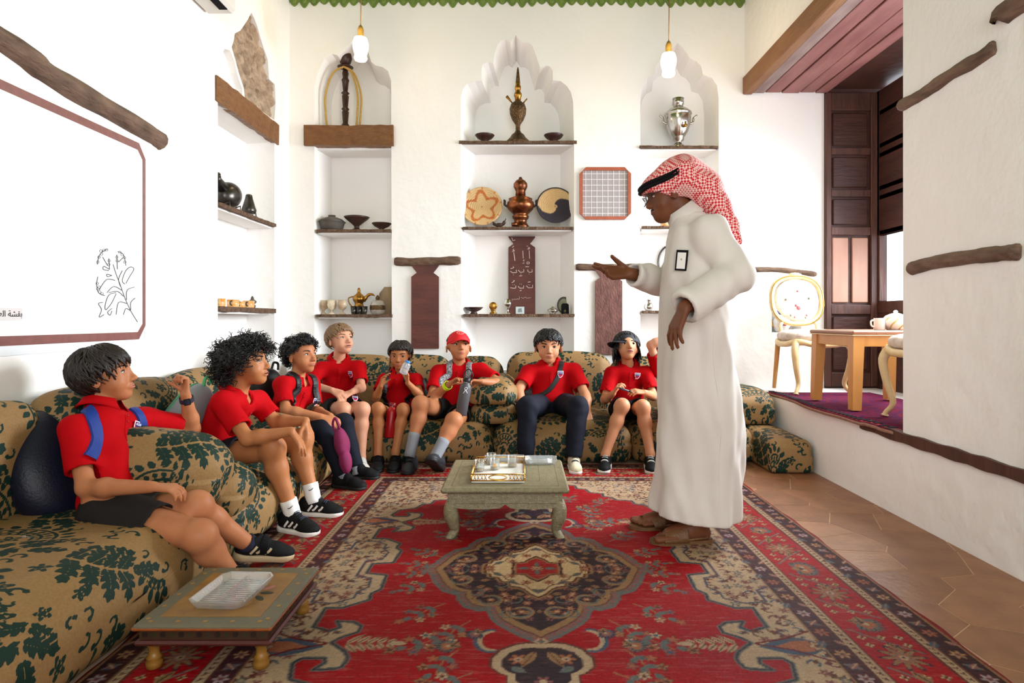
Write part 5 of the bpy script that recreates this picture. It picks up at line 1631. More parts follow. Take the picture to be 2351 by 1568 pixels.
# ---- bushy-haired boy leaning forward, forearms on his knees
F2 = 1.04
J = pxs(F2, pel=(490, 1040, 2.98), neck=(540, 908, 2.93), head=(566, 836, 2.93), sha=(512, 925, 2.78), shb=(592, 922, 3.08), ela=(568, 1008, 2.70), wra=(668, 990, 2.72),
        elb=(632, 968, 3.08), wrb=(702, 966, 3.04), kna=(626, 1030, 2.76), knb=(690, 1012, 3.04))
J.update(pxs(1.0, ana=(668, 1168, 2.88), toa=(740, 1215, 2.80), anb=(716, 1130, 3.12), tob=(790, 1160, 3.10)))
KIDS['bushy'] = child('seated child in red polo leaning forearms on bare knees, striped black trainers', J, (1, .06, .18), hs=0.212, skin='tan', fat=1.03, tfwd=(1, -.05, -.25), seed=2, res=0.0063,
    hairst=dict(end=(1.25, 1.95, 2.45), vol=0.17, volx=(1.05, .9, .8), n=720, r=0.0105, curl=1.5, cr=0.042, cl=0.22, out=0.6, droop=0.5, seed=5, lump=0.05), hairm=M_HAIRB, legm=M_NAVY, hem=0.55, gaze=(0.5, 0.6), mouth='open', sleeve=0.72,
    hands={'a': dict(d=(.62, -.05, -.75), n=(-.75, 0, -.6), curl=(.3, .25, .3, .4)), 'b': dict(d=(.35, -.2, -.9), n=(-.9, .1, -.35), curl=(.35, .4, .4, .45))},
    shoes=dict(up_m=M_SHB, so_m=M_SOLEW, stripes=M_SOLEW, laces=M_LACE, k=1.0), sock=(M_SOCKW, 0.045))
# ---- curly-haired boy with black backpack and navy trousers
F3 = 1.02
J = pxs(F3, pel=(642, 985, 3.75), neck=(683, 874, 3.79), head=(692, 817, 3.78), sha=(648, 885, 3.64), shb=(716, 882, 3.88), ela=(656, 942, 3.56), wra=(736, 957, 3.58), elb=(722, 942, 3.86), wrb=(758, 955, 3.70),
        kna=(742, 985, 3.58), knb=(788, 972, 3.82))
J.update(pxs(1.0, ana=(786, 1086, 3.62), toa=(845, 1120, 3.56), anb=(815, 1070, 3.84), tob=(872, 1102, 3.82)))
KIDS['curly'] = child('seated child in red polo and navy trousers holding a purple cap', J, (1, -.42, .12), hs=0.208, skin='warm', fat=0.97, tfwd=(1, -.35, -.1), seed=3, res=0.0069,
    hairst=dict(end=(1.12, 1.70, 2.40), vol=0.085, n=560, r=0.011, curl=1.7, cr=0.036, cl=0.11, out=0.7, droop=0.2, seed=8, lump=0.03), hairm=M_HAIRB, legs='trousers', legm=M_NAVY, gaze=(0.6, 0.5), sleeve=0.75,
    badge_at=(.06, .03),
    hands={'a': dict(d=(.9, .15, -.3), n=(.1, .5, -.85), curl=(.7, .75, .8, .8)), 'b': dict(d=(.7, -.6, -.3), n=(-.3, .2, -.9), curl=(.7, .75, .8, .8))},
    shoes=dict(up_m=M_SHB, so_m=M_SOLEB, strap=M_BLACK, k=0.98), sock=(M_SOCKG, 0.04))
# ---- light-brown haired boy in the corner
J = pxs(1.0, pel=(778, 935, 4.62), neck=(778, 828, 4.62), head=(782, 781, 4.56), sha=(738, 846, 4.55), shb=(824, 846, 4.58), ela=(706, 882, 4.40), wra=(762, 896, 4.24), elb=(830, 890, 4.46), wrb=(808, 900, 4.28),
        kna=(788, 940, 4.06), knb=(832, 940, 4.09), ana=(806, 1052, 4.02), toa=(812, 1085, 3.87), anb=(829, 1052, 4.04), tob=(841, 1085, 3.88))
KIDS['corner'] = child('seated child in red polo and white trainers in the corner, hands together', J, (.78, -.62, .24), hs=0.212, skin='fair', fat=0.95, tfwd=(.3, -1, 0), seed=4, res=0.0069,
    hairst=dict(end=(1.30, 1.75, 2.40), vol=0.05, n=300, r=0.022, wave=0.03, sweep=0.15, seed=9, lump=0.012), hairm=M_HAIRL, legm=M_BLACK, hem=0.62, gaze=(0.4, 0.6), mouth='open', sleeve=0.72,
    hands={'a': dict(d=(.85, -.35, -.35), n=(.1, .6, -.8), curl=(.55, .6, .65, .7)), 'b': dict(d=(-.65, -.6, -.35), n=(-.1, .6, -.8), curl=(.7, .75, .8, .8))},
    shoes=dict(up_m=M_SHW, so_m=M_SOLEW, laces=M_LACEW, k=0.94), legr=0.92)
# ---- boy drinking from a small water bottle
J = pxs(1.0, pel=(916, 952, 4.62), neck=(917, 858, 4.66), head=(919, 817, 4.62), sha=(882, 872, 4.58), shb=(956, 872, 4.58), ela=(862, 916, 4.44), wra=(874, 886, 4.34), elb=(964, 908, 4.44), wrb=(936, 879, 4.36),
        kna=(868, 938, 4.14), knb=(926, 940, 4.14), ana=(868, 1042, 4.10), toa=(864, 1085, 3.94), anb=(908, 1038, 4.10), tob=(900, 1085, 3.94))
KIDS['bottle'] = child('seated child in red polo holding up a small blue-capped water bottle', J, (-.02, -1, -.06), hs=0.193, skin='tan', fat=0.90, tfwd=(0, -1, .1), seed=5, res=0.0069,
    hairst=dict(end=(1.28, 1.70, 2.35), vol=0.06, n=240, r=0.026, wave=0.18, sweep=0.2, seed=12, lump=0.03), hairm=M_HAIRD, legm=M_BLACK, hem=0.60, gaze=(0.5, 0), sleeve=0.6, brow=M_HAIRB,
    hands={'a': dict(d=(.35, -.15, .9), n=(.75, -.3, -.4), curl=(.3, .42, .5, .55)), 'b': dict(d=(.0, -.12, 1), n=(-.85, -.35, .05), curl=(.45, .55, .6, .65))},
    shoes=dict(up_m=M_SHB, so_m=M_SOLEB, laces=M_BLACK, k=0.95), legr=0.85)
# ---- boy in the red cap with a grey flask
J = pxs(1.0, pel=(1045, 945, 4.60), neck=(1056, 842, 4.65), head=(1053, 797, 4.60), sha=(1006, 856, 4.58), shb=(1104, 852, 4.58), ela=(990, 915, 4.42), wra=(1034, 880, 4.26), elb=(1152, 882, 4.44), wrb=(1106, 876, 4.30),
        kna=(966, 928, 4.16), knb=(1042, 966, 4.10), ana=(944, 1030, 4.06), toa=(936, 1085, 3.94), anb=(1003, 1042, 3.96), tob=(985, 1090, 3.82))
KIDS['redcap'] = child('seated child in red baseball cap and grey socks with a lime wristband', J, (.30, -.92, .26), hs=0.208, skin='warm', wide=1.10, fat=1.18, belly=1.12, tfwd=(.05, -1, .1), seed=6, res=0.0069,
    hairst=dict(end=(0.7, 1.5, 1.95), vol=0.015, n=60, r=0.02, seed=13, lump=0.0), hairm=M_HAIRB, legm=M_BLACK, hem=0.60, gaze=(0.6, 0.3), sleeve=0.66, badge_at=(.07, -.04),
    hands={'a': dict(d=(.75, -.35, .45), n=(.4, -.4, -.8), curl=(.5, .6, .65, .7)), 'b': dict(d=(-.9, -.3, .05), n=(-.1, -.5, -.85), curl=(.5, .55, .6, .7))},
    shoes=dict(up_m=M_SHG, so_m=M_SOLEB, laces=M_BLACK, k=0.98, over_b=dict(pitch=0.55, z=0.03)), sock=(M_SOCKG, 0.105))
# ---- boy with a black cross strap
J = pxs(1.0, pel=(1266, 930, 4.66), neck=(1264, 840, 4.70), head=(1259, 797, 4.66), sha=(1214, 856, 4.64), shb=(1318, 853, 4.64), ela=(1190, 896, 4.52), wra=(1196, 936, 4.42), elb=(1344, 908, 4.52), wrb=(1350, 944, 4.40),
        kna=(1211, 935, 4.18), knb=(1326, 934, 4.18), ana=(1207, 1044, 4.10), toa=(1205, 1090, 3.94), anb=(1318, 1048, 4.08), tob=(1323, 1085, 3.94))
KIDS['strap'] = child('seated child in navy trousers with a black strap across the red polo', J, (.02, -1, .0), hs=0.226, skin='light', wide=1.10, fat=1.16, belly=1.15, tfwd=(.0, -1, .05), seed=7, res=0.0069,
    hairst=dict(end=(1.34, 1.82, 2.4), vol=0.065, n=300, r=0.026, wave=0.14, sweep=0.1, seed=15, lump=0.03), hairm=M_HAIRB, legs='trousers', legm=M_NAVY, gaze=(0.3, 0.1), sleeve=0.70, badge_at=(.075, .035),
    hands={'a': dict(d=(.25, -.35, -.9), n=(.9, 0, .2), curl=(.3, .3, .3, .3)), 'b': dict(d=(.05, -.55, -.8), n=(-.2, .5, -.8), curl=(.4, .4, .4, .4))},
    shoes=dict(up_m=M_SHC, so_m=M_SOLEW, laces=M_LACE, k=0.98))
# ---- long-haired child in a black cap
J = pxs(1.0, pel=(1440, 940, 4.62), neck=(1443, 842, 4.66), head=(1438, 798, 4.60), sha=(1403, 858, 4.60), shb=(1484, 857, 4.60), ela=(1388, 918, 4.50), wra=(1408, 903, 4.32), elb=(1500, 910, 4.48), wrb=(1480, 901, 4.32),
        kna=(1428, 932, 4.16), knb=(1475, 935, 4.16), ana=(1390, 1042, 4.10), toa=(1386, 1085, 3.94), anb=(1493, 1042, 4.08), tob=(1497, 1088, 3.92))
KIDS['longhair'] = child('seated child in black cap and navy shorts looking up', J, (.10, -.90, .38), hs=0.208, skin='light', fat=0.98, tfwd=(.0, -1, .1), seed=8, res=0.0069,
    hairst=dict(end=(0.95, 2.65, 2.8), vol=0.045, n=340, r=0.024, wave=0.02, seed=17, lump=0.0, fall=True, flare=1.2), hairm=M_HAIRB, legm=M_NAVY, hem=0.58, gaze=(0.2, 0.5), mouth='open', sleeve=0.74, badge_at=(.06, .04),
    hands={'a': dict(d=(.35, -.45, .75), n=(.8, -.2, -.4), curl=(.75, .8, .85, .9)), 'b': dict(d=(-.9, -.3, .15), n=(-.2, .4, -.85), curl=(.45, .5, .55, .6))},
    shoes=dict(up_m=M_SHB, so_m=M_SOLEW, laces=M_LACEW, k=0.96), legr=0.95)
# ---- child half hidden behind the man, arm raised
J = pxs(1.0, pel=(1550, 945, 4.66), neck=(1540, 848, 4.70), head=(1540, 806, 4.66), sha=(1512, 852, 4.60), shb=(1582, 862, 4.66), ela=(1494, 792, 4.52), wra=(1532, 772, 4.50), elb=(1596, 910, 4.52), wrb=(1580, 925, 4.36),
        kna=(1540, 940, 4.10), knb=(1582, 940, 4.10), ana=(1546, 1050, 4.05), toa=(1546, 1085, 3.9), anb=(1586, 1050, 4.05), tob=(1588, 1085, 3.9))
KIDS['hidden'] = child('child with one arm raised, mostly hidden behind the white robe', J, (.3, -1, .05), hs=0.205, skin='fair', fat=0.95, tfwd=(.05, -1, .05), seed=9, res=0.008,
    hairst=dict(end=(1.25, 1.75, 2.4), vol=0.08, n=260, r=0.016, curl=1.5, cr=0.03, cl=0.10, seed=19, lump=0.03), hairm=M_HAIRB, legm=M_BLACK, hem=0.62, sleeve=0.70,
    hands={'a': dict(d=(.8, 0, .1), n=(0, .5, -.8), curl=(.4, .4, .4, .4)), 'b': dict(d=(-.6, -.6, -.2), n=(0, .3, -.9), curl=(.5, .5, .5, .5))},
    shoes=dict(up_m=M_SHB, so_m=M_SOLEB, k=0.95))
# ================================================================== THE STANDING MAN
def ghutra_mat():
    m = bpy.data.materials.new('red_white_check_cloth'); m.use_nodes = True; nt = m.node_tree; b = nt.nodes['Principled BSDF']
    tc = nt.nodes.new('ShaderNodeTexCoord'); mp = nt.nodes.new('ShaderNodeMapping'); mp.inputs['Rotation'].default_value = (0.3, 0.75, 0.4)
    nt.links.new(tc.outputs['Object'], mp.inputs['Vector'])
    ck = nt.nodes.new('ShaderNodeTexChecker'); ck.inputs['Scale'].default_value = 105
    nt.links.new(mp.outputs['Vector'], ck.inputs['Vector'])
    wv = nt.nodes.new('ShaderNodeTexNoise'); wv.inputs['Scale'].default_value = 200; nt.links.new(tc.outputs['Object'], wv.inputs['Vector'])
    ck.inputs['Color1'].default_value = lin((234, 192, 186)); ck.inputs['Color2'].default_value = lin((196, 20, 34))
    nt.links.new(ck.outputs['Color'], b.inputs['Base Color']); b.inputs['Roughness'].default_value = 0.8
    return m
M_THOBE = mat('white_thobe_cloth', (214, 205, 197), rough=0.75, var=0.25, vscale=6, var2=(202, 192, 183), bump=0.08, bscale=260, sheen=0.1)
def the_man():
    hs = 0.232
    C = P(1536, 446, 2.80); R = frame_of((-1, .10, -.26), (0, 0, 1))
    root = thing('person', (0.74, 2.80, 0.0), 'standing person in long white robe and red checked headcloth, one hand held out', 'person')
    J = pxs(1.0, neck=(1580, 505, 2.80), sha=(1600, 545, 2.97), shb=(1628, 535, 2.63), ela=(1535, 652, 3.06), wra=(1446, 628, 2.90), elb=(1690, 628, 2.56), wrb=(1572, 706, 2.44),
            pel=(1618, 800, 2.80), ana=(1560, 1180, 2.92), anb=(1592, 1200, 2.76))
    ank = {'a': np.array((0.72, 2.92, 0.085)), 'b': np.array((0.775, 2.735, 0.085))}
    lo, hi = limb_box(C, *J.values(), *ank.values(), r=0.26); lo[2] = -0.02
    # body
    G = Grid(lo, hi, 0.0062)
    head_sdf(G, C, R, hs, 1.0, 1.05)
    G.ell(C + R @ (np.array((.20, 0, -.36)) * hs), np.array((.17, .20, .14)) * hs, R, .03)
    G.cap(C + R @ (np.array((-.10, 0, -.22)) * hs), J['neck'], .060, .066, .016)
    G.cap(J['neck'] + (.01, 0, -.13), J['pel'], .09, .12, .03); G.cap(J['sha'], J['shb'], .06, .06, .05)
    for a, ts in (('a', -1), ('b', 1)):
        G.cap(J['sh' + a], J['el' + a], .048, .042, .03); G.cap(J['el' + a], J['wr' + a], .042, .029, .03)
        hp = J['pel'] + np.array((0, 0.09 if a == 'a' else -0.09, 0)); kn = (hp + ank[a]) / 2 + np.array((-.03, 0, 0))
        G.cap(hp, kn, .085, .06, .04); G.cap(kn, ank[a], .058, .036, .03)
        # foot with toes
        d = nrm((-1, -.10, 0)) if a == 'b' else nrm((-1, -.02, 0)); sdv = np.array((-d[1], d[0], 0.0)) * (1 if a == 'b' else -1)
        G.cap(ank[a] + (0, 0, -.01), ank[a] + d * .12 + (0, 0, -.040), .040, .030, .03); G.cap(ank[a] - d * .035 + (0, 0, -.038), ank[a] + d * .06 + (0, 0, -.045), .034, .030, .03)
        for i in range(5):
            o = sdv * (0.040 - 0.0195 * i) ; L = (0.185, 0.188, 0.178, 0.165, 0.148)[i]; r = (.015, .0105, .010, .0095, .009)[i]
            b0 = ank[a] + d * .10 + o * .9 + np.array((0, 0, -.047)); t0 = ank[a] + d * L + o + np.array((0, 0, -.051))
            G.cap(b0, t0, r * 1.1, r, .008)
    hand_sdf(G, J['wra'] + (-.004, 0, 0), (-1, -.18, .04), (.15, -.75, .62), -1, 0.190, (.12, .16, .40, .50), th=(.30, .45), spread=.05)
    hand_sdf(G, J['wrb'], (-.42, -.08, -.90), (.82, .30, -.45), 1, 0.185, (.32, .28, .30, .34), th=(.35, .3), spread=.12)
    V, F = G.mesh(); obj('body', V, F, SK['dark'], root, True); bv = bvh_of(V, F)
    face(root, bv, C, R, hs, (0, -.3), 'shut', M_HAIRB, M_LIPD)
    hair(root, C, R, hs, dict(end=(0.9, 1.75, 2.45), vol=0.0, n=0, lump=0), M_HAIRB)
    w = lambda *p: C + R @ (np.array(p) * hs)
    # stubble moustache
    mb = MB(); pts = [ray_head(bv, C, R, hs, .12 * t, -.222 - .02 * t * t) for t in np.linspace(-1, 1, 7)]; mb.tube(pts, [.006 * hs, .018 * hs, .022 * hs, .02 * hs, .022 * hs, .018 * hs, .006 * hs], 6)
    mb.out('moustache', M_HAIRB, root, True)
    # glasses
    gl = thing('spectacles', w(.45, 0, 0), 'dark-rimmed spectacles worn under the red checked headcloth', 'glasses')
    M_RIM = mat('dark_rim', (34, 24, 24), rough=0.3); M_LENS = glass_mat('spectacle_lens', (.95, .95, .97), .18)
    for s in (-1, 1):
        pts = [w(.50 - .05 * abs(a) ** 2, s * .165 + .115 * a, .0 + .082 * b) for a, b in [(math.copysign(abs(math.cos(t)) ** .7, math.cos(t)), math.copysign(abs(math.sin(t)) ** .7, math.sin(t))) for t in np.linspace(0, 2 * PI, 20)[:-1]]]
        mb = MB(); mb.tube(pts, .0022, 6, close=True); mb.out('rim', M_RIM, gl, True)
        c0 = np.mean(pts, axis=0); mb = MB(); mb.add([c0 + R[:, 0] * .002] + pts, [(0, i + 1, (i + 1) % len(pts) + 1) for i in range(len(pts))]); mb.out('lens', M_LENS, gl)
        mb = MB(); mb.tube([w(.46, s * .28, .04), w(.30, s * .335, .045), w(.05, s * .37, .05), w(-.06, s * .375, .02)], .0022, 6); mb.out('temple', M_RIM, gl, True)
    mb = MB(); mb.tube([w(.50, -.05, .02), w(.515, 0, .035), w(.50, .05, .02)], .002, 6); mb.out('bridge', M_RIM, gl, True)
    # robe
    G = Grid(lo, hi, 0.0084)
    lv = []   # (z, x centre, half depth x, y centre, half width y)
    for v, ul, ur, hy in ((500, 1552, 1618, .085), (530, 1545, 1650, .17), (570, 1538, 1668, .20), (640, 1529, 1672, .205), (760, 1527, 1684, .21), (900, 1523, 1706, .225), (1000, 1517, 1713, .222), (1100, 1510, 1710, .222), (1200, 1505, 1700, .215), (1225, 1505, 1700, .215)):
        z = CAMZ + (VV - v) / FOC * 2.78; x0 = (ul - VU) / FOC * 2.74; x1 = (ur - VU) / FOC * 2.74
        lv.append((z, (x0 + x1) / 2, (x1 - x0) / 2, 2.80, hy))
    lv = np.array(sorted(lv, key=lambda q: q[0]))
    sl, x, y, z = G.reg(lo, hi)
    cx = np.interp(z, lv[:, 0], lv[:, 1]); rx = np.interp(z, lv[:, 0], lv[:, 2]); ry = np.interp(z, lv[:, 0], lv[:, 4])
    th = np.arctan2((y - 2.80) / ry, (x - cx) / rx)
    low = np.clip((1.25 - z) / 1.1, 0, 1)
    fold = 1 + 0.040 * low * np.sin(th * 5 + 0.6 + 1.2 * np.sin(z * 3)) + 0.028 * low * np.sin(th * 9 + z * 4)
    d = (np.sqrt(((x - cx) / (rx * fold)) ** 2 + ((y - 2.80) / (ry * fold)) ** 2) - 1) * np.minimum(rx, ry)
    hemz = 0.118 + 0.022 * np.clip((cx - 0.03 - x) / 0.18, 0, 1) * np.clip((2.82 - y) / .2, 0, 1)
    d = np.maximum(np.maximum(d, hemz - z), z - lv[-1, 0])
    G.F = np.minimum(G.F, d.astype(np.float32))
    G.cap(J['sha'], J['shb'], .072, .072, .05); G.cap(J['neck'], J['neck'] + (0.01, 0, -.08), .066, .10, .04)
    for a in 'ab':
        sh, el, wr = J['sh' + a], J['el' + a], J['wr' + a]; dd = nrm(wr - el); e = wr - dd * (0.012 if a == 'a' else 0.0)
        G.cap(sh, el, .082, .074, .03); G.cap(el, e + dd * .03, .074, .066, .03, planes=[(e, dd)])
    G.noise(0.0075, 34, 4, 6, (1, 1, .36)); G.noise(0.0036, 75, 6, 5, (1, 1, .45))
    for a in 'ab':
        el, wr = J['el' + a], J['wr' + a]; dd = nrm(wr - el); G.cap(wr - dd * .02, wr + dd * .06, .046, .048, 0, 's')
    # flat hem
    G.F = np.maximum(G.F, (hemz - z + 0 * x).astype(np.float32))
    V, F = G.mesh(); robe = obj('robe', V, F, M_THOBE, root, True); rb = bvh_of(V, F)
    # standing collar
    na = nrm(w(-.10, 0, -.22) - J['neck']); nf = nrm(np.array((-1, 0, 0)) - na * np.dot((-1, 0, 0), na)); ns = np.cross(na, nf); V = []; F = []
    for i in range(33):
        ph = 2 * PI * i / 32; dr = nf * math.cos(ph) * 1.05 + ns * math.sin(ph); cb = J['neck'] + na * 0.028
        V += [cb + na * (-.03) + dr * .084, cb + na * .040 + dr * .074, cb + na * .040 + dr * .070, cb - na * .03 + dr * .070]
        if i:
            b = (i - 1) * 4; F += [(b, b + 4, b + 5, b + 1), (b + 1, b + 5, b + 6, b + 2), (b + 2, b + 6, b + 7, b + 3)]
    obj('collar', V, F, M_THOBE, robe, True)
    # seam down the side and pocket edge
    for nm, pts, wd in (('side_seam', [P(1664, v, 2.5) for v in (760, 900, 1050, 1180)], .006), ('pocket_edge', [P(1640, v, 2.5) for v in (712, 730, 748)], .005)):
        V, F = ribbon(rb, pts, wd, .0008, .0005, 4); obj(nm, V, F, M_THOBE, robe)
    # headcloth
    lo2, hi2 = C + np.array((-.26, -.24, -.34)), C + np.array((.42, .24, .24))
    G = Grid(lo2, hi2, 0.006)
    G.ell(w(-.07, 0, .15), np.array((.50, .42, .43)) * hs, R, .02); G.ell(w(.22, 0, .26), np.array((.26, .36, .18)) * hs, R, .03); G.ell(w(.36, 0, .20), np.array((.13, .30, .12)) * hs, R, .02)
    pth = [(w(-.30, 0, .20), .115), (P(1612, 440, 2.80), .092), (P(1642, 478, 2.80), .072), (P(1668, 524, 2.80), .048), (P(1686, 560, 2.80), .026)]
    for (a, ra), (b, rb_) in zip(pth[:-1], pth[1:]):
        for yy, kk in ((0, 1.0), (-.075, .62), (.075, .62)):
            G.cap(a + (0, yy, 0), b + (0, yy * .9, 0), ra * kk, rb_ * kk, .03)
    G.noise(.003, 40, 3, 6, (1, .6, 1)); G.noise(.0025, 22, 8, 5)
    G.ell(w(.30, 0, -.30), np.array((.44, .46, .43)) * hs, R, .012, 's')
    G.ell(w(-.05, 0, -.42), np.array((.40, .44, .36)) * hs, R, .012, 's')
    V, F = G.mesh(); cl = obj('headcloth', V, F, ghutra_mat(), root, True); cb_ = bvh_of(V, F)
    tip = MB(); tip.prism([(0, 0), (.05, -.02), (.075, -.10), (.06, -.13), (.02, -.06)], P(1664, 500, 2.74), (1, 0, 0), (0, 0, 1), .012); tip.out('cloth_end', cl.data.materials[0], cl)
    for q in (.30, .235):
        pts = []
        for t in np.linspace(0, 2 * PI, 29)[:-1]:
            p = w(-.02 + .75 * math.cos(t), .62 * math.sin(t), q + .0 - .07 * math.cos(t)); h = cb_.find_nearest(Vector(p))
            h2 = cb_.ray_cast(Vector(p), Vector(w(-.05, 0, q) - p)); p2 = np.array(h2[0]) if h2[0] is not None else np.array(h[0]); pts.append(p2 + nrm(p2 - w(-.05, 0, q)) * .004)
        mb = MB(); mb.tube(pts, .0085, 8, close=True); mb.out('head_cord', M_BLACK, root, True)
    # badge on the chest
    h = rb.find_nearest(Vector(P(1539, 592, 2.60))); q = np.array(h[0]); n = nrm(np.array(h[1]) * (1, 1, .2) + (-.1, -.6, 0)); y = nrm(np.array((.12, 0, 1)) - n * np.dot((.12, 0, 1), n)); xx = np.cross(y, n)
    bd = thing('name_badge', q, 'black-framed name badge on the white robe', 'badge')
    mb = MB(); mb.prism([(-.026, -.045), (.026, -.045), (.026, .045), (-.026, .045)], q + n * .009, xx, y, .004); mb.out('frame', M_BLACK, bd)
    mb = MB(); mb.prism([(-.019, -.037), (.019, -.037), (.019, .034), (-.019, .034)], q + n * .0132, xx, y, .001); mb.out('card', mat('badge_card', (228, 222, 218), rough=.4), bd)
    mb = MB(); mb.prism([(-.003, .0), (.003, 0), (.003, .008), (-.003, .008)], q + n * .0144, xx, y, .0005); mb.out('crest', mat('badge_crest', (170, 150, 100), rough=.4), bd)
    # sandals
    M_SAN = mat('brown_leather', (112, 76, 44), rough=0.5, var=.6, vscale=40, bump=.2, bscale=120); M_SOL = mat('sandal_sole', (104, 76, 42), rough=0.7)
    for a in 'ab':
        d = nrm((-1, -.10, 0)) if a == 'b' else nrm((-1, -.02, 0)); sdv = np.array((-d[1], d[0], 0.0))
        base = ank[a] * (1, 1, 0)
        sd = thing('sandal', base, 'brown leather sandal under the white robe, the %s of two' % ('nearer' if a == 'b' else 'farther'), 'sandal', 'brown sandals')
        ol = [(-.075, 0), (-.068, .03), (-.03, .038), (.05, .040), (.12, .052), (.17, .046), (.205, .022), (.212, 0), (.20, -.03), (.16, -.05), (.10, -.05), (.03, -.040), (-.04, -.038), (-.068, -.026)]
        ol = [tuple(p) for p in catmull([(*p, 0) for p in ol], 3, True)]; ol = [(p[0], p[1]) for p in ol]
        mb = MB(); mb.prism(ol, base + (0, 0, .001), d, sdv, .012); mb.out('outsole', M_SOL, sd)
        mb = MB(); mb.prism([(p[0] * .985, p[1] * .97) for p in ol], base + (0, 0, .0132), d, sdv, .010); mb.out('footbed', M_SAN, sd)
        V = []; F = []; nu, nv = 12, 14
        for i in range(nu + 1):
            u = i / nu
            for j in range(nv + 1):
                ang = PI * j / nv; sg = 1 if a == 'b' else -1
                xx_ = .045 + .085 * u + .03 * u * math.cos(ang) * sg
                hgt = .072 - .034 * u; wd = .046 + .006 * u
                V.append(base + d * xx_ + sdv * wd * math.cos(ang) + np.array((0, 0, .020 + hgt * math.sin(ang) ** .8)))
        for i in range(nu):
            for j in range(nv):
                F.append((i * (nv + 1) + j, i * (nv + 1) + j + 1, (i + 1) * (nv + 1) + j + 1, (i + 1) * (nv + 1) + j))
        o = obj('upper_strap', V, F, M_SAN, sd, True); md = o.modifiers.new('thick', 'SOLIDIFY'); md.thickness = .004; md.offset = 1
        mb = MB(); mb.tube([base + d * .06 + sdv * .044 + (0, 0, .03), base + d * .02 + sdv * .046 + (0, 0, .035), base - d * .03 + sdv * .042 + (0, 0, .036), base - d * .066 + (0, 0, .04), base - d * .03 - sdv * .042 + (0, 0, .036), base + d * .05 - sdv * .044 + (0, 0, .03)], .006, 6)
        mb.out('heel_strap', M_SAN, sd, True)
the_man()
# ================================================================== THINGS ON SHELVES AND WALLS
M_BRASS = mat('brass', (176, 128, 58), rough=0.28, metal=1.0, var=.6, vscale=30, var2=(110, 74, 34)); M_BRONZE = mat('old_bronze', (112, 86, 58), rough=0.38, metal=.9, var=.9, vscale=70, var2=(52, 40, 30), bump=.5, bscale=90)
M_COPPER = mat('old_copper', (150, 88, 54), rough=0.32, metal=.95, var=.9, vscale=24, var2=(58, 40, 34)); M_SILV = mat('silver', (196, 190, 182), rough=0.22, metal=1.0, var=.4, vscale=20)
M_DMET = mat('dark_metal', (86, 82, 78), rough=0.3, metal=.9, var=.8, vscale=20, var2=(48, 42, 38)); M_CLAY = mat('grey_clay', (92, 84, 76), rough=0.6, var=.6, vscale=12)
M_DWD = mat('dark_carved_wood', (64, 36, 28), rough=0.4, var=.7, vscale=30, var2=(34, 20, 18)); M_ONYX = mat('banded_onyx', (226, 212, 184), rough=0.2, var=1.0, vscale=9, var2=(150, 96, 50))
M_GLASS = glass_mat('clear_glass', (.97, .98, .98), .14, .04); M_ORNG = mat('orange_glaze', (216, 140, 44), rough=0.3, var=.9, vscale=30, var2=(240, 214, 170))
M_ROPE = mat('gold_rope', (206, 164, 84), rough=0.8, bump=.8, bscale=120); M_TAB = mat('reddish_board', (98, 50, 40), rough=0.55, var=.8, vscale=14, var2=(66, 30, 28), bump=.2, bscale=60, stretch=(.3, 1, 1))
M_TAB2 = mat('worn_board', (122, 80, 70), rough=0.6, var=.9, vscale=26, var2=(82, 48, 44), bump=.3, bscale=70, stretch=(1, 1, .5)); M_CHALK = mat('chalk', (222, 204, 196), rough=.9)

def put(name, label, cat, u, sk, Y, prof, m, group='shelf ornaments', n=22, smooth=True, body='body'):
    X = (u - VU) / FOC * Y; z = SH[sk]
    t = thing(name, (X, Y, z), label, cat, group)
    mb = MB(); mb.lathe(prof, n, (X, Y, z + 0.0005)); mb.out(body, m, t, smooth)
    return t, np.array((X, Y, z))
def part(nm, m, par, smooth=True):
    class _P:
        def __enter__(s): s.mb = MB(); return s.mb
        def __exit__(s, *a): s.o = s.mb.out(nm, m, par, smooth)
    return _P()
BOWL = lambda w, h, f=.35: [(w * f, 0), (w * f * .9, h * .18), (w * f * .7, h * .3), (w * .75, h * .62), (w, h * .95), (w * 1.0, h), (w * .93, h * .98), (w * .6, h * .6), (0.002, h * .42)]
# --- left niche of the back wall
Yn = YB + 0.11
t, p = put('water_pipe', 'dark turned wooden water pipe with coiled gold hose in the arch', 'water pipe', 793, 'A1', Yn, [(.03, 0), (.045, .02), (.03, .05), (.022, .06), (.03, .16), (.022, .17), (.034, .185), (.022, .20), (.03, .30), (.02, .31), (.036, .325), (.020, .34), (.028, .42), (.034, .44), (.022, .46), (.028, .50), (.02, .53)], M_DWD, body='stem')
with part('tray', M_DWD, t) as mb: mb.lathe([(.02, .53), (.065, .55), (.07, .555), (.02, .56)], 20, p)
with part('bowl', M_DWD, t) as mb: mb.lathe([(.02, .56), (.045, .59), (.058, .63), (.05, .68), (.02, .70)], 20, p)
for s, w in ((-1, .16), (1, .12), (1, .15)):
    with part('hose', M_ROPE, t) as mb: mb.tube(catmull([p + (0, -.05, .54), p + (s * w * .6, -.05, .48), p + (s * w, -.05, .30), p + (s * w * .98, -.05, .12), p + (s * w * .9, -.05, .005)], 6), .009, 7)
t, p = put('cooking_pot', 'grey clay cooking pot with a lid', 'pot', 762, 'A2', Yn, [(.07, 0), (.095, .02), (.105, .06), (.112, .075), (.12, .08), (.10, .082)], M_CLAY)
with part('lid', M_CLAY, t) as mb: mb.lathe([(.115, .083), (.09, .105), (.05, .12), (.03, .125), (.032, .14), (.02, .142)], 22, p)
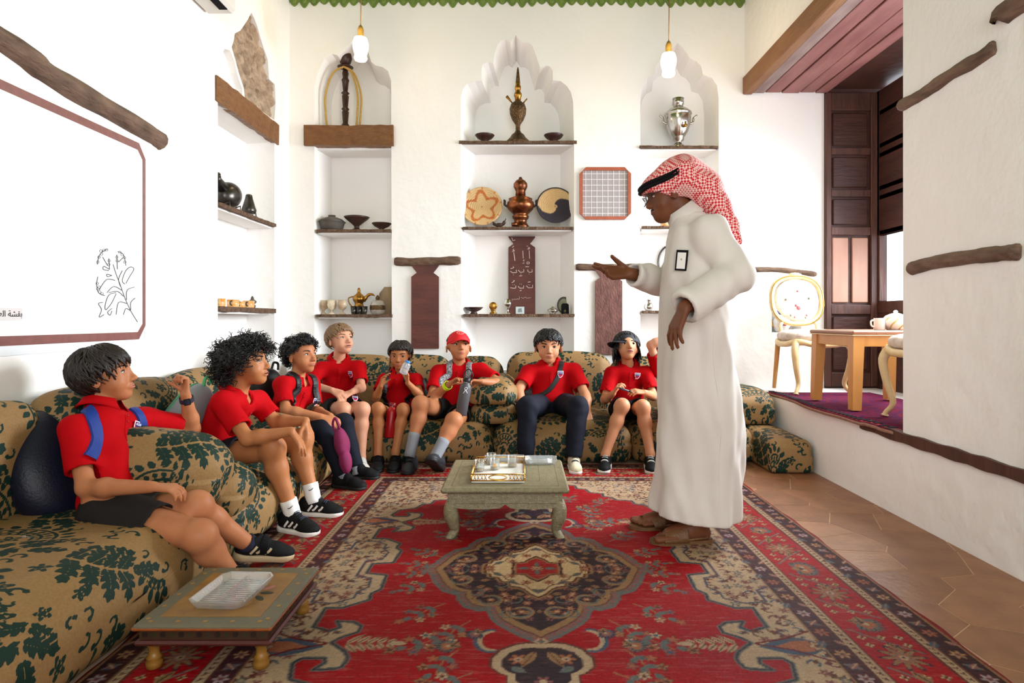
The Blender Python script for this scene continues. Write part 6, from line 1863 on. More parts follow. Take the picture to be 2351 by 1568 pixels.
put('footed_bowl', 'tall dark footed bowl with a wavy rim beside the clay pot', 'bowl', 819, 'A2', Yn, [(.05, 0), (.045, .012), (.022, .025), (.022, .045), (.05, .07), (.10, .11), (.112, .125), (.10, .128), (.05, .09), (.002, .075)], M_DWD)
put('footed_bowl', 'small dark footed bowl at the right end beside the tall one', 'bowl', 876, 'A2', Yn, BOWL(.085, .07), M_DWD)
for i, u in enumerate((743, 762, 786)):
    put('goblet', ('banded onyx goblet farthest left, by the niche wall', 'banded onyx goblet in the middle of three', 'pale onyx goblet nearest the coffee pot')[i], 'goblet', u, 'A3', Yn - .03 + .05 * (i == 0), [(.028, 0), (.026, .006), (.008, .02), (.008, .035), (.03, .05), (.04, .08), (.036, .125), (.032, .124), (.03, .08), (.002, .055)], M_ONYX, 'onyx goblets')
t, p = put('coffee_pot', 'brass coffee pot with a long curved spout', 'coffee pot', 824, 'A3', Yn + .04, [(.055, 0), (.06, .01), (.056, .05), (.038, .085), (.036, .10), (.052, .125), (.055, .14), (.045, .165), (.02, .185), (.012, .20), (.014, .215), (.008, .235)], M_BRASS)
with part('spout', M_BRASS, t) as mb: mb.tube(catmull([p + (.04, 0, .12), p + (.075, 0, .165), p + (.11, 0, .18), p + (.14, 0, .165)], 5), [.018] * 4 + [.014] * 5 + [.011] * 4 + [.006] * 3, 8)
with part('handle', M_BRASS, t) as mb: mb.tube(catmull([p + (-.04, 0, .16), p + (-.09, 0, .145), p + (-.085, 0, .10), p + (-.05, 0, .06)], 5), .006, 7)
for i, u in enumerate((812, 824, 837)):
    put('coffee_cup', ('small silver cup left of the brass pot foot', 'small silver cup in front of the brass pot', 'small silver cup right of the brass pot foot')[i], 'cup', u, 'A3', Yn - .05, [(.018, 0), (.022, .02), (.027, .07), (.024, .069), (.018, .02), (.002, .01)], M_DMET, 'silver coffee cups')
t, p = put('lidded_jar', 'round glass jar with metal band and pointed lid', 'jar', 867, 'A3', Yn - .02, [(.045, 0), (.062, .02), (.065, .05), (.065, .08), (.05, .115), (.02, .125)], mat('smoky_glass', (190, 180, 168), rough=.1, metal=.3, var=.4, vscale=30))
with part('band', M_BRONZE, t) as mb: mb.lathe([(.0665, .04), (.0675, .045), (.0675, .075), (.0665, .08)], 22, p)
with part('finial', M_BRONZE, t) as mb: mb.lathe([(.022, .125), (.012, .13), (.02, .14), (.012, .16), (.002, .17)], 16, p)
X, z = (889 - VU) / FOC * (Yn + .13), SH['A3']
t = thing('carved_plaque', (X, Yn + .13, z), 'wooden octagonal plaque leaning behind the glass jar', 'plaque', 'shelf ornaments')
with part('board', mat('pale_carved_wood', (158, 132, 96), rough=.6, var=.9, vscale=16, var2=(112, 90, 62), stretch=(1, 1, .3)), t, False) as mb:
    mb.prism([(-.04, 0), (.05, 0), (.085, .05), (.085, .20), (.05, .25), (-.03, .25), (-.075, .19), (-.075, .06)], (X, Yn + .13, z + .001), (1, 0, 0), (0, .15, .99), .014)
# --- middle niche
for u, lb in ((1113, 'shallow dark bowl left of the brass water pipe'), (1271, 'shallow dark bowl right of the brass water pipe')):
    put('footed_bowl', lb, 'bowl', u, 'B1', Yn - .03, BOWL(.085, .075), M_DWD)
t, p = put('brass_water_pipe', 'tall engraved brass water pipe with a flared foot', 'water pipe', 1189, 'B1', Yn - .02, [(.108, .0), (.110, .01), (.10, .025), (.07, .055), (.055, .08), (.03, .10), (.018, .125), (.022, .135), (.018, .14), (.022, .17), (.05, .21), (.070, .26), (.074, .31), (.060, .35), (.035, .37), (.030, .375)], M_BRONZE)
with part('neck', M_BRASS, t) as mb: mb.lathe([(.024, .372), (.028, .41), (.034, .42), (.034, .44), (.026, .455), (.02, .47), (.026, .48), (.026, .51), (.018, .52), (.022, .53), (.018, .54)], 20, p)
with part('spire', M_BRONZE, t) as mb: mb.lathe([(.020, .54), (.018, .56), (.013, .62), (.008, .66), (.003, .675)], 16, p)
for s, L in ((-1, .08), (1, .05)):
    with part('side_tube', M_BRASS, t) as mb: mb.tube([p + (s * .05, -.01, .36), p + (s * (.05 + L * .6), -.01, .36 + L * .7)], [.006, .014 if s < 0 else .006], 8)
def woven(label, u, v, d, Y, style):
    c = P(u, v, Y); r = d / 2; Vv = []; Ff = []; nr, na = 30, 96; cols = []
    tan, orn, dk = C3(222, 184, 128), C3(196, 108, 44), C3(48, 40, 52)
    tilt = 0.22
    for i in range(nr + 1):
        q = i / nr
        for j in range(na):
            a = 2 * PI * j / na; rr = r * q
            depth = 0.035 * q ** 2 + (0.0035 if i % 3 else -0.001)
            loc = np.array((rr * math.cos(a), -depth, rr * math.sin(a)))
            loc = np.array((loc[0], loc[1] * math.cos(tilt) + loc[2] * math.sin(tilt), loc[2] * math.cos(tilt) - loc[1] * math.sin(tilt)))
            Vv.append(c + loc)
            if style == 0:
                s_ = 0.66 + 0.16 * math.cos(5 * (a - 1.7)) ; on = abs(q - s_) < 0.085
                col = orn if on else (orn if (q > .9 and math.sin(9 * a) > .93) else tan)
            else:
                aa = (a + 2.2 * q + 1.05) % (2 * PI); col = dk if (aa < PI and q > .12) or (q > .94) else tan
            cols.append(np.append(col * (0.88 + 0.12 * math.sin(i * 2.1 + 0.9 * j)), 1.0))
    for i in range(nr):
        for j in range(na): Ff.append((i * na + j, i * na + (j + 1) % na, (i + 1) * na + (j + 1) % na, (i + 1) * na + j))
    me = mesh_np('woven_tray', np.array(Vv), np.array(Ff), True)
    at = me.attributes.new('weave', 'FLOAT_COLOR', 'POINT'); at.data.foreach_set('color', np.array(cols, np.float32).ravel())
    mm = bpy.data.materials.get('coiled_straw')
    if mm is None:
        mm = bpy.data.materials.new('coiled_straw'); mm.use_nodes = True; nn = mm.node_tree.nodes.new('ShaderNodeAttribute'); nn.attribute_name = 'weave'
        mm.node_tree.links.new(nn.outputs['Color'], mm.node_tree.nodes['Principled BSDF'].inputs['Base Color']); mm.node_tree.nodes['Principled BSDF'].inputs['Roughness'].default_value = .7
    me.materials.append(mm); o = bpy.data.objects.new('woven_tray', me); COL.objects.link(o); o.modifiers.new('thick', 'SOLIDIFY').thickness = .008
    tag(o, label, 'tray', 'woven straw trays')
woven('round straw tray with an orange star pattern', 1107, 477, .352, YB + .13, 0)
woven('round straw tray with a dark purple swirl', 1275, 475, .330, YB + .13, 1)
t, p = put('samovar', 'old copper samovar with two handles and a teapot on top', 'samovar', 1195, 'B2', Yn, [(.075, 0), (.078, .02), (.06, .045), (.055, .05), (.055, .075), (.07, .09), (.075, .11), (.06, .12), (.075, .135), (.11, .17), (.122, .20), (.115, .235), (.10, .25), (.106, .262), (.08, .275), (.05, .285)], M_COPPER)
with part('top_teapot', M_COPPER, t) as mb: mb.lathe([(.045, .285), (.042, .33), (.05, .345), (.062, .37), (.06, .40), (.04, .425), (.02, .435), (.012, .455)], 20, p)
for s in (-1, 1):
    with part('handle', M_DWD, t) as mb: mb.tube(catmull([p + (s * .115, 0, .195), p + (s * .14, 0, .215), p + (s * .138, 0, .245), p + (s * .15, 0, .25)], 5), .010, 8)
with part('tap', M_COPPER, t) as mb: mb.tube([p + (-.03, -.09, .03), p + (-.075, -.10, .022)], .016, 10)
X, z = (1146 - VU) / FOC * (Yn - .06), SH['B2']
t = thing('bird_ornament', (X, Yn - .06, z), 'little carved wooden bird in front of the star tray', 'ornament', 'shelf ornaments')
with part('bird', M_DWD, t) as mb:
    mb.tube(catmull([(X - .055, Yn - .06, z + .055), (X - .04, Yn - .06, z + .03), (X, Yn - .06, z + .022), (X + .035, Yn - .06, z + .035), (X + .06, Yn - .06, z + .08)], 5), [.006] * 3 + [.014] * 5 + [.022] * 5 + [.015] * 5 + [.004] * 3, 8)
with part('foot', M_DWD, t) as mb: mb.lathe([(.022, 0), (.018, .012)], 12, (X, Yn - .06, z))
def tablet(label, u0, u1, v0, v1, Y, m, lean=0.0, name='writing_tablet'):
    a = P(u0, v1, Y); b = P(u1, v0, Y); w = b[0] - a[0]; h = b[2] - a[2]
    t = thing(name, ((a[0] + b[0]) / 2, Y, a[2]), label, 'tablet', 'wooden writing tablets')
    L = [(0, 0), (w, 0), (w, h * .855), (w * .80, h * .905), (w * .90, h * .945), (w, h * .99), (w, h), (0, h), (0, h * .99), (w * .10, h * .945), (w * .20, h * .905), (0, h * .855)]
    mb = MB(); mb.prism(L, (a[0], Y, a[2]), (1, 0, 0), (0, lean, 1), .018); mb.out('board', m, t)
    return t
tablet('plain reddish wooden tablet hung left of the middle niche', 945, 1008, 608, 800, YB - .001, M_TAB)
tablet('worn reddish tablet hung right of the middle niche with faint script', 1366, 1428, 618, 813, YB - .001, M_TAB2)
Yt = YB + .21
tb = tablet('tall wooden tablet in the niche with chalked Arabic letters', 1167, 1229, 541, 722, Yt, M_TAB, .10)
def chalk(pts, r=.0036):
    q = []
    for zx, zy in pts:
        u, v = 1150 + .1275 * zx, 530 + .1275 * zy; p = P(u, v, Yt - .02); q.append((p[0], Yt - .0195 + .10 * (p[2] - P(0, 722, Yt)[2]), p[2]))
    mb = MB(); mb.tube(q if len(q) > 1 else [q[0], (q[0][0] + .004, q[0][1], q[0][2])], r, 5); mb.out('chalk_stroke', M_CHALK, tb, True)
for st in ([(510, 340), (518, 490)], [(465, 258), (490, 262)], [(522, 282), (490, 294), (510, 308)], [(480, 320), (526, 302)], [(395, 345), (402, 485)], [(425, 510), (400, 524), (420, 540)], [(388, 577), (426, 568)],
           [(228, 370), (252, 530)], [(235, 312), (212, 328), (238, 342)], [(198, 357), (248, 345)], [(222, 252), (222, 270), (200, 284)], [(560, 685), (566, 735), (515, 742), (488, 725), (485, 690)], [(505, 772)], [(440, 640), (508, 638)],
           [(465, 570), (480, 548), (512, 556), (512, 582), (482, 590), (465, 570)], [(410, 685), (410, 735), (350, 742), (310, 700)], [(355, 772)], [(328, 810), (382, 802)], [(275, 695), (282, 742), (210, 750), (168, 720)], [(222, 787)],
           [(172, 674), (215, 664), (232, 650), (214, 636)], [(570, 970), (572, 1020), (500, 1025), (455, 985)], [(488, 966)], [(515, 970)], [(485, 922), (535, 915)], [(410, 980), (408, 1028), (340, 1030), (310, 995)], [(338, 955)], [(368, 956)],
           [(338, 1078), (370, 1068)], [(268, 985), (265, 1028), (215, 1030), (168, 1020)], [(208, 970)], [(240, 968)], [(192, 932), (230, 912), (242, 892), (220, 890)], [(192, 105), (212, 160), (258, 148)]):
    chalk(st)
for st in ([(200, 1260), (205, 1225), (225, 1240), (240, 1222), (262, 1238), (300, 1222), (330, 1230)], [(330, 1180), (335, 1225)], [(360, 1195), (400, 1215), (440, 1190), (470, 1212), (540, 1200)]): chalk(st, .0016)
put('carved_dish', 'dark leaf-edged dish at the left end of the tablet shelf', 'dish', 1088, 'B3', Yn - .03, BOWL(.082, .06, .4), M_DWD)
t, p = put('incense_burner', 'little brass burner with a round pierced disc', 'burner', 1132, 'B3', Yn - .03, [(.03, 0), (.032, .01), (.018, .02), (.022, .035), (.03, .04)], M_BRASS)
with part('disc', M_BRASS, t) as mb: mb.add(*ellipsoid_mesh(p + (0, 0, .07), (.036, .01, .036), None, 18, 8))
put('silver_goblet', 'small silver goblet beside the chalked tablet', 'goblet', 1166, 'B3', Yn - .04, [(.026, 0), (.024, .006), (.009, .02), (.009, .05), (.02, .06), (.034, .085), (.03, .105), (.024, .11), (.027, .128), (.02, .127)], M_SILV)
X, z = (1194 - VU) / FOC * (Yn - .09), SH['B3']
t = thing('small_card', (X, Yn - .09, z), 'pale grey card propped at the tablet\'s foot', 'card', 'shelf ornaments')
with part('card', mat('pale_card', (186, 196, 196), rough=.5), t, False) as mb: mb.prism([(-.037, 0), (.037, 0), (.037, .062), (-.037, .062)], (X, Yn - .09, z + .001), (1, 0, 0), (0, .15, .99), .004)
with part('print', mat('card_print', (120, 128, 128), rough=.5), t, False) as mb: mb.prism([(-.018, .012), (.018, .016), (.012, .05), (-.014, .045)], (X, Yn - .0945, z + .002), (1, 0, 0), (0, .15, .99), .0006)
t, p = put('sugar_dish', 'small silver lidded dish near the oval frame', 'dish', 1269, 'B3', Yn - .03, [(.03, 0), (.024, .008), (.046, .024), (.048, .034), (.03, .048), (.01, .056), (.012, .064), (.003, .068)], M_SILV)
X, z = (1295 - VU) / FOC * (Yn + .04), SH['B3']
t = thing('oval_frame', (X, Yn + .04, z), 'dark oval photo frame standing at the shelf end', 'frame', 'shelf ornaments')
ov = [(.062 * math.cos(a), .078 + .078 * math.sin(a)) for a in np.linspace(0, 2 * PI, 25)[:-1]]
with part('frame', M_DMET, t, False) as mb: mb.prism(ov, (X, Yn + .04, z + .001), (1, 0, 0), (0, .2, .98), .010)
with part('picture', mat('faded_picture', (150, 146, 116), rough=.4, var=.7, vscale=30), t, False) as mb: mb.prism([(a * .78, .078 + (b - .078) * .78) for a, b in ov], (X, Yn + .029, z + .001), (1, 0, 0), (0, .2, .98), .002)
X = (1297 - VU) / FOC * (Yn - .06)
t = thing('little_arch', (X, Yn - .06, z), 'tiny black arch-shaped holder before the oval frame', 'ornament', 'shelf ornaments')
with part('arch', M_BLACK, t, False) as mb: mb.prism([(-.034, 0), (-.012, 0), (-.010, .03), (0, .04), (.010, .03), (.012, 0), (.034, 0), (.032, .08), (.02, .092), (-.02, .092), (-.032, .08)], (X, Yn - .06, z + .001), (1, 0, 0), (0, 0, 1), .02)
# --- framed chequered picture
a, b = bwp(1330, 505), bwp(1448, 385); w, h = b[0] - a[0], b[2] - a[2]
t = thing('framed_picture', (a[0] + w / 2, YB, a[2]), 'square picture of grey-checked cloth in a chamfered red wooden frame', 'picture')
M_FR = mat('red_frame_wood', (168, 84, 54), rough=.4, var=.5, vscale=20); ch = .055; fw = .028
o8 = [(ch, 0), (w - ch, 0), (w, ch), (w, h - ch), (w - ch, h), (ch, h), (0, h - ch), (0, ch)]
with part('backing', mat('grey_check_ground', (160, 152, 150), rough=.9), t, False) as mb: mb.prism(o8, (a[0], YB - .001, a[2]), (1, 0, 0), (0, 0, 1), .008)
for (x0, y0), (x1, y1) in (((ch, 0), (w - ch, 0)), ((w, ch), (w, h - ch)), ((w - ch, h), (ch, h)), ((0, h - ch), (0, ch))):
    d = nrm((x1 - x0, y1 - y0)); nn = np.array((-d[1], d[0])); L = math.hypot(x1 - x0, y1 - y0)
    with part('frame_bar', M_FR, t, False) as mb: mb.prism([(x0, y0), (x1, y1), (x1 + nn[0] * fw + d[0] * .026, y1 + nn[1] * fw + d[1] * .026), (x0 + nn[0] * fw - d[0] * .026, y0 + nn[1] * fw - d[1] * .026)], (a[0], YB - .009, a[2]), (1, 0, 0), (0, 0, 1), .014)
M_LINE = mat('white_check_line', (232, 228, 226), rough=.9)
for i in range(8):
    q = fw + (w - 2 * fw) * (i + .55) / 8.1
    with part('check_line', M_LINE, t, False) as mb: mb.box((a[0] + q - .002, YB - .0105, a[2] + fw), (a[0] + q + .002, YB - .009, a[2] + h - fw))
    q = fw + (h - 2 * fw) * (i + .55) / 8.1
    with part('check_line', M_LINE, t, False) as mb: mb.box((a[0] + fw, YB - .0106, a[2] + q - .002), (a[0] + w - fw, YB - .009, a[2] + q + .002))
# --- right niche
t, p = put('silver_samovar', 'tall silver urn samovar with two side handles', 'samovar', 1557, 'C1', Yn - .02, [(.065, 0), (.07, .012), (.05, .03), (.03, .05), (.028, .06), (.05, .075), (.05, .10), (.06, .11), (.085, .15), (.105, .22), (.112, .28), (.108, .29), (.118, .30), (.115, .315), (.08, .345), (.045, .36)], M_SILV)
with part('crown', M_SILV, t) as mb: mb.lathe([(.045, .36), (.042, .385), (.05, .39), (.05, .42), (.044, .425), (.052, .44), (.03, .442)], 20, p)
for s in (-1, 1):
    with part('handle', M_SILV, t) as mb: mb.tube(catmull([p + (s * .10, 0, .22), p + (s * .13, 0, .235), p + (s * .135, 0, .27), p + (s * .165, 0, .295)], 5), .009, 8)
with part('tap', M_BRASS, t) as mb: mb.tube([p + (.02, -.10, .17), p + (.03, -.14, .165)], .014, 8); mb.tube([p + (.03, -.13, .165), p + (.03, -.13, .20)], .008, 8)
t, p = put('painted_jar', 'small orange and green painted jar half hidden by the standing person', 'jar', 1528, 'C2', Yn - .03, [(.04, 0), (.046, .02), (.044, .04), (.03, .052), (.034, .06)], M_ORNG)
with part('lid', mat('green_glaze', (120, 168, 96), rough=.3, var=.8, vscale=30, var2=(220, 210, 120)), t) as mb: mb.lathe([(.036, .06), (.04, .075), (.03, .10), (.012, .115)], 18, p)
put('silver_vase', 'small round silver vase with a fluted neck', 'vase', 1489, 'C3', Yn - .03, [(.025, 0), (.038, .015), (.042, .04), (.03, .065), (.018, .075), (.022, .085), (.036, .098), (.03, .098), (.012, .08)], M_SILV)
c = P(1540, 602, YB + .24)
t = thing('hanging_plate', c, 'round dark-rimmed plate half hidden behind the white robe', 'plate')
with part('plate', mat('pale_plate', (206, 204, 200), rough=.25), t) as mb: mb.add(*ellipsoid_mesh(c, (.115, .012, .15), None, 28, 10))
with part('rim', M_DMET, t) as mb: mb.tube([c + (.115 * math.cos(a), -.004, .15 * math.sin(a)) for a in np.linspace(0, 2 * PI, 33)[:-1]], .008, 6, close=True)
# --- left wall niche
XN = XL - .10
Y, z = 4.34, SH['L1']
t = thing('metal_jug', (XN, Y, z), 'dark dented metal jug lying on a wire stand', 'jug', 'shelf ornaments')
with part('body', M_DMET, t) as mb: mb.add(*ellipsoid_mesh((XN, Y + .03, z + .115), (.085, .12, .095), np.array(Matrix.Rotation(.35, 3, 'X')), 22, 14))
with part('neck', M_DMET, t) as mb: mb.tube([(XN, Y - .06, z + .15), (XN, Y - .13, z + .19), (XN, Y - .16, z + .21)], [.045, .03, .04], 14)
for q in (-.07, .09):
    with part('stand', M_DMET, t) as mb: mb.tube([(XN + .06, Y + q, z + .002), (XN + .06, Y + q, z + .05), (XN, Y + q, z + .03), (XN - .06, Y + q, z + .05), (XN - .06, Y + q, z + .002)], .005, 6)
Y = 4.70
t = thing('metal_pot', (XN, Y, z), 'small dark cone-shaped metal pot on a stand', 'pot', 'shelf ornaments')
with part('body', M_DMET, t) as mb: mb.lathe([(.03, .04), (.05, .045), (.055, .07), (.045, .10), (.028, .16), (.024, .185), (.018, .19)], 20, (XN, Y, z))
with part('stand', M_DMET, t) as mb:
    mb.tube([(XN + .045, Y - .03, z + .002), (XN + .04, Y - .03, z + .05), (XN + .04, Y + .03, z + .05), (XN + .045, Y + .03, z + .002)], .004, 6)
z = SH['L2']
for i, (Y, lb) in enumerate(((4.20, 'orange patterned cup nearest the room end of the shelf'), (4.40, 'orange patterned cup with a dark handle'), (4.51, 'smallest orange patterned cup in the row'), (4.65, 'orange patterned cup beside the little lidded pot'))):
    t = thing('orange_cup', (XN + .02, Y, z), lb, 'cup', 'orange patterned cups')
    s = .8 if i == 2 else 1.0
    with part('cup', M_ORNG, t) as mb: mb.lathe([(.032 * s, 0), (.04 * s, .008), (.042 * s, .055 * s), (.039 * s, .054 * s), (.036 * s, .01), (.002, .008)], 20, (XN + .02, Y, z + .001))
    with part('handle', M_DMET, t) as mb: mb.tube(catmull([(XN + .03, Y - .04 * s, z + .045), (XN + .03, Y - .062 * s, z + .04), (XN + .03, Y - .06 * s, z + .02), (XN + .03, Y - .04 * s, z + .015)], 4), .005, 6)
t = thing('lidded_pot', (XN, 4.76, z), 'tiny grey lidded pot at the far shelf end', 'pot', 'shelf ornaments')
with part('body', M_CLAY, t) as mb: mb.lathe([(.02, 0), (.026, .02), (.014, .03), (.03, .045), (.03, .055), (.012, .07), (.012, .08), (.004, .095)], 16, (XN, 4.76, z + .001))
# --- pendant bulbs
def bulb(label, u, v0, v1, Y):
    top = P(u, v0, Y); bot = P(u, v1, Y); x, h = top[0], top[2] - bot[2]
    t = thing('pendant_bulb', (x, Y, ZC), label, 'lamp', 'pendant bulbs')
    with part('cord', mat('cloth_cord', (120, 92, 56), rough=.8), t) as mb: mb.tube([(x, Y, ZC - .002), (x + .004, Y, top[2] + .35), (x, Y, top[2] + .09)], .0035, 6)
    with part('socket', mat('brass_socket', (214, 168, 84), rough=.35, metal=.6), t) as mb: mb.lathe([(.02, 0), (.024, .01), (.024, .06), (.012, .09)], 16, (x, Y, top[2]))
    with part('bulb', mat('glowing_glass', (255, 240, 220), rough=.4, emit=(1.0, .80, .55), estr=5.0), t) as mb: mb.lathe([(.002, 0), (.045, .006), (.052, .02), (.046, .045), (.058, .09), (.062, .13), (.05, .175), (.028, h - .01), (.02, h)], 22, (x, Y, bot[2]))
    d = bpy.data.lights.new('bulb_light', 'POINT'); d.energy = 13; d.color = (1.0, .70, .42); d.shadow_soft_size = .05
    o = bpy.data.objects.new('bulb_light', d); COL.objects.link(o); o.location = (x, Y - .09, bot[2] + h / 2)
bulb('warm glowing bulb hanging before the left arch', 828, 86, 140, 4.75)
bulb('white glowing bulb hanging before the right niche', 1535, 122, 176, 4.75)
# --- wall cooler, top left
t = thing('air_conditioner', (XL, 3.5, 2.94), 'white wall air conditioner cut off by the frame top', 'air conditioner')
M_AC = mat('white_plastic', (226, 222, 214), rough=.4)
with part('casing', M_AC, t, False) as mb: mb.bbox((XL + .001, 3.0, 2.94), (XL + .19, 3.88, 3.24), .02)
with part('vent_slot', M_BLACK, t, False) as mb: mb.box((XL + .12, 3.05, 2.934), (XL + .17, 3.80, 2.939))
for q in (3.3, 3.6):
    with part('vent_divider', M_AC, t, False) as mb: mb.box((XL + .115, q, 2.928), (XL + .175, q + .012, 2.936))
# --- poster in a plastic sleeve
t = thing('wall_poster', (XL, 2.4, .88), 'large white poster with brown border, flower drawing and Arabic lettering', 'poster')
M_PAP = mat('poster_paper', (240, 238, 234), rough=.35, var=.3, vscale=4, var2=(226, 222, 216), coat=.6); M_BRD = mat('poster_border', (134, 84, 78), rough=.35, coat=.6, var=.5, vscale=30)
y0, y1, z0, z1, c = 1.35, 3.24, .90, 1.925, .055
with part('sheet', M_PAP, t, False) as mb: mb.prism([(y0, z0), (y1 - c, z0), (y1, z0 + c * 1.3), (y1, z1 - c * 1.3), (y1 - c, z1), (y0, z1)], (XL + .001, 0, 0), (0, 1, 0), (0, 0, 1), .004)
with part('plastic_sleeve', mat('clear_sleeve', (236, 238, 240), rough=.12, trans=.0, coat=1.0), t, False) as mb: mb.prism([(y0, z0 - .05), (y1 + .05, z0 - .03), (y1 + .055, z0 + .05), (y1, z0 + .05), (y1, z0), (y0, z0)], (XL + .001, 0, 0), (0, 1, 0), (0, 0, 1), .003)
bw_ = .038
for poly in ([(y0, z0), (y1 - c, z0), (y1 - c, z0 + bw_), (y0, z0 + bw_)], [(y1 - .024, z0 + c * 1.3), (y1, z0 + c * 1.3), (y1, z1 - c * 1.3), (y1 - .024, z1 - c * 1.3)], [(y0, z1 - bw_), (y1 - c, z1 - bw_), (y1 - c, z1), (y0, z1)],
             [(y1 - c, z0), (y1, z0 + c * 1.3), (y1 - .024, z0 + c * 1.3 + .01), (y1 - c - .01, z0 + bw_)], [(y1 - c, z1), (y1 - c - .01, z1 - bw_), (y1 - .024, z1 - c * 1.3 - .01), (y1, z1 - c * 1.3)]):
    with part('border_strip', M_BRD, t, False) as mb: mb.prism(poly, (XL + .005 + .0004 * (len(poly) and poly[0][0] != y0 and poly[0][0] == y1 - c), 0, 0), (0, 1, 0), (0, 0, 1), .001)
M_INK = mat('pencil_ink', (96, 94, 96), rough=.8)
def draw(pts, r=.0019):
    q = [lwp(.2807 * a, 450 + .2807 * b, .0062) for a, b in pts]
    mb = MB(); mb.tube(catmull(q, 4) if len(q) > 2 else q, r, 4); mb.out('drawn_line', M_INK, t)
for st in ([(1115, 1030), (1060, 940), (1010, 830), (975, 730), (940, 640), (915, 560)], [(1060, 940), (1020, 920), (1000, 970)], [(1030, 880), (960, 870), (940, 970)], [(1060, 930), (1060, 870), (1095, 835)], [(1025, 850), (1030, 770), (1090, 745)],
           [(1000, 820), (950, 780), (880, 790)], [(940, 790), (880, 810), (850, 890), (855, 930), (900, 880), (940, 800)], [(985, 770), (920, 740), (865, 790)], [(975, 740), (960, 680), (990, 610)], [(1010, 720), (990, 690), (1020, 610), (1060, 580), (1085, 600), (1050, 660), (1020, 715)],
           [(930, 690), (870, 680), (830, 720), (800, 770)], [(905, 650), (870, 660), (865, 640), (905, 650)], [(880, 610), (835, 600), (840, 575), (885, 600)], [(885, 600), (880, 510)], [(950, 600), (945, 480)], [(870, 570), (830, 500)], [(960, 540), (1000, 500)],
           [(835, 450), (800, 490), (785, 560)], [(870, 435), (835, 450)], [(955, 455), (1000, 480), (1020, 570)], [(790, 660), (780, 720), (795, 790), (845, 815)], [(830, 870), (795, 880), (820, 930), (800, 990), (840, 970)], [(905, 920), (870, 950), (890, 975), (905, 940)]):
    draw(st)
for cx_, cy_ in ((840, 445), (820, 475), (800, 500), (790, 540), (862, 440), (815, 450), (970, 460), (990, 480), (1008, 505), (1012, 540), (785, 715), (790, 760), (805, 785), (825, 800), (800, 745), (945, 500), (948, 530), (882, 530), (880, 560)):
    draw([(cx_ + 11 * math.cos(a), cy_ + 11 * math.sin(a)) for a in np.linspace(0, 6.2, 6)], .0010)
cu = bpy.data.curves.new('poster_lettering', 'FONT'); cu.body = '\uFEAE\uFECC\uFEDF\uFE8D \uFE94\uFEB8\uFED8\uFE91'; cu.size = .033; cu.extrude = .0004; cu.align_x = 'RIGHT'
cu.materials.append(mat('black_print', (30, 28, 30), rough=.6))
with part('caption_strip', mat('caption_paper', (222, 214, 212), rough=.4), t, False) as mb:
    a = lw(-40, 737); b = lw(48, 708); mb.prism([(a[0], a[1]), (b[0], a[1] + .003), (b[0], b[1]), (a[0], b[1])], (XL + .0052, 0, 0), (0, 1, 0), (0, 0, 1), .0006)
o = text_mesh('poster_lettering', cu, t); a = lw(48, 727)
o.matrix_parent_inverse = Matrix.Translation(t.location).inverted()
o.matrix_basis = Matrix(((0, 0, 1, XL + .0066), (1, 0, 0, a[0]), (0, 1, 0, a[1]), (0, 0, 0, 1)))
# ================================================================== TABLES, ALCOVE, THINGS THE CHILDREN CARRY
M_GRNW = mat('grey_green_wood', (140, 130, 100), rough=.3, var=.9, vscale=60, var2=(112, 102, 74), bump=.4, bscale=160)
M_GOLD = mat('gold_metal', (212, 164, 88), rough=.25, metal=1.0); M_CLEAR = glass_mat('clear_acrylic', (.97, .98, .98), .16, .14)
# ---- middle table
TX0, TX1, TY0, TY1, TZ = -.372, .212, 2.75, 3.33, .24
t = thing('coffee_table', ((TX0 + TX1) / 2, (TY0 + TY1) / 2, 0), 'low grey-green carved coffee table in the middle of the carpet', 'table')
with part('tabletop', M_GRNW, t, False) as mb: mb.bbox((TX0, TY0, TZ - .026), (TX1, TY1, TZ), .010)
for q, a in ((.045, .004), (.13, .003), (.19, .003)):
    with part('groove_shade_strip', mat('groove_shadow', (104, 96, 72), rough=.6), t, False) as mb:  # dark strips on the top paint the shade of carved grooves
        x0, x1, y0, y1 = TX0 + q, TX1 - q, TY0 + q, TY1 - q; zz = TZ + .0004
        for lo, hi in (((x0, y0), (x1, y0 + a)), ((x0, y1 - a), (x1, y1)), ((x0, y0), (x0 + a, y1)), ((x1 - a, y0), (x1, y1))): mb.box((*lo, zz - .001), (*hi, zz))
for nm, lo, hi in (('apron', (TX0 + .03, TY0 + .028, .155), (TX1 - .03, TY0 + .048, TZ - .026)), ('apron', (TX0 + .03, TY1 - .048, .155), (TX1 - .03, TY1 - .028, TZ - .026)), ('apron', (TX0 + .03, TY0 + .048, .155), (TX0 + .05, TY1 - .048, TZ - .026)), ('apron', (TX1 - .05, TY0 + .048, .155), (TX1 - .03, TY1 - .048, TZ - .026))):
    with part(nm, M_GRNW, t, False) as mb: mb.bbox(lo, hi, .004)
w = TX1 - TX0 - .10
with part('scalloped_rail', M_GRNW, t, False) as mb:
    top = [(w, .165), (0, .165)]; bot = [(w * i / 20, .150 - .010 * abs(math.sin(2 * PI * i / 20)) ** .6 + (.012 if i == 10 else 0)) for i in range(21)]
    mb.prism(bot + top, (TX0 + .05, TY0 + .030, 0), (1, 0, 0), (0, 0, 1), .010)
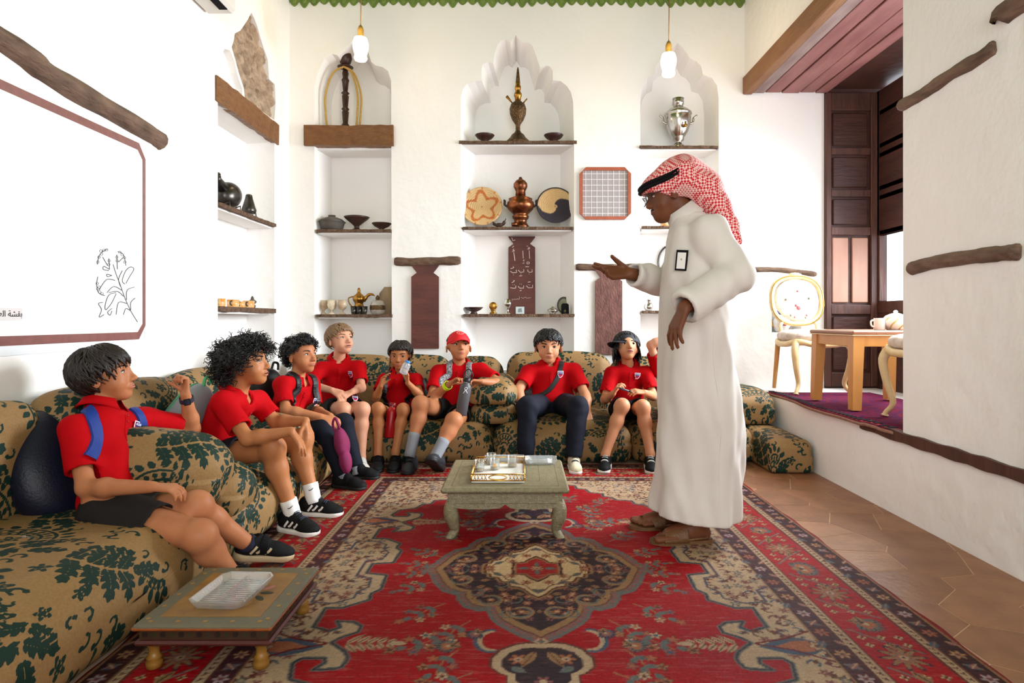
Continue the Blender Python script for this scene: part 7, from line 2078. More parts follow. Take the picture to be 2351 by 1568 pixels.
for sx, x in ((-1, TX0 + .055), (1, TX1 - .055)):
    for sy, y in ((-1, TY0 + .055), (1, TY1 - .055)):
        with part('leg', M_GRNW, t) as mb:
            pts = catmull([(x - sx * .004, y - sy * .004, .175), (x + sx * .012, y + sy * .010, .135), (x + sx * .004, y + sy * .004, .075), (x - sx * .004, y - sy * .004, .035), (x + sx * .012, y + sy * .012, .008), (x + sx * .014, y + sy * .014, .0)], 4)
            n = len(pts); mb.tube(pts, [.030 + .006 * math.sin(PI * i / n) if i < n * .35 else (.030 - .010 * min(1, (i / n - .35) / .3) if i < n * .75 else .019 + .010 * ((i / n - .75) / .25)) for i in range(n)], 8)
# ---- gilt tray with tea glasses
A0, A1, B0, B1 = -.240, .008, 2.842, 3.20
t = thing('serving_tray', ((A0 + A1) / 2, (B0 + B1) / 2, TZ), 'gilt-edged serving tray of tea glasses on the middle table', 'tray')
with part('base', mat('white_tray_enamel', (236, 232, 224), rough=.2), t, False) as mb: mb.bbox((A0, B0, TZ + .001), (A1, B1, TZ + .010), .003)
def gallery(p, q, cut):
    p = np.array(p); q = np.array(q); d = nrm(q - p); L = np.linalg.norm(q - p)
    for zz in (.012, .042):
        with part('rail', M_GOLD, t) as mb: mb.tube([p + (0, 0, TZ + zz), q + (0, 0, TZ + zz)], .0035, 6)
    n = int(L / .016)
    with part('fretwork', M_GOLD, t) as mb:
        for i in range(n + 1):
            s_ = L * i / n
            if cut and abs(s_ - L / 2) < .045: continue
            c_ = p + d * s_ + np.array((0, 0, TZ + .027)); mb.tube([c_ - d * .006 - (0, 0, .013), c_ + d * .006 + (0, 0, .013)], .0018, 4); mb.tube([c_ + d * .006 - (0, 0, .013), c_ - d * .006 + (0, 0, .013)], .0018, 4)
    bpy.data.objects[-1 if False else 0]
for p, q, c in (((A0, B0, 0), (A1, B0, 0), True), ((A0, B1, 0), (A1, B1, 0), True), ((A0, B0, 0), (A0, B1, 0), False), ((A1, B0, 0), (A1, B1, 0), False)): gallery(p, q, c)
for o in t.children:
    if o.name.startswith('fretwork'): o['kind'] = 'stuff'
with part('handle_ring', M_GOLD, t) as mb: mb.tube([((A0 + A1) / 2 + .042 * math.cos(a), B0, TZ + .027 + .011 * math.sin(a)) for a in np.linspace(0, 2 * PI, 17)[:-1]], .003, 6, close=True)
for i, (u, v, lb) in enumerate(((1101, 1082, 'small clear tea glass at the front left of the tray'), (1128, 1066, 'clear tea glass standing behind the others on the left'), (1136, 1078, 'clear tea glass with a gold crest in the tray middle'), (1176, 1072, 'clear tea glass at the right of the tray'))):
    Y = FOC * (CAMZ - TZ - .01) / (v - VV); x = (u - VU) / FOC * Y
    g = thing('tea_glass', (x, Y, TZ + .0105), lb, 'glass', 'tea glasses on the tray')
    with part('glass', M_GLASS, g) as mb: mb.lathe([(.021, 0), (.023, .003), (.026, .055), (.0265, .056), (.0245, .055), (.0215, .006), (.001, .005)], 20, (x, Y, TZ + .0107))
    with part('gold_line', M_GOLD, g) as mb: mb.tube([(x + .0268 * math.cos(a), Y + .0268 * math.sin(a), TZ + .0645) for a in np.linspace(0, 2 * PI, 21)[:-1]], .0006, 4, close=True)
    with part('tea', mat('tea_dregs', (206, 164, 104), rough=.1), g) as mb: mb.lathe([(.0205, .006), (.0207, .013), (.001, .0131)], 18, (x, Y, TZ + .0107))
    if i == 2:
        with part('crest', M_GOLD, g, False) as mb: mb.box((x - .006, Y - .0265, TZ + .032), (x + .006, Y - .0255, TZ + .044))
def ridged_dish(label, c, w, d, h, yaw=0, div=False):
    t = thing('glass_dish', c, label, 'dish', 'clear ridged dishes'); Rz = np.array(Matrix.Rotation(yaw, 3, 'Z')); c = np.array(c)
    T = lambda x, y, z: c + Rz @ np.array((x, y, z))
    k = .22; oc = [(-w, -d + k * d), (-w + k * w, -d), (w - k * w, -d), (w, -d + k * d), (w, d - k * d), (w - k * w, d), (-w + k * w, d), (-w, d - k * d)]
    def ring(s, z): return [T(a * s, b * s, z) for a, b in oc]
    V = ring(.86, .001) + ring(1.0, h) + ring(.96, h) + ring(.82, .008); F = []
    for r in range(3):
        for i in range(8): F.append((r * 8 + i, r * 8 + (i + 1) % 8, (r + 1) * 8 + (i + 1) % 8, (r + 1) * 8 + i))
    F += [tuple(range(8))[::-1], tuple(24 + i for i in range(8))]
    obj('dish', V, F, M_CLEAR, t)
    n = 15
    for i in range(n):
        q = -.8 + 1.6 * i / (n - 1)
        with part('ridge', M_CLEAR, t) as mb:
            for s in ((-1, 1) if div else (0,)):
                x0, x1 = ((-.76, -.06) if s < 0 else (.06, .76)) if s else (-.76, .76)
                mb.tube([T(x0 * w, q * d, .0095), T(x1 * w, q * d, .0095)], .0018, 4)
        for s in (-1, 1):
            with part('side_rib', M_CLEAR, t) as mb: mb.tube([T(s * .87 * w, q * d * .95, .006), T(s * 1.0 * w, q * d, h)], .0018, 4)
    if div:
        with part('divider', M_CLEAR, t, False) as mb: mb.add([T(a, b, z) for z in (.008, h * .8) for a, b in ((-.003, -.8 * d), (.003, -.8 * d), (.003, .8 * d), (-.003, .8 * d))], [(0, 1, 5, 4), (1, 2, 6, 5), (2, 3, 7, 6), (3, 0, 4, 7), (4, 5, 6, 7)])
    return t
ridged_dish('clear ridged dish behind the tea tray', (-.10, 3.268, TZ), .105, .055, .028)
ridged_dish('clear ridged dish at the right back of the middle table', (.095, 3.255, TZ), .085, .060, .026)
# ---- painted low table in front
PX0, PX1, PY0, PY1, PZ = -1.095, -.705, 1.705, 2.110, .146
M_PT = mat('painted_ochre', (146, 104, 44), rough=.4, var=.9, vscale=22, var2=(112, 76, 34)); M_PG = mat('painted_grey_band', (98, 92, 70), rough=.45, var=.9, vscale=50, var2=(88, 84, 68)); M_PR = mat('painted_oxblood', (76, 28, 22), rough=.4, var=.5, vscale=30)
M_PO = mat('painted_orange_edge', (138, 70, 26), rough=.4, var=.6, vscale=40); M_PSIDE = mat('painted_dark_side', (62, 40, 24), rough=.45, var=.6, vscale=40)
t = thing('painted_table', ((PX0 + PX1) / 2, (PY0 + PY1) / 2, 0), 'low painted wooden table with turned legs in the foreground', 'table')
with part('tabletop', M_PG, t, False) as mb: mb.bbox((PX0, PY0, PZ - .016), (PX1, PY1, PZ), .006)
with part('edge_moulding', M_PO, t, False) as mb: mb.bbox((PX0 - .002, PY0 - .002, PZ - .0175), (PX1 + .002, PY1 + .002, PZ - .006), .004)
with part('painted_panel', M_PT, t, False) as mb: mb.box((PX0 + .05, PY0 + .05, PZ - .001), (PX1 - .05, PY1 - .05, PZ + .0008))
with part('frieze', M_PSIDE, t, False) as mb: mb.box((PX0 + .014, PY0 + .014, .098), (PX1 - .014, PY1 - .014, PZ - .016))
with part('base_moulding', M_PR, t, False) as mb: mb.bbox((PX0 + .002, PY0 + .002, .084), (PX1 - .002, PY1 - .002, .099), .006)
M_MOT = mat('painted_motif', (34, 20, 14), rough=.5); M_MOTG = mat('painted_leaf', (40, 44, 26), rough=.5); M_MOTP = mat('painted_rose', (168, 104, 96), rough=.5); M_MOTY = mat('painted_yellow', (150, 108, 48), rough=.5)
def disc(mb, c, ux, uy, r): mb.prism([(r * math.cos(a), r * math.sin(a)) for a in np.linspace(0, 2 * PI, 9)[:-1]], c, ux, uy, .0008)
for i in range(14):
    q = .03 + .332 * i / 13
    with part('motif', (M_MOT, M_MOTG)[i % 2], t, False) as mb: disc(mb, (PX0 + q, PY0 + .0142, .114), (1, 0, 0), (0, 0, 1), .006 if i % 2 else .009)
    with part('motif', (M_MOT, M_MOTG)[i % 2], t, False) as mb: disc(mb, (PX1 - .0142, PY0 + q, .114), (0, 1, 0), (0, 0, 1), .006 if i % 2 else .009)
for i in range(5):
    q = .04 + .31 * i / 4
    for (x, y) in ((PX0 + q, PY0 + .024), (PX0 + q, PY1 - .024), (PX0 + .024, PY0 + q), (PX1 - .024, PY0 + q)):
        with part('motif', M_MOTY, t, False) as mb: disc(mb, (x, y, PZ + .0001), (1, 0, 0), (0, 1, 0), .0065)
for i in range(16):
    a = 2 * PI * i / 16
    with part('motif', (M_MOTG, M_MOTP, M_MOTY)[i % 3], t, False) as mb:
        c_ = ((PX0 + PX1) / 2 + .10 * math.cos(a), (PY0 + PY1) / 2 + .095 * math.sin(a), PZ + .0009); mb.prism([(.022 * math.cos(b), .010 * math.sin(b)) for b in np.linspace(0, 2 * PI, 9)[:-1]], c_, (math.cos(a * 2), math.sin(a * 2), 0), (-math.sin(a * 2), math.cos(a * 2), 0), .0006)
for x in (PX0 + .042, PX1 - .042):
    for y in (PY0 + .038, PY1 - .042):
        with part('leg', mat('turned_ochre_leg', (138, 96, 36), rough=.4, var=.6, vscale=30), t) as mb: mb.lathe([(.017, .009), (.021, .011), (.023, .026), (.018, .036), (.022, .040), (.015, .048), (.014, .062), (.018, .074), (.024, .080), (.024, .085)], 14, (x, y, 0))
ridged_dish('clear divided ridged dish on the painted table', (-.900, 1.895, PZ + .001), .086, .112, .026, -.06, True)
# ---- clear crumpled wrapper with a sweet on the near seat
c = P(42, 1250, 1.95); t = thing('wrapped_sweet', c, 'brown sweet in crumpled clear wrapping on the nearest seat', 'sweet')
with part('sweet', mat('brown_sweet', (112, 60, 40), rough=.3), t, False) as mb: mb.prism([(-.025, -.018), (.022, -.014), (.014, .022), (-.008, .026)], c + (0, 0, -.018), (1, 0, 0), (0, 1, 0), .022)
V, F = ellipsoid_mesh(c + (.008, 0, -.006), (.055, .035, .022), None, 14, 8); V = [v + RNG.normal(size=3) * .005 for v in V]
obj('wrapper', V, F, M_CLEAR, t)
# ------------------------------------------------------------------ alcove: rug, chairs, table, crockery
M_RUGA = mat('alcove_rug', (112, 26, 44), rough=.95, spec=.1, var=1.0, vscale=34, var2=(30, 28, 72), bump=.3, bscale=90); M_RUGD = mat('rug_underside', (150, 106, 88), rough=.9, var=.7, vscale=40)
t = thing('alcove_rug', (2.4, 4.1, PLAT), 'small purple and red rug with a dashed edge in the alcove', 'rug')
x0, x1, y0, y1 = XR - .02, 2.72, 3.12, 4.78
V = []; F = []; nx_, ny_ = 24, 40
for i in range(nx_ + 1):
    for j in range(ny_ + 1):
        y = y0 + (y1 - y0) * j / ny_; xx = x0 + (x1 - x0) * i / nx_ + (.03 * math.sin(y * 3) + .012 * math.sin(y * 9) if i == 0 else 0); V.append((xx, y, PLAT + .004 + .004 * abs(math.sin(y * 5 + i)) * (i < 4) + (.006 if 2 < j < 6 and i < 6 else 0)))
for i in range(nx_):
    for j in range(ny_): a = i * (ny_ + 1) + j; F.append((a, a + ny_ + 1, a + ny_ + 2, a + 1))
o = obj('pile', V, F, M_RUGA, t, True); o.modifiers.new('thick', 'SOLIDIFY').thickness = .012
edge = [V[j] for j in range(ny_ + 1)]
with part('hem', M_RUGD, t) as mb: mb.tube([(p[0] + .002, p[1], p[2] - .012) for p in edge], .010, 6)
M_RD = mat('rug_dash_dark', (34, 20, 34), rough=.9); M_RR = mat('rug_edge_red', (170, 58, 66), rough=.9)
with part('edge_band', M_RR, t) as mb: mb.tube([(p[0] + .022, p[1], p[2] - .004) for p in edge], .011, 6)
for j in range(34):
    y = y0 + .04 + (y1 - y0 - .08) * j / 33; p = edge[min(ny_, int((y - y0) / (y1 - y0) * ny_))]
    with part('dash', M_RD, t, False) as mb: mb.box((p[0] + .006, y, p[2] + .0062), (p[0] + .046, y + .026, p[2] + .0105))
M_OAK = mat('honey_wood', (206, 146, 78), rough=.35, var=.5, vscale=12, var2=(178, 116, 58), stretch=(1, 1, .2)); M_OAKD = mat('brown_wood_top', (150, 96, 66), rough=.35, var=.5, vscale=12, stretch=(1, .2, 1))
t = thing('side_table', (2.3, 4.0, PLAT), 'honey-coloured wooden table in the window alcove', 'table')
x0, x1, y0, y1, zt = 2.035, 2.62, 3.76, 4.33, .935
with part('tabletop', M_OAKD, t, False) as mb: mb.bbox((x0, y0, zt - .028), (x1, y1, zt), .008)
with part('edge_line', mat('pale_inlay', (236, 206, 150), rough=.35), t, False) as mb: mb.bbox((x0 - .002, y0 - .002, zt - .032), (x1 + .002, y1 + .002, zt - .026), .002)
for lo, hi in (((x0 + .02, y0 + .02, zt - .10), (x1 - .02, y0 + .045, zt - .028)), ((x0 + .02, y1 - .045, zt - .10), (x1 - .02, y1 - .02, zt - .028)), ((x0 + .02, y0 + .045, zt - .10), (x0 + .045, y1 - .045, zt - .028)), ((x1 - .045, y0 + .045, zt - .10), (x1 - .02, y1 - .045, zt - .028))):
    with part('apron', M_OAK, t, False) as mb: mb.bbox(lo, hi, .003)
for x in (x0 + .012, x1 - .082):
    for y in (y0 + .012, y1 - .082):
        with part('leg', M_OAK, t, False) as mb:
            a = .07; V = [(x, y, zt - .03), (x + a, y, zt - .03), (x + a, y + a, zt - .03), (x, y + a, zt - .03)]; sx = -.012 if x < 2.3 else .012; sy = -.012 if y < 4 else .012; b = .055
            V += [(x + sx, y + sy, PLAT + .012), (x + sx + b, y + sy, PLAT + .012), (x + sx + b, y + sy + b, PLAT + .012), (x + sx, y + sy + b, PLAT + .012)]
            mb.add(V, [(3, 2, 1, 0), (4, 5, 6, 7), (0, 1, 5, 4), (1, 2, 6, 5), (2, 3, 7, 6), (3, 0, 4, 7)])
M_CRM = mat('cream_gilt_wood', (232, 208, 158), rough=.35, var=.5, vscale=18, var2=(206, 166, 92)); M_UPH = mat('flowered_upholstery', (226, 214, 200), rough=.8, var=.8, vscale=18, var2=(176, 150, 134), bump=.2, bscale=90)
def louis_chair(label, c, yaw):
    t = thing('parlour_chair', c, label, 'chair', 'cream and gilt parlour chairs'); Rz = np.array(Matrix.Rotation(yaw, 3, 'Z')); c = np.array(c)
    T = lambda x, y, z: c + Rz @ np.array((x, y, z))   # local: +y is the front of the seat
    V, F = ellipsoid_mesh((0, 0, 0), (1, 1, 1), None, 28, 14)
    V = [T(.235 * math.copysign(abs(v[0]) ** .6, v[0]), .215 * math.copysign(abs(v[1]) ** .6, v[1]) + .01, .435 + .055 * math.copysign(abs(v[2]) ** .8, v[2])) for v in V]
    obj('seat', V, F, M_UPH, t, True)
    with part('seat_frame', M_CRM, t) as mb: mb.tube([T(.225 * math.copysign(abs(math.cos(a)) ** .6, math.cos(a)), .21 * math.copysign(abs(math.sin(a)) ** .6, math.sin(a)) + .01, .385 - .012 * math.cos(4 * a)) for a in np.linspace(0, 2 * PI, 41)[:-1]], .024, 8, close=True)
    for s in (-1, 1):
        with part('leg', M_CRM, t) as mb:
            pts = catmull([T(s * .185, .165, .40), T(s * .215, .195, .33), T(s * .20, .185, .20), T(s * .175, .165, .08), T(s * .20, .19, .02), T(s * .205, .195, 0)], 5); n = len(pts); mb.tube(pts, [.030 - .016 * min(1, i / (n * .7)) + (.006 if i > n - 4 else 0) for i in range(n)], 8)
        with part('leg', M_OAK, t) as mb: mb.tube([T(s * .18, -.19, .40), T(s * .185, -.215, .2), T(s * .19, -.245, 0)], [.022, .019, .016], 8)
        with part('back_post', M_CRM, t) as mb: mb.tube([T(s * .15, -.19, .40), T(s * .15, -.215, .52), T(s * .12, -.225, .56)], [.018, .016, .015], 8)
    ov = [(.205 * math.copysign(abs(math.cos(a)) ** .8, math.cos(a)), .725 + .195 * math.copysign(abs(math.sin(a)) ** .8, math.sin(a))) for a in np.linspace(0, 2 * PI, 41)[:-1]]
    with part('back_frame', M_CRM, t) as mb: mb.tube([T(a, -.225 - (b - .53) * .16, b) for a, b in ov], .022, 8, close=True)
    with part('gilt_line', M_GOLD, t) as mb: mb.tube([T(a * 1.04, -.205 - (b - .53) * .16, .725 + (b - .725) * 1.04) for a, b in ov], .006, 6, close=True)
    V, F = ellipsoid_mesh((0, 0, 0), (.185, .032, .178), None, 28, 12); V = [T(v[0], -.222 - (v[2] + .195) * .16 + v[1], .725 + v[2]) for v in V]; obj('backrest', V, F, M_UPH, t, True)
    with part('crest', M_CRM, t) as mb: mb.add(*ellipsoid_mesh(T(0, -.285, .935), (.06, .02, .022), Rz, 12, 6))
    M_RO = mat('stitched_rose', (196, 104, 108), rough=.8); M_GR = mat('stitched_leaf', (130, 128, 110), rough=.8)
    for a, b, r, m_ in ((0, .66, .018, M_RO), (.02, .68, .012, M_RO), (-.09, .74, .010, M_GR), (.10, .73, .010, M_GR), (-.06, .60, .009, M_RO), (.07, .60, .009, M_GR), (0, .80, .008, M_RO), (-.05, .58, .008, M_GR), (.04, .585, .008, M_RO)):
        with part('stitched_flower', m_, t) as mb: mb.add(*ellipsoid_mesh(T(a, -.190 - (b - .53) * .16, b), (r, .006, r), Rz, 8, 4))
    return t
louis_chair('cream gilt parlour chair with an oval flowered back in the alcove', (2.27, 4.80, PLAT + .010), PI)
louis_chair('cream gilt parlour chair half hidden by the right pier', (2.34, 3.40, PLAT + .010), 0)
def crock(name, label, cat, u, v, Y, z, prof, m, group='alcove crockery'):
    x = (u - VU) / FOC * Y; t = thing(name, (x, Y, z), label, cat, group)
    with part('body', m, t) as mb: mb.lathe(prof, 22, (x, Y, z + .0005))
    return t, np.array((x, Y, z))
M_CHINA = mat('white_china', (240, 238, 234), rough=.15, coat=.4)
t, p = crock('mug', 'white china mug on the alcove table', 'mug', 2019, 750, 4.0, zt, [(.030, 0), (.034, .004), (.033, .07), (.036, .078), (.032, .076), (.028, .01), (.001, .008)], M_CHINA)
with part('handle', M_CHINA, t) as mb: mb.tube(catmull([p + (-.033, 0, .065), p + (-.055, 0, .058), p + (-.052, 0, .03), p + (-.033, 0, .02)], 5), .006, 7)
t, p = crock('teapot', 'white teapot with swirled gold and green ribs', 'teapot', 2056, 752, 4.0, zt, [(.05, 0), (.055, .006), (.075, .035), (.078, .06), (.062, .09), (.035, .105), (.012, .112), (.014, .122), (.006, .13)], M_CHINA)
for i in range(7):
    a = 2 * PI * i / 7
    with part('swirl_rib', mat('gilt_green_rib', (190, 176, 110), rough=.3), t) as mb: mb.tube([p + ((.052 + .028 * math.sin(PI * q)) * math.cos(a + q), (.052 + .028 * math.sin(PI * q)) * math.sin(a + q), .008 + .085 * q) for q in np.linspace(0, 1, 9)], .005, 6)
x, zn = bw(1800, 762)
t = thing('pitcher', (x, YB + .06, zn), 'white china pitcher with blue rim and gold handle in the small niche', 'pitcher')
with part('body', M_CHINA, t) as mb: mb.lathe([(.045, 0), (.05, .005), (.075, .05), (.078, .09), (.05, .15), (.04, .18), (.05, .205)], 22, (x, YB + .06, zn + .001))
with part('rim_band', mat('blue_glaze', (84, 92, 168), rough=.2), t) as mb: mb.lathe([(.052, .150), (.044, .17), (.0425, .182)], 22, (x, YB + .06, zn + .001))
with part('handle', M_GOLD, t) as mb: mb.tube(catmull([(x - .05, YB + .05, zn + .17), (x - .09, YB + .05, zn + .16), (x - .088, YB + .05, zn + .08), (x - .065, YB + .05, zn + .04)], 5), .009, 7)
with part('painted_flower', mat('stitched_rose', (196, 104, 108)), t) as mb: mb.add(*ellipsoid_mesh((x + .0, YB - .014, zn + .07), (.022, .006, .02), None, 10, 5))
# ------------------------------------------------------------------ backpacks and straps
def strap(kid, pts, w, m, name='strap', th=.004, parent=None):
    K = KIDS[kid]; f = lambda a, b, c: K['nk'] + K['TF'] * a * K['k'] + K['TS'] * b * K['k'] + K['t'] * c * K['k']
    V, F = ribbon(K['sb'], [f(*p) for p in pts], w, th, .002, 6); return obj(name, V, F, m, parent)
def backpack(kid, label, m, m2, sb=1.0, at=None, off=(0, 0, 0), straps=True, ms=None, tilt=0.0, w=.27, h=.38, d=.15, sl=1.0, sf=1.0):
    K = KIDS[kid]; c = K['nk'] - K['TF'] * (.155 * K['k'] + d * .35) - K['t'] * (h * .42) + np.array(off); c = c if at is None else np.array(at); R = np.stack([K['TF'], K['TS'], K['t']], 1)
    t = thing('backpack', (c[0], c[1], c[2] - h / 2), label, 'backpack', 'school backpacks')
    G = Grid(c - .36, c + .36, .011)
    G.ell(c - R[:, 2] * .03, (d * .58, w * .54, h * .50), R, .05); G.ell(c - R[:, 2] * .10, (d * .60, w * .54, h * .36), R, .06); G.ell(c - R[:, 0] * d * .35 - R[:, 2] * .07, (d * .35, w * .40, h * .28), R, .03)
    G.noise(.004, 22, 3, 5)
    V, F = G.mesh(); o = obj('bag', V, F, m, t, True); bb = bvh_of(V, F)
    pts = [c + R @ np.array((-.05, y, z)) for y, z in ((-w * .48, -h * .2), (-w * .40, h * .22), (0, h * .46), (w * .40, h * .22), (w * .48, -h * .2))]; V, F = ribbon(bb, pts, .012, .002, .002, 6); obj('zip', V, F, m2, t)
    with part('top_loop', m2, t) as mb: mb.tube(catmull([c + R @ np.array((.03, -.03, h * .44)), c + R @ np.array((.02, -.02, h * .54)), c + R @ np.array((.02, .02, h * .54)), c + R @ np.array((.03, .03, h * .44))], 5), .008, 6)
    if straps:
        for s in (-1, 1):
            strap(kid, [(a * sf, s * b * sl, c_) for a, b, c_ in ((-.10, .075, -.02), (-.03, .085, .05), (.07, .082, .02), (.16, .080, -.06), (.18, .085, -.13), (.16, .10, -.20), (.10, .13, -.25))], .046 * sb, ms or m2, 'shoulder_strap', .007, t)
    return t
M_BLUE = mat('royal_blue_webbing', (8, 48, 132), rough=.6, bump=.2, bscale=300); M_BPN = mat('navy_nylon', (12, 16, 36), rough=.5, var=.5, vscale=12, bump=.15, bscale=120); M_BPB = mat('black_nylon', (9, 9, 11), rough=.5, bump=.15, bscale=120)
M_BPG = mat('grey_nylon', (142, 144, 148), rough=.6, bump=.15, bscale=120); M_BPGR = mat('green_webbing', (70, 168, 112), rough=.6)
M_PATT = mat('patterned_webbing', (30, 30, 34), rough=.6, var=1.0, vscale=120, var2=(190, 190, 194))
fb = backpack('front', 'navy backpack with royal blue straps worn by the nearest child', M_BPN, M_BLUE, at=P(122, 1052, 2.40), straps=False, w=.34, h=.46, d=.17)
def seen_on(bv, pts):
    """places on a surface that the photo shows at these pixels"""
    o = []
    for u, v in pts:
        d = nrm(P(u, v, 2.0) - np.array((0, 0, CAMZ))); h = bv.ray_cast(Vector((0, 0, CAMZ)), Vector(d))
        if h[0] is not None: o.append(np.array(h[0]))
    return o
for pts, wd in (([(186, 935), (200, 940), (212, 960), (220, 985), (222, 1010), (216, 1035), (206, 1052)], .050), ([(305, 940), (316, 948), (324, 962), (328, 980), (326, 1000)], .040)):
    q = seen_on(KIDS['front']['sb'], pts)
    if len(q) > 2: V, F = ribbon(KIDS['front']['sb'], q, wd, .006, .003, 5); obj('shoulder_strap', V, F, M_BLUE, fb)
backpack('bushy', 'grey backpack with green trim behind the child leaning on bare knees', M_BPG, M_BPGR, straps=False, off=(.02, -.02, -.02), w=.25, h=.34)
strap('bushy', [(-.10, -.10, -.20), (-.02, -.14, -.24), (.04, -.145, -.20)], .024, M_BPGR, 'side_strap', .003, bpy.data.objects['backpack.001'])
backpack('curly', 'black backpack worn by the child holding the purple cap', M_BPB, M_BPB, 1.0, off=(-.02, .0, .02))
backpack('bottle', 'black backpack worn by the child with the water bottle', M_BPB, M_BPB, .8, off=(.03, .06, .02), w=.30, h=.34, d=.10)
backpack('redcap', 'black backpack with patterned straps worn by the child in the red cap', M_BPB, M_BPB, 1.0, off=(0, .06, 0), ms=M_PATT, d=.10)
# cross strap and its bag
K = KIDS['strap']
t = thing('cross_bag', K['nk'] - K['TS'] * .15 - K['t'] * .24, 'black sequinned bag on a cross strap at a child\'s side', 'bag')
strap('strap', [(.02, .085, .03), (.09, .07, -.02), (.14, .045, -.10), (.15, -.01, -.17), (.14, -.08, -.215), (.08, -.14, -.25)], .040, M_BPB, 'cross_strap', .003, t)
c = K['nk'] - K['TS'] * .175 - K['t'] * .235 + K['TF'] * .03
with part('pouch', mat('black_sequins', (20, 20, 22), rough=.25, spec=.8, bump=1.0, bscale=220, var=.8, vscale=180, var2=(120, 124, 126)), t) as mb: mb.add(*ellipsoid_mesh(c, (.045, .06, .085), None, 18, 12))
strap('hidden', [(.0, -.09, .04), (.09, -.08, -.02), (.13, -.06, -.12), (.13, -.02, -.2)], .03, M_BPB, 'bag_strap', .003, KIDS['hidden']['root'])
# ------------------------------------------------------------------ watches, caps, bottles
def band(kid, el, wr, at, r, m, name, label=None, wd=.022):
    pass
def wrist(kid, a, b, tq, r, m, nm, face_m=None, wd=.020):
    a = np.array(a); b = np.array(b); d = nrm(b - a); c = a + (b - a) * tq; mb = MB()
    x = nrm(np.cross(d, (0, 0, 1) if abs(d[2]) < .9 else (0, 1, 0))); y = np.cross(d, x); V = []; F = []; n = 20
    for i in range(n):
        q = x * math.cos(2 * PI * i / n) + y * math.sin(2 * PI * i / n)
        V += [c + q * r - d * wd / 2, c + q * (r + .003) - d * wd / 2, c + q * (r + .003) + d * wd / 2, c + q * r + d * wd / 2]
        j = ((i + 1) % n) * 4; k = i * 4; F += [(k, j, j + 1, k + 1), (k + 1, j + 1, j + 2, k + 2), (k + 2, j + 2, j + 3, k + 3)]
    o = obj(nm, V, F, m, KIDS[kid]['root'])
    if face_m:
        toc = nrm(np.array((0, 0, 1.0)) - c); toc = nrm(toc - d * np.dot(toc, d)); s_ = np.cross(d, toc); mb.prism([(-.015, -.013), (.015, -.013), (.015, .013), (-.015, .013)], c + toc * (r + .001), d, s_ , .006); mb.out('watch_face', face_m, o)
e_, w_ = P(442, 985, 2.58 * F1), P(426, 905, 2.50 * F1)
wrist('front', e_, w_, .86, .0265, mat('dark_watch_strap', (34, 40, 58), rough=.5), 'wristwatch', mat('watch_glass', (24, 26, 34), rough=.15))
e_, w_ = P(990, 915, 4.42), P(1034, 880, 4.26)
wrist('redcap', e_, w_, .84, .030, mat('lime_rubber', (200, 232, 30), rough=.5), 'wristband', mat('lime_rubber', (200, 232, 30)), .030)
def cap_on(kid, m, mback, visor_m, turn=0.0, vis=True, name='cap', bill=.36):
    K = KIDS[kid]; C, R, hs = K['C'], K['R'], K['hs']; Rz = R @ np.array(Matrix.Rotation(turn, 3, 'Z')); w = lambda *p: C + Rz @ (np.array(p) * hs)
    V = []; F = []; mi = []; nA, nT = 36, 12
    for i in range(nT + 1):
        for j in range(nA):
            az = 2 * PI * j / nA; th = (1.70 - .10 * math.cos(az)) * i / nT; q = np.array([math.sin(th) * math.cos(az), math.sin(th) * math.sin(az), math.cos(th)])
            V.append(w(*(np.array((-.05, 0, .14)) + np.array((.475, .395, .415 + .05 * max(0, math.cos(az)) * math.sin(th))) * q)))
    for i in range(nT):
        for j in range(nA): F.append((i * nA + j, (i + 1) * nA + j, (i + 1) * nA + (j + 1) % nA, i * nA + (j + 1) % nA)); mi.append(0 if math.cos(2 * PI * (j + .5) / nA) > .05 else 1)
    o = obj(name, V, F, m, K['root'], True); o.data.materials.append(mback); o.data.polygons.foreach_set('material_index', mi); md = o.modifiers.new('thick', 'SOLIDIFY'); md.thickness = .003
    if vis:
        V = []; F = []; n = 16
        for k_ in range(5):
            for i in range(n + 1):
                a = -1.15 + 2.3 * i / n; rr = k_ / 4; bx = .40 * math.cos(a) + rr * bill * (math.cos(a) ** .8 if math.cos(a) > 0 else 0) + .02; by = .385 * math.sin(a) * (1 - .12 * rr); V.append(w(bx, by, .165 - .07 * rr - .10 * (by / .4) ** 2))
        for k_ in range(4):
            for i in range(n): F.append((k_ * (n + 1) + i, (k_ + 1) * (n + 1) + i, (k_ + 1) * (n + 1) + i + 1, k_ * (n + 1) + i + 1))
        b = obj('visor', V, F, visor_m, o, True); b.modifiers.new('thick', 'SOLIDIFY').thickness = .005
    return o, w
M_RC = mat('red_cap_cloth', (206, 12, 22), rough=.7); M_WC = mat('white_mesh', (226, 214, 220), rough=.8)
o, w = cap_on('redcap', M_RC, M_WC, M_RC)
with part('cap_logo', mat('cap_logo_thread', (240, 170, 160), rough=.6), o) as mb:
    mb.tube([w(.405 - .04 * math.sin(a), .12 * math.cos(a), .40 + .055 * math.sin(a)) for a in np.linspace(0, 2 * PI, 21)[:-1]], .0018, 5, close=True)
    mb.tube([w(.424, .06, .395), w(.426, .02, .388)], .0018, 5); mb.tube([w(.426, -.02, .388), w(.424, -.06, .395)], .0018, 5)
cap_on('longhair', mat('black_cap_cloth', (22, 24, 32), rough=.7), MATS['black_cap_cloth'], MATS['black_cap_cloth'], turn=-1.25, bill=.30)
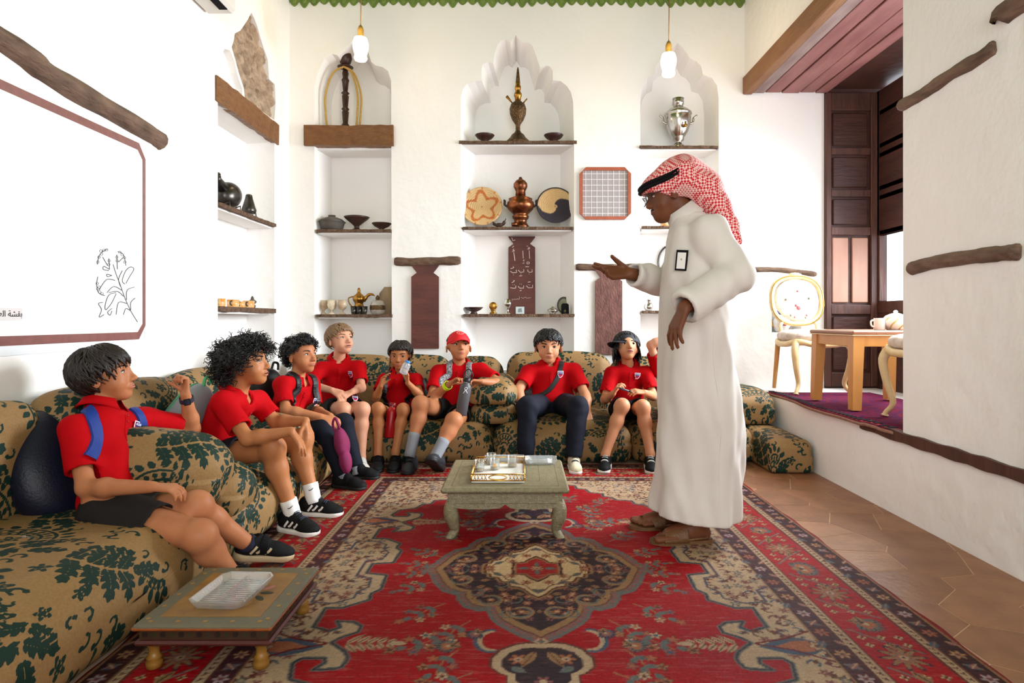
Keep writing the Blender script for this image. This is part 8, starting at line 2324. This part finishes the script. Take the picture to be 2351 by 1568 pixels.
# purple cap dangling from the child holding the purple cap's hands
p0 = P(768, 965, 3.60); t = thing('purple_cap', p0, 'purple cap dangling from a seated child\'s hands', 'cap')
M_PUR = mat('purple_cloth', (124, 22, 72), rough=.8, var=.5, vscale=30, bump=.2, bscale=200)
G = Grid(p0 + (-.06, -.12, -.30), p0 + (.14, .12, .04), .006)
c1, c2 = P(783, 1010, 3.58), P(790, 1050, 3.56); G.ell(c1, (.040, .05, .075), np.array(Matrix.Rotation(-.2, 3, 'Y')), .03); G.ell((c1 + c2) / 2, (.038, .055, .08), np.array(Matrix.Rotation(-.2, 3, 'Y')), .03); G.noise(.004, 40, 2, 5)
V, F = G.mesh(); obj('crown', V, F, M_PUR, t, True)
V, F = ellipsoid_mesh(P(793, 1058, 3.55), (.036, .05, .075), np.array(Matrix.Rotation(-.15, 3, 'Y')), 18, 10); obj('visor', V, F, M_PUR, t, True)
with part('back_strap', M_PUR, t) as mb: mb.tube(catmull([P(775, 1000, 3.57), P(764, 975, 3.57), P(770, 960, 3.57), P(780, 985, 3.56)], 5), .008, 6)
def flask(name, label, a, b, r, m, mcap, logo=None):
    a = np.array(a); b = np.array(b); d = nrm(b - a); L = np.linalg.norm(b - a); t = thing(name, a, label, 'bottle', 'drinking bottles')
    q = Vector((0, 0, 1)).rotation_difference(Vector(d)).to_matrix(); Rm = np.array(q)
    def lat(nm, prof, mm):
        mb = MB(); mb.lathe(prof, 22); V = [a + Rm @ np.array(v) for v in mb.v]; return obj(nm, V, mb.f, mm, t, True)
    lat('body', [(r * .9, 0), (r, .006), (r, L * .74), (r * .9, L * .80), (r * .62, L * .85), (r * .6, L * .88)], m)
    lat('collar', [(r * .56, L * .87), (r * .58, L * .885), (r * .56, L * .90)], M_SILV)
    lat('cap', [(r * .66, L * .895), (r * .68, L * .91), (r * .66, L * 1.0), (r * .5, L * 1.01)], mcap)
    return t, Rm, a, L
t, Rm, a, L = flask('grey_flask', 'dark grey metal flask held by the child in the red cap', P(1058, 953, 4.14), P(1073, 868, 4.16), .040, mat('charcoal_powder_coat', (74, 72, 74), rough=.5), M_BPB)
with part('carry_loop', M_BPB, t) as mb: mb.tube(catmull([P(1066, 872, 4.12), P(1066, 855, 4.12), P(1078, 848, 4.12), P(1086, 862, 4.12), P(1080, 874, 4.12)], 5), .004, 6)
with part('logo', mat('logo_white', (220, 220, 222), rough=.5), t) as mb:
    c = P(1069, 897, 4.093); ux = np.array((1, 0, 0)); uy = np.array((.17, 0, 1.0)); g = lambda x, y: c + ux * x + uy * y
    mb.tube([g(.009 * math.cos(q), .014 + .009 * math.sin(q)) for q in np.linspace(0, 2 * PI, 13)[:-1]], .0022, 5, close=True); mb.tube([g(.0, .006), g(-.014, -.018)], .0028, 5); mb.tube([g(0, .006), g(.014, -.018)], .0028, 5)
flask('red_flask', 'red drinking bottle standing between the bare knees', P(893, 1005, 4.20), P(902, 925, 4.24), .036, mat('red_plastic', (176, 14, 20), rough=.35), mat('dark_red_plastic', (120, 10, 14), rough=.4))
t, Rm, a, L = flask('water_bottle', 'small clear water bottle with a blue cap', P(925, 858, 4.24), P(937, 829, 4.24), .028, glass_mat('clear_plastic', (.85, .93, 1), .15, .25), mat('blue_plastic', (30, 128, 214), rough=.4))
p1, p2 = P(1422, 891, 4.20), P(1450, 900, 4.20)
t = thing('dark_pen', p1, 'dark grey strap end held by the child in the black cap', 'pen')
with part('barrel', mat('grey_band', (70, 72, 80), rough=.5), t) as mb: mb.tube([p1, p1 + (p2 - p1) * .8], .007, 8)
with part('tip', M_BPB, t) as mb: mb.tube([p1 + (p2 - p1) * .8, p2], [.008, .004], 8)
# emblem on the corner boy's shorts
K = KIDS['corner']; me = K['bottoms'].data; V = np.zeros(len(me.vertices) * 3); me.vertices.foreach_get('co', V); bb = bvh_of(V.reshape(-1, 3), [tuple(p.vertices) for p in me.polygons])
badge(K['bottoms'], bb, P(822, 918, 4.25), (0, .3, 1), .040)
# small black ticks knitted into the white socks
for an_, kn_ in ((P(668, 1168, 2.88), P(626, 1030, 2.76 * F2)), (P(716, 1130, 3.12), P(690, 1012, 3.04 * F2))):
    d_ = nrm(kn_ - an_); c_ = an_ + d_ * .014; tc_ = nrm(np.array((0, 0, CAMZ)) - c_); tc_ = nrm(tc_ - d_ * np.dot(tc_, d_)); s_ = np.cross(d_, tc_); s_ = s_ if s_[0] > 0 else -s_
    mb = MB(); mb.tube(catmull([c_ + tc_ * .0395 - s_ * .014 + d_ * .001, c_ + tc_ * .0405 - s_ * .004 - d_ * .002, c_ + tc_ * .0395 + s_ * .012 + d_ * .006], 4), [.0008] + [.0018] * 6 + [.0012, .0006], 5)
    mb.out('sock_mark', M_BLACK, KIDS['bushy']['root'])
K = KIDS['corner']
for q in seen_on(K['sb'], [(806, 858)]): badge(K['shirt'], K['sb'], q, K['t'], .046)
